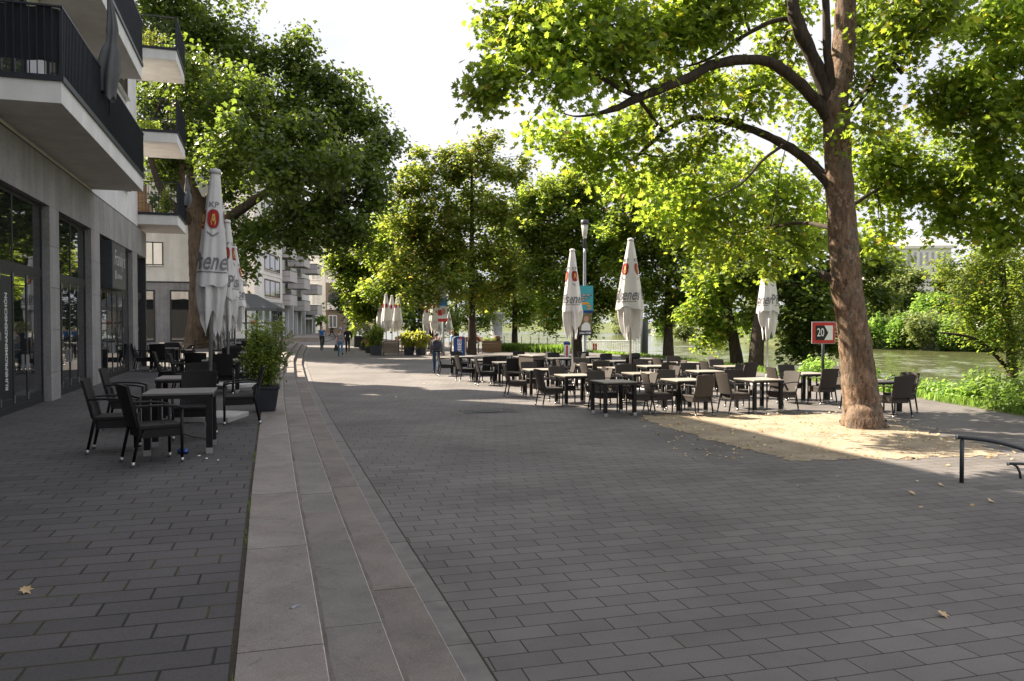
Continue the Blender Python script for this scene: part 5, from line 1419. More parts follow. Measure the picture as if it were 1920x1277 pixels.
SIDE = {'N': ((0, -1), 0.0, 'seen from behind at {}'), 'F': ((0, 1), PI, 'facing the viewer across {}'), 'L': ((-1, 0), -PI / 2, 'turned towards the river at {}'), 'R': ((1, 0), PI / 2, 'turned towards the building at {}')}
def setting(x, Y, z, sides, desc, tlabel, tp, cp, group, color, rot=TA, far=.62):
    rot += rnd.uniform(-.05, .05)
    place(tp, (x, Y, z), rot, tlabel, 'table', 'square tables ' + group)
    for sd in sides:
        key = sd[0]; (dx, dy), fa, txt = SIDE[key]
        d = far + rnd.uniform(-.06, .10); lat = rnd.uniform(-.08, .08)
        if len(sd) > 1: lat += .0
        lx, ly = dx * d + dy * lat, dy * d + dx * lat
        wx = x + math.cos(rot) * lx - math.sin(rot) * ly; wy = Y + math.sin(rot) * lx + math.cos(rot) * ly
        place(cp, (wx, wy, z), rot + fa + rnd.uniform(-.16, .16), color + ' wicker armchair ' + txt.format(desc), 'chair', 'wicker chairs ' + group)
gr = 'on the sunlit riverside terrace'
def tpos(px, ytop, z=0.0):
    p = G(px, ytop, z + .75); return p.x, p.y
RT = [  # px, y of table-top centre, chairs, description for the chairs, label of the table
    (1150, 714, 'FR', 'the table nearest the building shade', 'square table with black legs, nearest the edge of the building shade'),
    (1077, 702.5, 'LFR', 'the table between cabinet and shade edge', 'square sunlit table between the waste cabinet and the shade edge'),
    (1012, 692, 'LFR', 'the table beside the waste cabinet', 'square table beside the dark waste cabinet'),
    (1108, 683.5, 'LNF', 'the table in front of the lamp post', 'square table just in front of the lamp post'),
    (1153, 689, 'NLF', 'the table behind the tallest parasol pole', 'square table half hidden by the tallest parasol pole'),
    (1203, 699, 'LFR', 'the table below the tallest parasol', 'square table at the foot of the tallest parasol'),
    (1226, 685.5, 'FNR', 'the table in line with the fountain', 'square table in line with the river fountain'),
    (1283, 711, 'LNF', 'the front table by the dirt patch tip', 'square front table near the tip of the dirt patch'),
    (1323, 695, 'LFR', 'the table before the forked tree', 'square sunlit table some way before the forked tree'),
    (1286, 679, 'LFR', 'the back table by the straight-stemmed tree', 'square back table near the straight-stemmed tree'),
    (1372, 686, 'LNF', 'the table under the forked tree', 'square table right under the forked tree'),
    (1422, 710, 'LRF', 'the front table by the river parasol', 'square front table before the river parasol pole'),
    (1512, 699, 'LFNR', 'the table in front of the number sign', 'square table in front of the number sign post'),
    (1640, 713, 'RFN', 'the table hidden by the maple trunk', 'square table mostly hidden behind the maple trunk'),
]
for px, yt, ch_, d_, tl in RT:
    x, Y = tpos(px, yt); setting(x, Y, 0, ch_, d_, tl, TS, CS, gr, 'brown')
gs = 'in the shade behind the waste cabinet'
ST = [(868, 668, 'LF', 'the shaded table by the blue banner stand', 'square shaded table next to the blue banner stand'), (908, 674.5, 'LRN', 'the shaded table under the young tree', 'square shaded table right under the young tree'),
      (950, 678.5, 'LFN', 'the shaded table left of the cabinet', 'square shaded table just left of the waste cabinet'),
      (985, 668, 'FR', 'the shaded table by the grass', 'square shaded table close to the tall grass'), (1050, 671, 'LFR', 'the shaded table by the striped bin', 'square shaded table near the blue and red bin'),
      (1115, 669, 'FN', 'the shaded table by the white landing rail', 'square shaded table before the white landing rail'), (1163, 676, 'NF', 'the shaded table behind the tallest parasol', 'square shaded table beyond the tallest parasol'), (1216, 672, 'LF', 'the shaded table by the mooring post', 'square shaded table before the thick mooring post')]
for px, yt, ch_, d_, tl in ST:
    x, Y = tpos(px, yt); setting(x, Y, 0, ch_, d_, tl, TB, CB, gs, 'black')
# left cafe terrace
gt = 'on the left cafe terrace'
def lchair(x, Y, face, lab): place(CB, (x, Y, TZ), face - PI / 2 + rnd.uniform(-.05, .05), lab, 'chair', 'wicker chairs ' + gt)
p = G(337, 732, TZ + .75)
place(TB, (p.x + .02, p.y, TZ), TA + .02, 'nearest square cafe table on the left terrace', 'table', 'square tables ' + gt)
lchair(-4.10, 9.15, .72, 'nearest black wicker armchair, angled at the front terrace table')
lchair(-4.93, 9.95, .35, 'black wicker armchair side-on left of the front terrace table')
lchair(-4.42, 11.05, -1.35, 'black wicker armchair facing the viewer behind the front terrace table')
p = G(344, 707, TZ + .75)
place(TB, (p.x, p.y + .1, TZ), TA, 'second square cafe table on the left terrace, before the largest parasol', 'table', 'square tables ' + gt)
lchair(-5.85, 12.15, .3, 'black wicker armchair side-on left of the second terrace table')
lchair(-4.35, 12.65, PI + .3, 'black wicker armchair between second terrace table and potted shrub')
lchair(-5.25, 13.35, -1.3, 'black wicker armchair facing the viewer behind the second terrace table')
LT = [(414, 674, 'NLR', 'the third terrace table', 'third square cafe table of the terrace row'), (436, 660.5, 'NFR', 'the fourth terrace table', 'fourth square cafe table of the terrace row'), (450, 652, 'NLR', 'the fifth terrace table', 'fifth square cafe table of the terrace row'), (466, 645.5, 'NLR', 'the sixth terrace table', 'sixth square cafe table of the terrace row'), (482, 640, 'NR', 'the seventh terrace table before the pavilion', 'farthest square cafe table of the terrace row, before the pavilion'), (375, 671, 'LN', 'the inner table beside the old tree', 'square cafe table on the inner side of the third one'), (308, 652.5, 'NFL', 'the table by the last shop pillar', 'square cafe table next to the last stone shop pillar'), (318, 643, 'LR', 'the table before the corner house window', 'square cafe table before the corner house window')]
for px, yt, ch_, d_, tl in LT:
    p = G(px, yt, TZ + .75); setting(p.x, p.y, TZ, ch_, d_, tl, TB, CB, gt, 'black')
# ------------------------------------------------------------------ potted shrub on the step slab
q = G(500, 770, TZ); pr = empty('potted_shrub', (q.x, q.y, TZ), .25); tag(pr, 'bushy light green shrub in a dark square pot on the step slab', 'plant')
m = MB()
def sqr(h, z): return [(-h, -h, z), (h, -h, z), (h, h, z), (-h, h, z)]
m.hexa(sqr(.155, 0), sqr(.215, .40)); m.hexa(sqr(.235, .40), sqr(.240, .455)); m.build('pot', M['plastic'], pr, bevel=.012)
m = MB(); m.box((0, 0, .458), (.43, .43, .012)); m.build('soil', M['soil'], pr)
rr = random.Random(4); m = MB(); tips = []
for k in range(40):
    a = rr.uniform(0, 2 * PI); sp = rr.uniform(.05, .40); h = rr.uniform(.60, 1.50) - sp * .5
    b0 = Vector((math.cos(a) * .05, math.sin(a) * .05, .46)); b1 = Vector((math.cos(a) * sp, math.sin(a) * sp, .46 + h * .8))
    pts = bez(b0, b1, .05, 4, rr, .03); m.tube(pts, [.009, .008, .006, .004, .003], 5)
    for t in np.linspace(.3, 1.06, 9): tips.append(b0.lerp(b1, t) + Vector((rr.gauss(0, .07), rr.gauss(0, .07), rr.gauss(0, .05))))
m.build('stem', M['bark_dark'], pr)
rs = np.random.RandomState(9); CC = np.array([tuple(t) for t in tips]); rep = np.repeat(np.arange(len(CC)), 22); n = len(rep)
C = CC[rep] + rs.normal(0, .055, (n, 3)); C[:, 2] = np.maximum(C[:, 2], .5); N = rs.normal(0, .6, (n, 3)); N[:, 2] += .8
leaf_object('foliage', C, N, rs.uniform(.04, .075, n), T_OVAL, M['leaf_pot'], pr, rs)
m = MB(); m.tube([(-4.00, 9.05, TZ + .47), (-3.92, 9.2, TZ + .40), (-3.86, 9.32, TZ + .30), (-3.80, 9.45, TZ + .24), (-3.72, 9.62, TZ + .20), (-3.78, 9.78, TZ + .17)], .008, 6); tag(m.build('lock_cable', M['black']), 'thin black lock cable from the nearest armchair to the table leg', 'cable')
# litter near the front table
q = G(343, 851, TZ); m = MB(); m.tube([(-.06, 0, .033), (-.02, .004, .033), (.02, -.004, .032), (.06, 0, .033)], [.028, .033, .027, .033], 14); o = m.build('crushed_can', simple('blue_tin', (.05, .10, .32), .3, .6), loc=q, rz=.1); tag(o, 'crushed blue and white drink can lying by the front table leg', 'can')
q = G(553, 1138, TZ); m = MB(); m.hexa([(-.012, -.035, .002), (.010, -.03, .002), (.014, .03, .003), (-.006, .035, .003)], [(-.010, -.03, .006), (.008, -.025, .010), (.012, .025, .012), (-.004, .03, .007)]); o = m.build('plastic_scrap', M['steel'], loc=q, rz=-.5); tag(o, 'small crumpled foil scrap lying on the step slab', 'litter')
for i, (px, py) in enumerate(((373, 855), (387, 860), (409, 863))):
    q = G(px, py, TZ); m = MB(); m.hexa([(-.017, -.010, .001), (.013, -.013, .001), (.018, .008, .001), (-.01, .012, .001)], [(-.013, -.008, .010), (.012, -.01, .006), (.014, .006, .011), (-.007, .01, .007)]); o = m.build('paper_scrap', M['signwhite'], loc=q, rz=i); tag(o, 'tiny white paper scrap on the terrace paving ' + ('below the front table', 'beside the front table leg', 'farthest right of the front table', 'in the open paving by the nearest chair', 'towards the picture edge')[i], 'litter', 'paper scraps on the terrace')
# ------------------------------------------------------------------ street lamp with posters
lx, lY = at(1096, 34), 34
lp = empty('street_lamp', (lx, lY, 0)); tag(lp, 'grey street lamp with glass cone head carrying two posters', 'lamp')
m = MB(); m.lathe([(.12, 0), (.12, .5), (.085, .55), (.075, 3), (.06, 5.0), (.055, 5.25)], 16); m.build('pole', M['steel'], lp)
m = MB(); m.lathe([(.06, 5.2), (.09, 5.25), (.075, 5.6), (.085, 5.62)], 16); m.build('collar', M['galv_dark'], lp)
gt_ = NT('lamp_glass'); gt_.setc((.75, .72, .64)); gt_.p(Roughness=.15); gt_.b.inputs['Transmission Weight'].default_value = .5
m = MB(); m.lathe([(.075, 5.62), (.10, 5.75), (.155, 6.22)], 20); m.build('lamp_shade', gt_.mat, lp)
m = MB(); m.lathe([(.165, 6.22), (.17, 6.26), (.165, 6.40), (.13, 6.42)], 20); m.build('lamp_cap', M['galv_dark'], lp)
def panel_text(m_, vs, fs, x, z, y): m_.add([(x + v.x, y, z + v.y) for v in vs], fs)
def poster(loc, w, h, name, label, rz=0):
    r = empty(name, loc, rz); tag(r, label, 'poster', 'campaign posters'); return r
p = poster((lx + .05, lY - .13, 3.04), .60, 1.15, 'campaign_poster', 'turquoise poster with white text bars and orange arrow on the lamp post', -.12)
m = MB(); lbox(m, -.30, .30, -.008, .008, -.58, .58); m.build('board', M['turq'], p)
m = MB(); lbox(m, -.30, .30, -.014, -.009, -.58, -.47); m.build('blue_band', M['blue'], p)
m = MB(); lbox(m, -.24, .22, -.013, -.009, .14, .22); lbox(m, -.24, .13, -.013, -.009, .03, .11); lbox(m, -.24, -.03, -.013, -.009, -.08, 0.0); m.build('text_bars', M['black'], p)
for k, (tx, zz, ww) in enumerate((('STARKE STADT', .18, .42), ('FÜR ALLE', .07, .33), ('JETZT', -.04, .19))):
    vs, fs = text_mesh(tx, .075, 0, .002); xs = [v.x for v in vs]; kk = ww / (max(xs) - min(xs)); m = MB(); m.add([(-.23 + (v.x - min(xs)) * kk, -.016, zz + v.y) for v in vs], fs); m.build('lettering', M['signwhite'], p)
m = MB(); m.prism([(-.22, -.05), (.05, -.05), (.16, 0), (.05, .05), (-.22, .05)], 0, .006); m.xform(Matrix.Translation((0, -.009, -.17)) @ Matrix.Rotation(PI / 2, 4, 'X')); m.build('arrow_print', M['orange'], p)
m = MB(); lbox(m, .06, .20, -.014, -.009, -.33, -.24); lbox(m, .06, .20, -.014, -.009, -.42, -.37); m.build('logo_print', M['orange'], p)
p = poster((lx + .03, lY - .13, 1.98), .56, .92, 'portrait_poster', 'poster with portrait of a person in white shirt, dark caption strip', -.12)
m = MB(); lbox(m, -.28, .28, -.008, .008, -.47, .47); m.build('board', simple('poster_olive_photo', (.16, .15, .06), .6, var=.6, scale=9), p)
m = MB(); lbox(m, -.30, .28, -.014, -.009, -.47, -.27); m.build('caption_strip', simple('poster_navy', (.02, .025, .06), .5), p)
m = MB(); m.add([(-.18, -.012, -.265), (.22, -.012, -.265), (.20, -.012, -.02), (.10, -.012, .08), (-.04, -.012, .08), (-.16, -.012, -.04)], [(0, 1, 2, 3, 4, 5)]); m.build('shirt_print', M['signwhite'], p)
m = MB(); m.add([(.03 + .10 * math.cos(a), -.013, .22 + .13 * math.sin(a)) for a in [2 * PI * k / 20 for k in range(20)]], [tuple(range(20))]); m.build('face_print', M['skin'], p)
vs, fs = text_mesh('Ulrike WEISE', .11, .1, .003); xs = [v.x for v in vs]; kk = .5 / (max(xs) - min(xs)); m = MB(); m.add([(v.x * kk - .01, -.017, -.37 + v.y) for v in vs], fs); m.build('lettering', M['signwhite'], p)
# second lamp post with posters
l2 = empty('street_lamp', (at(831, 50), 50, 0)); tag(l2, 'far lamp post behind the backpacker, mostly hidden by colourful posters', 'lamp')
m = MB(); m.lathe([(.10, 0), (.08, .6), (.06, 5.2)], 12); m.build('pole', M['steel'], l2)
m = MB(); m.lathe([(.09, 5.2), (.16, 5.75), (.16, 5.9), (.1, 5.92)], 14); m.build('lamp_shade', M['lightgrey'], l2)
p = poster((at(830, 50), 49.85, 2.85), .5, 1.3, 'campaign_poster', 'colourful blue and red portrait poster on the far lamp post', 0)
m = MB(); lbox(m, -.28, .28, -.01, .01, -.75, .75); m.build('board', M['signwhite'], p)
m = MB(); lbox(m, -.28, .28, -.016, -.011, .25, .72); m.build('blue_band', simple('poster_sky_blue', (.05, .25, .55), .5, var=.5, scale=8), p)
m = MB(); lbox(m, -.28, .28, -.016, -.011, -.75, -.55); lbox(m, -.28, .0, -.016, -.011, -.35, .0); m.build('red_band', M['signred'], p)
m = MB(); m.add([(.08 + .14 * math.cos(a), -.017, -.1 + .2 * math.sin(a)) for a in [2 * PI * k / 20 for k in range(20)]], [tuple(range(20))]); m.build('face_print', M['skin'], p)
p = poster((at(830, 50), 49.85, 4.0), .5, .8, 'campaign_poster', 'pale upper poster on the far lamp post among leaves', 0)
m = MB(); lbox(m, -.26, .26, -.01, .01, -.42, .42); m.build('board', M['signwhite'], p); m = MB(); lbox(m, -.2, .2, -.016, -.011, .05, .15); lbox(m, -.2, .1, -.016, -.011, -.15, -.05); m.build('text_bars', M['black'], p)
# ------------------------------------------------------------------ number sign
s_ = empty('water_sign', (at(1544, 27.6), 27.6, -.1), -.06); tag(s_, 'red framed white sign with black arrow and number 20 on a post', 'sign')
m = MB(); m.tube([(0, .04, 0), (0, .04, 2.15)], .05, 12); m.build('post', M['galv_dark'], s_)
m = MB(); lbox(m, -.40, .40, -.012, .012, 1.42, 2.18); m.build('panel', M['lightgrey'], s_, bevel=.005)
m = MB(); lbox(m, -.38, .38, -.020, -.014, 1.44, 2.16); m.build('red_border', M['signred'], s_)
m = MB(); lbox(m, -.28, .31, -.026, -.022, 1.55, 2.05); m.build('white_field', M['signwhite'], s_)
m = MB(); m.add([(-.28, -.030, 1.55), (.02, -.030, 1.55), (.155, -.030, 1.80), (.02, -.030, 2.05), (-.28, -.030, 2.05)], [(0, 1, 2, 3, 4)]); m.build('arrow', M['black'], s_)
vs, fs = text_mesh('20', .40, 0, .004); m = MB(); m.add([(-.105 + v.x * .62, -.034, 1.80 + v.y) for v in vs], fs); m.build('lettering', M['signwhite'], s_)
# ------------------------------------------------------------------ waste cabinet, bin, banner
w0 = G(990, 729, 0); wc = empty('waste_cabinet', (w0.x + .12, w0.y + .42, 0), .55); tag(wc, 'dark wooden waste and tray cabinet beside the sunlit tables', 'cabinet')
m = MB(); lbox(m, -.21, .21, -.42, .42, .0, .62); lbox(m, -.21, -.19, -.42, .42, .62, 1.0); lbox(m, .19, .21, -.42, .42, .62, 1.0); lbox(m, -.19, .19, .40, .42, .62, 1.0); lbox(m, -.19, .19, -.42, -.40, .90, 1.0); lbox(m, -.19, .19, -.42, -.40, .62, .66)
wm_ = wood_mat('dark_stained_wood', (.035, .028, .024), (.085, .07, .058))
m.build('body', wm_, wc)
m = MB(); lbox(m, -.19, .19, -.36, .40, .625, .985); m.build('inner_bin', M['black'], wc)
m = MB(); lbox(m, -.235, .235, -.45, .45, 1.0, 1.035); m.build('top', M['top'], wc, bevel=.004)
for y in (-.1, .15):
    m = MB(); lbox(m, .21, .235, y - .05, y + .05, .80, .82); m.build('handle', M['alu'], wc)
m = MB(); lbox(m, -.195, .195, -.428, -.421, .02, .60); m.build('front_door', simple('brushed_dark_steel', (.10, .095, .09), .35, .6, var=.3), wc)
bn = empty('litter_bin', (at(1063, 42), 42, 0)); tag(bn, 'small round bin striped blue, white and red on a post', 'bin')
m = MB(); m.tube([(0, .12, 0), (0, .12, 1.0)], .025, 8); m.build('post', M['steel'], bn)
m = MB(); m.lathe([(.14, .25), (.16, .3), (.17, .85), (.16, .9)], 18); m.build('drum', M['signwhite'], bn)
m = MB(); m.lathe([(.185, .9), (.18, 1.0), (.10, 1.06), (.02, 1.07)], 18); m.build('lid', M['blue'], bn)
for k, mt in ((0, 'signred'), (2.2, 'blue'), (4.2, 'signred')):
    m = MB(); vs = []; 
    for z, r_ in ((.3, .163), (.85, .174)):
        for j in range(5): a = -1.9 + k + j * .15; vs.append((r_ * math.cos(a), r_ * math.sin(a), z))
    m.add(vs, [(j, j + 1, j + 6, j + 5) for j in range(4)]); m.build('stripe', M[mt], bn)
bs = empty('banner_stand', (at(861, 46), 46, 0), .35); tag(bs, 'blue upright advertising stand with white vertical letters', 'sign')
m = MB(); vs = []; n = 10; prof = [(-.36, 0), (.36, 0), (.36, 1.18), (.30, 1.26), (-.20, 1.26), (-.36, 1.14)]
m.add([(x, -.02, z) for x, z in prof] + [(x, .30, z) for x, z in prof], [(0, 1, 2, 3, 4, 5), (11, 10, 9, 8, 7, 6)] + [(i, 6 + i, 6 + (i + 1) % 6, (i + 1) % 6) for i in range(6)]); m.build('body', M['signwhite'], bs)
m = MB(); m.add([(x * .96, -.026, .03 + z * .96) for x, z in prof], [(0, 1, 2, 3, 4, 5)]); m.build('blue_face', M['blue'], bs)
vs, fs = text_mesh('QIIIES', .34, 0, .010); xs = [v.x for v in vs]; kk = 1.0 / (max(xs) - min(xs)); m = MB(); m.add([(.02 - v.y * .95, -.032, .62 + v.x * kk) for v in vs], fs); m.build('lettering', M['signwhite'], bs)
m = MB(); m.box((.1, -.034, 1.14), (.18, .004, .12)); m.build('logo', M['signred'], bs)
# ------------------------------------------------------------------ bicycle hoops
def hoop(x, Y, rz, label, small=False):
    r = empty('bicycle_hoop', (x, Y, 0), rz); tag(r, label, 'bicycle stand', 'bent tube bicycle stands')
    m = MB(); m.tube([(0, 0, 0), (0, 0, .545)], .026, 14); m.tube([(0, 0, .545), (0, 0, .565)], .018, 10); m.build('post', M['galv_dark'], r)
    pts = []
    for k in range(21):
        t = k / 20; a = t * 1.35
        xx = -.05 + 1.30 * math.sin(a) / math.sin(1.35); zz = .58 - .58 * ((1 - math.cos(a)) / (1 - math.cos(1.35))) ** 1.05
        pts.append((xx, 0, max(zz, 0)))
    m = MB(); m.tube(pts, .026, 14); m.build('arched_tube', M['galv_dark'], r)
    m = MB(); m.tube([(-.075, 0, .583), (-.05, 0, .583)], .033, 14); m.build('end_cap', M['steel'], r)
    return r
q = G(1803, 905); hoop(q.x, q.y, -.40, 'nearer bent tube bicycle hoop at the shade edge')
q = G(1912, 897); hr = empty('bicycle_hoop', (q.x, q.y, 0), -.35); tag(hr, 'low bent tube wheel loop cut by the picture edge', 'bicycle stand', 'bent tube bicycle stands')
m = MB(); m.tube([(-.13, 0, .185), (-.05, 0, .192), (.1, 0, .195), (.5, 0, .17), (.8, 0, .10), (.95, 0, 0)], .018, 12); m.build('top_tube', M['galv_dark'], hr)
m = MB(); m.tube([(-.08, 0, .185), (-.03, 0, .15), (.0, 0, .08), (.01, 0, 0)], .016, 12); m.build('post', M['galv_dark'], hr)
m = MB(); m.tube([(-.15, 0, .184), (-.125, 0, .185)], .024, 12); m.build('end_cap', M['steel'], hr)
# manhole
q = G(915, 771); m = MB()
lbox(m, -.62, .62, -.40, .40, .001, .005); mh = m.build('drain_cover', simple('dark_drain_stone', (.05, .048, .046), .85), loc=q, rz=TA); tag(mh, 'round iron drain cover in a dark paved square', 'drain cover')
m = MB(); m.lathe([(.36, .005), (.36, .014), (.33, .016), (.30, .010), (.02, .010)], 32); m.build('iron_ring', M['galv_dark'], mh)
for k in range(9):
    pass
m = MB()
for k in range(9):
    x = -.26 + k * .065; h = math.sqrt(max(0, .29 ** 2 - x * x)); lbox(m, x - .016, x + .016, -h, h, .010, .016)
m.build('grating', M['black'], mh)
# ------------------------------------------------------------------ guest garden: planters and wooden furniture
def potted(name, label, px, py, D, pot, plant, seed, cat='plant', group='pots along the guest garden edge'):
    b = P(px, py, D); b.z = 0
    r = empty(name, tuple(b), seed * .3); tag(r, label, cat, group)
    w, h, mt = pot; m = MB(); m.hexa(sqr(w * .44, 0), sqr(w * .5, h)); m.build('pot', M[mt], r, bevel=.01)
    kind, pw, ph, lm = plant; rs = np.random.RandomState(seed); rr = random.Random(seed)
    m = MB(); tips = []
    ns = 46 if kind == 'bamboo' else 14
    for k in range(ns):
        a = rr.uniform(0, 2 * PI); sp = pw * .5 * rr.uniform(.1, 1); hh = ph * rr.uniform(.55, 1) * (1 - .25 * sp / (pw * .5))
        b0 = Vector((math.cos(a) * w * .25, math.sin(a) * w * .25, h - .02)); b1 = Vector((math.cos(a) * sp, math.sin(a) * sp, h + hh))
        m.tube(bez(b0, b1, .03, 3, rr, .02), [.008, .007, .005, .003], 4)
        for t in np.linspace(.2, 1.0, 8): tips.append(b0.lerp(b1, t))
    m.build('stem', M['bark_dark'] if kind != 'bamboo' else M[lm], r)
    CC = np.array([tuple(t) for t in tips]); rep = np.repeat(np.arange(len(CC)), 12); n = len(rep)
    C = CC[rep] + rs.normal(0, .07, (n, 3))
    if kind == 'bamboo':
        dirs = rs.normal(0, .5, (n, 3)); dirs[:, 2] += .7; leaf_object('foliage', C, rs.normal(0, 1, (n, 3)), rs.uniform(.14, .26, n), T_OVAL, M[lm], r, rs, dirs=dirs)
    else:
        N = rs.normal(0, .6, (n, 3)); N[:, 2] += .6; leaf_object('foliage', C, N, rs.uniform(.06, .12, n), T_OVAL, M[lm], r, rs)
potted('potted_bamboo', 'green bamboo in dark pot beside the wooden planter bench', 705, 666, 50, (.68, .62, 'plastic'), ('bamboo', .9, 1.25, 'leaf_pot'), 1)
potted('potted_bamboo', 'golden bamboo in square pot just past the wooden planter bench', 767, 666, 50.3, (.50, .55, 'plastic'), ('bamboo', 1.2, .95, 'leaf_bamboo'), 2)
potted('potted_bamboo', 'golden bamboo in square pot nearest the backpacker', 789, 666.5, 50, (.48, .5, 'plastic'), ('bamboo', 1.0, 1.0, 'leaf_bamboo'), 3)
potted('potted_olive', 'silvery olive bush in clay tub near the promenade trees', 689, 655, 62, (.6, .75, 'terracotta'), ('olive', 1.9, 1.9, 'leaf_olive'), 4)
potted('potted_shrub', 'reddish shrub in tall clay tub beside the olive bush', 692, 659, 57, (.5, .8, 'terracotta'), ('olive', .5, .5, 'leaf_yel'), 5)
potted('potted_shrub', 'leafy shrub in white tub far along the promenade', 662, 650, 70, (.6, .7, 'signwhite'), ('olive', 1.2, 1.3, 'leaf_mid'), 6)
potted('potted_shrub', 'dark low tub with small plant before the clay tubs', 683, 657, 59, (.5, .35, 'plastic'), ('olive', .4, .3, 'leaf_mid'), 7)
potted('potted_shrub', 'small dark tub with low plant at the foot of the green bamboo', 695, 662.5, 53.5, (.55, .4, 'plastic'), ('olive', .4, .3, 'leaf_mid'), 8)
for i, (px, D, lab) in enumerate(((669, 66, 'dark upright menu stand farther from the olive bush'), (679, 64, 'dark upright menu stand next to the olive bush'))):
    o = empty('menu_stand', (at(px, D), D, 0), .2); tag(o, lab, 'stand', 'dark menu stands')
    m = MB(); lbox(m, -.22, .22, -.05, .05, .06, .95); m.build('board', M['plastic'], o); m = MB(); lbox(m, -.26, .26, -.2, .2, 0, .06); m.build('foot', M['galv_dark'], o)
r = empty('planter_bench', (at(732.5, 50.2), 50.2, 0), .05); tag(r, 'slatted wooden planter box with dark soil before the four parasols', 'planter')
m = MB()
for k in range(5): lbox(m, -.46, .46, -.22, .22, .12 + k * .13, .12 + k * .13 + .12)
m.build('box', M['wood_grey'], r)
for sx in (-1, 1):
    for sy in (-1, 1):
        m = MB(); lbox(m, sx * .46 - .03, sx * .46 + .03, sy * .22 - .03, sy * .22 + .03, 0, .80); m.build('leg', M['wood_grey'], r)
m = MB(); lbox(m, -.50, .50, -.27, .27, .80, .84); lbox(m, -.42, .42, -.18, .18, .84, .90); m.build('rim', M['wood'], r)
r = empty('planter_box', (at(922, 55), 55, 0), .05); tag(r, 'long plank-sided planter box by the tall grass', 'planter')
m = MB()
for k in range(4): lbox(m, -.66, .66, -.3, .3, .02 + k * .2, .2 + k * .2)
m.build('box', M['wood'], r)
m = MB(); lbox(m, -.62, .62, -.26, .26, .8, .82); m.build('soil', M['soil'], r)
m = MB(); m.lathe([(.17, .82), (.21, 1.12), (.19, 1.14)], 14, c=(.38, 0, 0)); m.build('clay_pot', M['terracotta'], r)
rs = np.random.RandomState(3); C = np.stack([rs.uniform(-.6, .6, 500), rs.uniform(-.25, .25, 500), rs.uniform(.83, 1.0, 500)], 1); leaf_object('foliage', C, rs.normal(0, 1, (500, 3)) + np.array([0, 0, 1]), rs.uniform(.05, .1, 500), T_OVAL, M['leaf_mid'], r, rs)
def bar_table():
    r = empty('bar_table'); m = MB()
    for k in range(5): lbox(m, -.4, .4, -.4 + k * .162, -.4 + k * .162 + .155, 1.05, 1.09)
    m.build('tabletop', M['wood'], r)
    for sx in (-1, 1):
        for sy in (-1, 1):
            m = MB(); lbox(m, sx * .33 - .035, sx * .33 + .035, sy * .33 - .035, sy * .33 + .035, 0, 1.05); m.build('leg', M['wood'], r)
    return r
def bar_stool():
    r = empty('bar_stool'); m = MB(); lbox(m, -.19, .19, -.19, .19, .76, .80); m.build('seat', M['wood'], r)
    m = MB(); lbox(m, -.19, .19, .17, .20, .80, 1.08); m.build('backrest', M['wood'], r)
    for sx in (-1, 1):
        for sy in (-1, 1):
            m = MB(); m.tube([(sx * .16, sy * .16, .76), (sx * .20, sy * .20, 0)], .02, 6); m.build('leg', M['galv_dark'], r)
    m = MB(); 
    for sx in (-1, 1): m.bar((sx * .185, -.185, .3), (sx * .185, .185, .3), .02); m.bar((-.185, sx * .185, .3), (.185, sx * .185, .3), .02)
    m.build('foot_ring', M['galv_dark'], r)
    return r
bt = bar_table(); bt2 = bar_stool()
BT = [(800, 52, 'high wooden table behind the golden bamboo'), (838, 54, 'high wooden table beside the seated red-haired guest'), (885, 54, 'high wooden table to the river side of the young tree'), (757, 56, 'high wooden table behind the planter bench')]
for i, (px, D, lab) in enumerate(BT):
    o = bt if i == 0 else copy_tree(bt); o.location = (at(px, D), D, 0); o.rotation_euler = (0, 0, i * .2); tag(o, lab, 'table', 'high wooden tables in the guest garden')
BS = [(792, 51, 'wooden bar stool nearest the golden bamboo'), (808, 51.3, 'wooden bar stool close to the backpacker'), (826, 53, 'wooden bar stool between lamp post and backpacker'), (850, 53, 'wooden bar stool beside the banner stand'), (872, 53.5, 'wooden bar stool behind the banner stand'), (897, 53.5, 'wooden bar stool between young tree and plank planter'), (764, 55, 'wooden bar stool behind the first golden bamboo'), (783, 55.5, 'wooden bar stool between the two golden bamboos'), (748, 55, 'wooden bar stool behind the planter bench')]
for i, (px, D, lab) in enumerate(BS):
    o = bt2 if i == 0 else copy_tree(bt2); o.location = (at(px, D), D, 0); o.rotation_euler = (0, 0, i * 1.1); tag(o, lab, 'stool', 'wooden bar stools in the guest garden')
# pavilion
pv = empty('glazed_pavilion', (-16.6, 45, TZ), .19); tag(pv, 'dark framed glazed pavilion with grey tent roof on the terrace', 'pavilion')
pw, pl_, ph = 3.0, 5.0, 2.45
m = MB()
for x in (0, pw * .5, pw):
    for y in (0, pl_): lbox(m, x - .05, x + .05, y - .05, y + .05, 0, ph)
for y in [pl_ * k / 5 for k in range(1, 5)]: 
    for x in (0, pw): lbox(m, x - .04, x + .04, y - .04, y + .04, 0, ph)
for z in (.05, .55, 1.55, ph - .08):
    for y in (0, pl_): lbox(m, .05, pw - .05, y - .03, y + .03, z, z + .06)
    for x in (0, pw): lbox(m, x - .03, x + .03, .05, pl_ - .05, z, z + .06)
m.build('frame', M['frame'], pv)
gl_ = NT('clear_pavilion_glass'); gl_.setc((.75, .8, .8)); gl_.p(Roughness=.02); gl_.b.inputs['Transmission Weight'].default_value = .9; gl_.b.inputs['IOR'].default_value = 1.05
m = MB(); lbox(m, .06, pw - .06, -.006, .006, .1, ph - .1); m.build('pane', gl_.mat, pv)
m = MB(); lbox(m, pw - .006, pw + .006, .06, pl_ - .06, .1, ph - .1); m.build('pane', gl_.mat, pv)
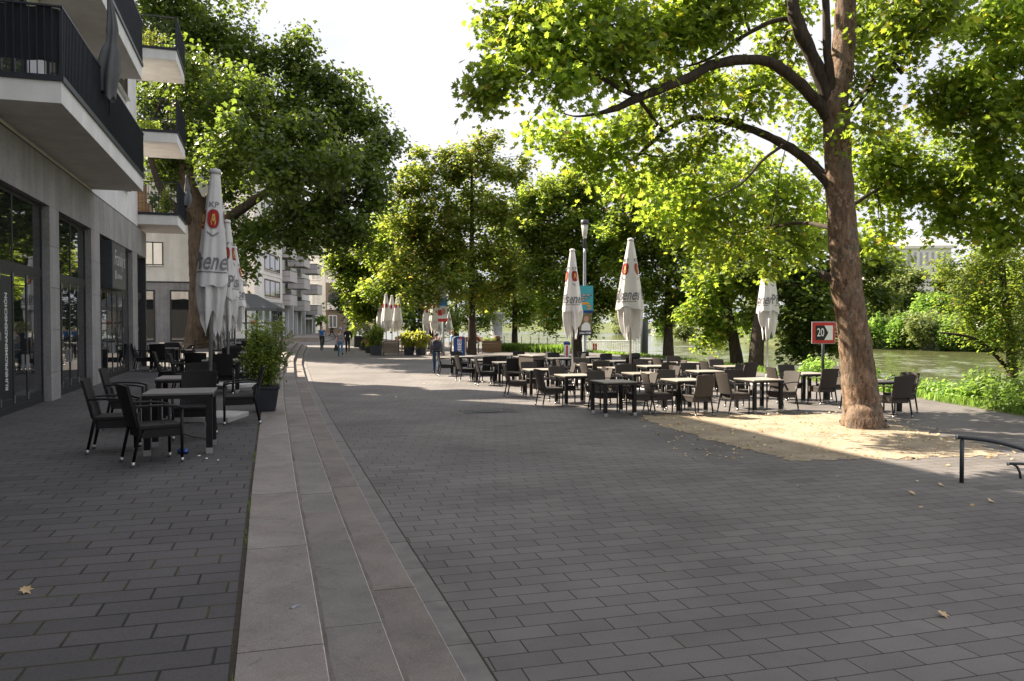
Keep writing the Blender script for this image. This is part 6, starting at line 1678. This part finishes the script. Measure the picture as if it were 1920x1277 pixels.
m = MB(); c0 = [(-.2, -.2, ph), (pw + .2, -.2, ph), (pw + .2, pl_ + .2, ph), (-.2, pl_ + .2, ph)]
m.hexa(c0, [(pw * .45, pl_ * .2, ph + .85), (pw * .55, pl_ * .2, ph + .85), (pw * .55, pl_ * .8, ph + .85), (pw * .45, pl_ * .8, ph + .85)])
lbox(m, -.2, pw + .2, -.21, -.19, ph - .18, ph); lbox(m, pw + .19, pw + .21, -.19, pl_ + .19, ph - .18, ph); m.build('tent_roof', M['canvas_grey'], pv)
m = MB(); m.add([(1.9 + .13 * math.cos(a), -.012, 1.6 + .13 * math.sin(a)) for a in [2 * PI * k / 18 for k in range(18)]], [tuple(range(18))]); m.build('round_notice', M['signred'], pv)
m = MB(); lbox(m, 2.15, 2.5, -.012, -.008, 1.2, 1.75); m.build('paper_notice', M['signwhite'], pv)
# white open parasol and palm at the far platform
wp = empty('open_parasol', (at(577, 118), 118, TZ)); tag(wp, 'white open parasol on the far platform', 'parasol')
m = MB(); m.lathe([(.02, 2.9), (2.3, 2.25), (2.3, 2.05)], 8, cap=False); m.build('canopy', M['canvas'], wp); m = MB(); m.tube([(0, 0, 0), (0, 0, 2.9)], .04, 8); m.build('pole', M['alu'], wp)
pt = empty('palm_tree', (at(602, 116), 116, TZ)); tag(pt, 'small fan palm in front of the arched house', 'palm')
m = MB(); m.tube([(0, 0, 0), (.03, 0, .6), (0, 0, 1.3), (.05, 0, 1.75)], [.20, .15, .16, .18], 10); m.build('trunk', M['bark_old'], pt)
rs = np.random.RandomState(2); C = []; Dd = []
for k in range(26):
    a = rs.uniform(0, 2 * PI); e = rs.uniform(-.7, 1.0); d = np.array([math.cos(a) * math.cos(e), math.sin(a) * math.cos(e), math.sin(e)])
    for j in range(6): C.append(np.array([0.05, 0, 1.8]) + d * .8 + rs.normal(0, .05, 3)); Dd.append(d + rs.normal(0, .25, 3) - np.array([0, 0, .15]))
leaf_object('crown', np.array(C), rs.normal(0, 1, (len(C), 3)), rs.uniform(.7, 1.0, len(C)), T_BLADE, M['leaf_bush'], pt, rs, dirs=np.array(Dd))
# ------------------------------------------------------------------ river things
m = MB(); m.lathe([(.30, -2.5), (.30, 2.25), (.26, 2.32), (.05, 2.36)], 20); o = m.build('mooring_post', M['galv_dark'], loc=(at(1208, 62), 62, 0)); tag(o, 'thick dark mooring post standing in the river', 'post')
m = MB(); m.lathe([(1.0, -2.6), (1.0, -.6), (.92, -.55), (.92, 3.2), (1.1, 3.3), (1.1, 3.6)], 28); o = m.build('river_pier', simple('grey_concrete', (.26, .27, .29), .8, var=.3, scale=1.5), loc=(at(931, 125), 125, 0)); tag(o, 'round grey concrete pier standing in the river', 'pier')
ft = empty('fountain', (at(1232, 205), 205, WZ)); tag(ft, 'white fountain of water jets on the river', 'fountain')
m = MB(); m.lathe([(1.6, -.4), (1.6, .15), (1.2, .2)], 20); m.build('float', M['galv_dark'], ft)
wj = NT('white_spray'); wj.setc((.85, .87, .88)); wj.p(Roughness=.9)
rs = np.random.RandomState(4); C = []
for k in range(9):
    a = 2 * PI * k / 9; vr = 1.6 if k % 2 else .8; vz = 6.2
    for t in np.linspace(0, 1.25, 70): C.append((math.cos(a) * vr * t + rs.normal(0, .05 + .1 * t), math.sin(a) * vr * t + rs.normal(0, .05 + .1 * t), .2 + vz * t - 4.9 * t * t + rs.normal(0, .05)))
for t in np.linspace(0, 1, 80): C.append((rs.normal(0, .06), rs.normal(0, .06), .2 + 4.2 * t))
C = np.array(C); n = len(C); leaf_object('water_jets', C, rs.normal(0, 1, (n, 3)), rs.uniform(.14, .36, n), T_RHOMB, wj.mat, ft, rs)
fe = empty('river_railing', (0, 0, 0)); tag(fe, 'grey metal railing along the river behind the tall grass', 'railing')
Fp = [(at(868, 72), 72), (at(930, 68), 68), (at(995, 64), 64), (at(1060, 59.5), 59.5)]
m = MB(); m2 = MB()
for (a, b), (c, d) in zip(Fp, Fp[1:]):
    for z in (.35, .7, 1.02): m.bar((a, b, z - .1), (c, d, z - .1), .05, .05)
    for k in range(4):
        t = k / 4; x, y = a + (c - a) * t, b + (d - b) * t; m2.bar((x, y, -.8), (x, y, .95), .07)
        m2.bar((x, y, .3), (a + (c - a) * (t + .12), b + (d - b) * (t + .12), .58), .03)
m.build('rails', M['steel'], fe); m2.build('posts', M['steel'], fe)
jt = empty('landing_stage', (0, 0, 0)); tag(jt, 'white landing stage with thin barred rail on the river', 'landing stage')
x0, x1 = at(1095, 66), at(1200, 66)
m = MB(); lbox(m, x0, x1, 65, 69, -1.7, -.55); m.build('pontoon', M['signwhite'], jt)
for y in (65.05, 68.95):
    m = MB(); lbox(m, x0, x1, y - .03, y + .03, .47, .53); lbox(m, x0, x1, y - .02, y + .02, -.35, -.31)
    for k in range(30): x = x0 + (x1 - x0) * k / 29; lbox(m, x - .012, x + .012, y - .012, y + .012, -.55, .47)
    m.build('rail', M['signwhite'], jt)
m = MB(); lbox(m, at(1111, 65) , at(1119.5, 65), 64.96, 65.0, -.25, .35); m.build('red_notice', M['signred'], jt)
m = MB(); lbox(m, at(1112.5, 65), at(1118, 65), 64.945, 64.955, .02, .08); lbox(m, at(1114.6, 65), at(1116, 65), 64.945, 64.955, -.2, .3); m.build('notice_cross', M['signwhite'], jt)
# ------------------------------------------------------------------ people
def skin_mesh(J, E, root, sub=2):
    names = list(J); idx = {n: i for i, n in enumerate(names)}
    me = bpy.data.meshes.new('figure'); me.from_pydata([J[n][0] for n in names], [(idx[a], idx[b]) for a, b in E], [])
    o = bpy.data.objects.new('figure', me); col.objects.link(o)
    sk = o.modifiers.new('s', 'SKIN'); sk.use_smooth_shade = True; sk.branch_smoothing = .4
    ss = o.modifiers.new('d', 'SUBSURF'); ss.levels = sub; ss.render_levels = sub
    lay = me.skin_vertices[0].data
    for n in names:
        r = J[n][1]; lay[idx[n]].radius = r if isinstance(r, tuple) else (r, r)
        lay[idx[n]].use_root = (n == root)
    dg = bpy.context.evaluated_depsgraph_get(); dg.update()
    res = bpy.data.meshes.new_from_object(o.evaluated_get(dg))
    bpy.data.objects.remove(o); bpy.data.meshes.remove(me)
    vs = [tuple(v.co) for v in res.vertices]; fs = [tuple(p.vertices) for p in res.polygons]
    bpy.data.meshes.remove(res)
    return vs, fs
def person(loc, rz, label, h=1.75, top=(.2, .2, .2), legs=(.03, .06, .12), shoes=(.03, .02, .02), hair=(.05, .035, .025), lf=.28, rf=-.22, arm=(.2, -.25), sleeve=True, jacket=False, ride=False, sit=False, elbow=0.15):
    k = h / 1.75
    r = empty('person', loc, rz); tag(r, label, 'person')
    V = lambda x, y, z: (x * k, y * k, z * k)
    J = {}
    J['pelvis'] = (V(0, 0, .96), (.135 * k, .10 * k)); J['waist'] = (V(0, .0, 1.10), (.125 * k, .09 * k)); J['chest'] = (V(0, .01, 1.32), (.15 * k, .10 * k)); J['neck0'] = (V(0, 0, 1.46), .065 * k); J['neck'] = (V(0, .01, 1.53), .050 * k)
    J['head0'] = (V(0, .03, 1.60), (.068 * k, .080 * k)); J['head1'] = (V(0, .02, 1.67), (.074 * k, .090 * k)); J['head2'] = (V(0, .015, 1.72), (.055 * k, .068 * k))
    E = [('pelvis', 'waist'), ('waist', 'chest'), ('chest', 'neck0'), ('neck0', 'neck'), ('neck', 'head0'), ('head0', 'head1'), ('head1', 'head2')]
    for s, n, sw, am in ((-1, 'l', lf, arm[0]), (1, 'r', rf, arm[1])):
        hip = Vector((s * .09, 0, .92))
        if ride or sit:
            knee = Vector((s * .10, .36, .86 if s > 0 else .70)) if ride else Vector((s * .11, .42, .93))
            ank = Vector((s * .10, .20, .42 if s > 0 else .26)) if ride else Vector((s * .11, .40, .52))
        else:
            knee = hip + Vector((0, math.sin(sw) * .43, -math.cos(sw) * .43)); b = sw - (.5 if sw < 0 else .1)
            ank = knee + Vector((0, math.sin(b) * .42, -math.cos(b) * .42))
        toe = ank + Vector((0, .15, -.05 if sw > 0 else -.09))
        J['hip' + n] = (V(*hip), .088 * k); J['knee' + n] = (V(*knee), .058 * k); J['calf' + n] = (V(*(knee.lerp(ank, .35) + Vector((0, -.012, 0)))), .056 * k); J['ank' + n] = (V(*ank), .036 * k); J['toe' + n] = (V(*toe), (.040 * k, .026 * k))
        E += [('pelvis', 'hip' + n), ('hip' + n, 'knee' + n), ('knee' + n, 'calf' + n), ('calf' + n, 'ank' + n), ('ank' + n, 'toe' + n)]
        sh = Vector((s * .185, 0, 1.42)); el = sh + Vector((s * .05, math.sin(am) * .29, -math.cos(am) * .29)); b = am + elbow
        if ride: el = sh + Vector((s * .05, .18, -.22)); b = 1.0
        wr = el + Vector((s * .0, math.sin(b) * .25, -math.cos(b) * .25)); d = (wr - el).normalized(); hd = wr + d * .09
        J['sh' + n] = (V(*sh), .060 * k); J['el' + n] = (V(*el), .042 * k); J['wr' + n] = (V(*wr), .028 * k); J['hd' + n] = (V(*hd), (.020 * k, .036 * k))
        E += [('chest', 'sh' + n), ('sh' + n, 'el' + n), ('el' + n, 'wr' + n), ('wr' + n, 'hd' + n)]
    vs, fs = skin_mesh(J, E, 'pelvis')
    body = MB(); body.add(vs, fs, 0, True)
    for s, n in ((-1, 'l'), (1, 'r')):            # five fingers, slightly curled
        hd = Vector(J['hd' + n][0]); wr = Vector(J['wr' + n][0]); d = (hd - wr).normalized(); side = Vector((0, 1, 0)); side = (side - d * side.dot(d)).normalized(); pal = d.cross(side)
        for j, (o_, L_) in enumerate(((-.027, .062), (-.009, .075), (.009, .080), (.026, .070))):
            a = hd + side * o_ * k; b = a + d * L_ * .55 * k; c = b + (d * .8 + pal * (-s) * .6).normalized() * L_ * .45 * k
            body.tube([a, b, c], [.0095 * k, .009 * k, .007 * k], 6)
        a = wr + d * .03 * k + side * .022 * k; body.tube([a, a + (d * .6 + side * .8) * .035 * k, a + (d * .95 + side * .7) * .06 * k], [.011 * k, .010 * k, .008 * k], 6)
    hc = Vector(V(0, .025, 1.64))                 # face
    body.tube([hc + Vector((0, .078, .02)) * k, hc + Vector((0, .107, -.012)) * k, hc + Vector((0, .085, -.022)) * k], [.008 * k, .014 * k, .010 * k], 6)
    for s in (-1, 1): body.tube([hc + Vector((s * .072, -.01, .015)) * k, hc + Vector((s * .088, -.018, 0)) * k, hc + Vector((s * .073, -.008, -.02)) * k], [.010 * k, .014 * k, .008 * k], 6)
    body.build('body', M['skin'], r)
    m = MB()
    for s in (-1, 1): m.lathe([(.002, -.011 * k), (.010 * k, -.006 * k), (.011 * k, 0), (.010 * k, .006 * k), (.002, .011 * k)], 8, c=tuple(hc + Vector((s * .032, .080, .02)) * k))
    m.build('eyes', M['black'], r)
    m = MB(); m.box(tuple(hc + Vector((0, .088, -.045)) * k), (.045 * k, .012 * k, .010 * k)); m.build('mouth', simple('lips', (.35, .12, .10), .5), r)
    def garment(name, keys, edges, add, c, rough=.85, root=None):
        JJ = {n: (J[n][0] if n not in cut else cut[n], tuple(q + add for q in (J[n][1] if isinstance(J[n][1], tuple) else (J[n][1],) * 2))) for n in keys}
        v, f = skin_mesh(JJ, edges, root or keys[0]); mm = MB(); mm.add(v, f, 0, True); mm.build(name, simple('cloth_' + name, c, rough, var=.25, scale=9, bump=.4, bscale=14), r)
    cut = {}
    tk = ['pelvis', 'waist', 'chest', 'neck0', 'shl', 'shr', 'ell', 'elr'] + (['wrl', 'wrr'] if sleeve else [])
    te = [('pelvis', 'waist'), ('waist', 'chest'), ('chest', 'neck0'), ('chest', 'shl'), ('chest', 'shr'), ('shl', 'ell'), ('shr', 'elr')] + ([('ell', 'wrl'), ('elr', 'wrr')] if sleeve else [])
    if not sleeve:
        for s in 'lr': cut['el' + s] = tuple(Vector(J['sh' + s][0]).lerp(Vector(J['el' + s][0]), .7))
    if jacket: cut['pelvis'] = V(0, 0, .88)
    garment('jacket' if jacket else 'shirt', tk, te, .016 * k if not jacket else .024 * k, top, root='chest')
    cut = {}
    garment('trousers', ['pelvis', 'hipl', 'hipr', 'kneel', 'kneer', 'calfl', 'calfr', 'ankl', 'ankr'], [('pelvis', 'hipl'), ('pelvis', 'hipr'), ('hipl', 'kneel'), ('hipr', 'kneer'), ('kneel', 'calfl'), ('kneer', 'calfr'), ('calfl', 'ankl'), ('calfr', 'ankr')], .014 * k, legs)
    for n in 'lr':
        a, t = Vector(J['ank' + n][0]), Vector(J['toe' + n][0])
        m = MB(); m.tube([a + Vector((0, -.05, -.045)) * k, a + Vector((0, -.02, -.02)) * k, a.lerp(t, .5), t, t + Vector((0, .03, -.005)) * k], [.03 * k, .048 * k, .046 * k, .040 * k, .016 * k], 10); m.build('shoe', simple('shoe_leather', shoes, .5), r)
    m = MB(); vs = []; fs = []; n_ = 16; rows = 7
    for i in range(rows + 1):
        ph = i / rows * 1.75
        for q in range(n_):
            a = 2 * PI * q / n_; back = max(0, -math.sin(a)); pe = ph * (1 if back > .15 else .62)
            vs.append(tuple(hc + Vector((.091 * math.sin(pe) * math.cos(a), -.012 + .104 * math.sin(pe) * math.sin(a), .018 + .100 * math.cos(pe))) * k))
    for i in range(rows):
        for q in range(n_): fs.append((i * n_ + q, (i + 1) * n_ + q, (i + 1) * n_ + (q + 1) % n_, i * n_ + (q + 1) % n_))
    m.add(vs, fs, 0, True); m.build('hair', simple('hair', hair, .6, var=.3, scale=40), r)
    return r
# backpacker
q = G(818, 701); bp = person((q.x, q.y, .01), .05, 'man walking away in jeans and olive jacket with a dark backpack', 1.62, (.085, .092, .075), (.02, .05, .10), (.05, .02, .018), (.025, .02, .018), .22, -.3, (.12, -.1), elbow=.12)
m = MB(); prof = [(.10, 1.02), (.165, 1.06), (.17, 1.25), (.15, 1.40), (.08, 1.46)]
vs = []; fs = []; n = 16
for w, z in prof:
    for k in range(n):
        a = 2 * PI * k / n; c, s = math.cos(a), math.sin(a); vs.append((w * math.copysign(abs(c) ** .6, c), -.20 + .095 * math.copysign(abs(s) ** .6, s), z * .926))
for i in range(len(prof) - 1):
    for k in range(n): fs.append((i * n + k, i * n + (k + 1) % n, (i + 1) * n + (k + 1) % n, (i + 1) * n + k))
fs.append(tuple(range(n - 1, -1, -1))); fs.append(tuple((len(prof) - 1) * n + k for k in range(n)))
bk = empty('backpack', (q.x, q.y, .01), .05); tag(bk, 'dark blue backpack on the back of the walking man', 'backpack')
m.add(vs, fs, 0, True); m.build('bag', simple('navy_nylon', (.012, .014, .028), .7, var=.3, scale=12), bk)
m = MB(); m.box((0, -.295, 1.08), (.24, .04, .20)); m.build('front_pocket', simple('navy_nylon_pocket', (.016, .018, .034), .7), bk, bevel=.02)
m = MB()
for s in (-1, 1): m.tube([(s * .10, -.13, 1.30), (s * .115, -.02, 1.40), (s * .12, .115, 1.28), (s * .13, .10, 1.1), (s * .14, -.08, .98)], .014, 6)
m.build('strap', M['black'], bk)
q = G(638, 668); person((q.x, q.y, .01), .35, 'woman in grey T-shirt and blue jeans walking along the promenade', 1.65, (.20, .20, .215), (.07, .15, .27), (.02, .02, .02), (.17, .11, .07), .24, -.26, (-.1, .12), sleeve=False)
hb = empty('shopping_bag', (q.x - .27, q.y, .32), .4); tag(hb, 'dark crumpled bag hanging from the woman\'s hand', 'bag')
m = MB(); m.hexa([(-.14, -.07, 0), (.14, -.07, .03), (.16, .07, .02), (-.12, .07, 0)], [(-.05, -.03, .38), (.07, -.03, .38), (.07, .03, .40), (-.05, .03, .39)]); m.build('pouch', simple('dark_bag_cloth', (.018, .018, .014), .8), hb, bevel=.03)
m = MB(); m.tube([(-.04, 0, .38), (0, 0, .48), (.05, 0, .38)], .009, 6); m.build('handle', M['black'], hb)
q = G(652, 661.5); person((q.x, q.y, .01), .2, 'man in a dark suit walking away beside the woman', 1.76, (.010, .011, .018), (.010, .010, .014), (.01, .01, .01), (.05, .04, .035), .24, -.28, (-.2, .28), jacket=True)
# cyclist
q = G(603.5, 657); cyc = person((q.x, q.y, .10), .12, 'cyclist in bright blue shirt riding away', 1.72, (.02, .14, .42), (.012, .014, .02), (.02, .02, .02), (.30, .29, .28), ride=True, sleeve=False)
by = empty('bicycle', (q.x, q.y, 0), .12); tag(by, 'dark bicycle ridden by the person in blue', 'bicycle')
for y in (-.50, .55):
    m = MB(); ring = [(0, y + .33 * math.cos(a), .35 + .33 * math.sin(a)) for a in [2 * PI * k / 28 for k in range(29)]]; m.tube(ring, .018, 6, cap=False); w_ = m.build('wheel', M['black'], by)
    m = MB()
    for k in range(12): a = PI * k / 6; m.bar((0, y, .35), (0, y + .32 * math.cos(a), .35 + .32 * math.sin(a)), .003)
    m.tube([(-.04, y, .35), (.04, y, .35)], .02, 8); m.build('spokes', M['steel'], w_)
m = MB()
for a, b in (((0, -.50, .35), (0, -.02, .32)), ((0, -.50, .35), (0, -.16, .82)), ((0, -.02, .32), (0, -.16, .86)), ((0, -.02, .32), (0, .38, .78)), ((0, -.14, .75), (0, .38, .86)), ((0, .36, .98), (0, .55, .35))): m.tube([a, b], .016, 6)
m.build('frame', M['galv_dark'], by)
m = MB(); m.tube([(-.28, .26, 1.03), (-.1, .38, 1.04), (.1, .38, 1.04), (.28, .26, 1.03)], .014, 6); m.build('handlebar', M['steel'], by)
m = MB(); m.box((0, -.18, .90), (.15, .25, .05)); m.build('saddle', M['black'], by, bevel=.015)
m = MB(); m.tube([(-.09, -.02, .32), (.09, -.02, .32)], .09, 14); m.build('crank', M['galv_dark'], by)
# small figures farther on
q = P(638, 627, 100); person((q.x, 100, .0), 2.6, 'distant person in light blue shirt coming along the promenade', 1.75, (.30, .36, .50), (.03, .03, .04))
q = P(622, 627, 104); person((q.x, 104, .0), 1.2, 'distant person in dark clothes stepping off the far platform', 1.7, (.08, .06, .06), (.04, .04, .05), lf=.5, rf=-.5)
# guest seated in the garden
sx_ = at(848, 52)
person((sx_, 51.8, -.14), -1.2, 'red-haired guest in blue top sitting on a bar stool', 1.66, (.05, .22, .38), (.03, .03, .05), (.1, .05, .03), (.35, .11, .03), sit=True, sleeve=False)
person((at(893, 55), 54.5, -.14), 1.4, 'seated guest in red top beyond the young tree trunk', 1.66, (.30, .03, .03), (.03, .03, .05), (.1, .05, .03), (.10, .05, .03), sit=True, sleeve=False)
# ------------------------------------------------------------------ daylight
SUN_EL = R(41); SX, SY = -.86, .51
az = math.atan2(SX, SY)                      # clockwise from +Y (negative: to the left of the view)
w = bpy.data.worlds.new('World'); sc.world = w; w.use_nodes = True
nt = w.node_tree; bg = nt.nodes['Background']
sky = nt.nodes.new('ShaderNodeTexSky'); sky.sky_type = 'NISHITA'; sky.sun_disc = False
sky.sun_elevation = SUN_EL; sky.sun_rotation = az; sky.air_density = 1.0; sky.dust_density = 3.5; sky.ozone_density = 1.0
# thin high cloud
tc = nt.nodes.new('ShaderNodeTexCoord'); mp = nt.nodes.new('ShaderNodeMapping'); mp.inputs['Scale'].default_value = (1.0, 1.0, 3.0)
ns = nt.nodes.new('ShaderNodeTexNoise'); ns.inputs['Scale'].default_value = 2.2; ns.inputs['Detail'].default_value = 7; ns.inputs['Roughness'].default_value = .6
nt.links.new(tc.outputs['Generated'], mp.inputs[0]); nt.links.new(mp.outputs[0], ns.inputs['Vector'])
rp = nt.nodes.new('ShaderNodeValToRGB'); e = rp.color_ramp.elements
e[0].position = .36; e[0].color = (4.4, 4.6, 5.2, 1); e[1].position = .60; e[1].color = (5.9, 5.75, 5.95, 1)
nt.links.new(ns.outputs['Fac'], rp.inputs[0])
sz = nt.nodes.new('ShaderNodeSeparateXYZ'); nt.links.new(tc.outputs['Generated'], sz.inputs[0])
ev = nt.nodes.new('ShaderNodeMapRange'); ev.interpolation_type = 'SMOOTHSTEP'; nt.links.new(sz.outputs[2], ev.inputs[0])
ev.inputs[1].default_value = .30; ev.inputs[2].default_value = .62; ev.inputs[3].default_value = .82; ev.inputs[4].default_value = 1.12  # cloud brightened above the frame, added for fill light
vm = nt.nodes.new('ShaderNodeVectorMath'); vm.operation = 'SCALE'; nt.links.new(rp.outputs[0], vm.inputs[0]); nt.links.new(ev.outputs[0], vm.inputs['Scale'])
mx = nt.nodes.new('ShaderNodeMix'); mx.data_type = 'RGBA'; mx.inputs[0].default_value = .90
nt.links.new(sky.outputs[0], mx.inputs[6]); nt.links.new(vm.outputs[0], mx.inputs[7]); nt.links.new(mx.outputs[2], bg.inputs['Color'])
bg.inputs['Strength'].default_value = .06
sd = bpy.data.lights.new('sun', 'SUN'); sd.energy = 5.0; sd.angle = R(.55); sd.color = (1.0, .87, .70)
so = bpy.data.objects.new('sun', sd); col.objects.link(so)
d = Vector((SX, SY, 0)).normalized() * math.cos(SUN_EL) + Vector((0, 0, math.sin(SUN_EL)))
so.rotation_euler = d.to_track_quat('Z', 'Y').to_euler(); so.location = (-30, 20, 40)
sc.view_settings.view_transform = 'Standard'; sc.view_settings.look = 'None'; sc.view_settings.gamma = 1.0; sc.view_settings.exposure = 1.97
sc.render.engine = 'CYCLES'
sc.cycles.use_denoising = True
sc.cycles.max_bounces = 8; sc.cycles.diffuse_bounces = 3; sc.cycles.glossy_bounces = 3; sc.cycles.transmission_bounces = 5; sc.cycles.transparent_max_bounces = 4
sc.cycles.caustics_reflective = False; sc.cycles.caustics_refractive = False
sc.cycles.sample_clamp_indirect = 8
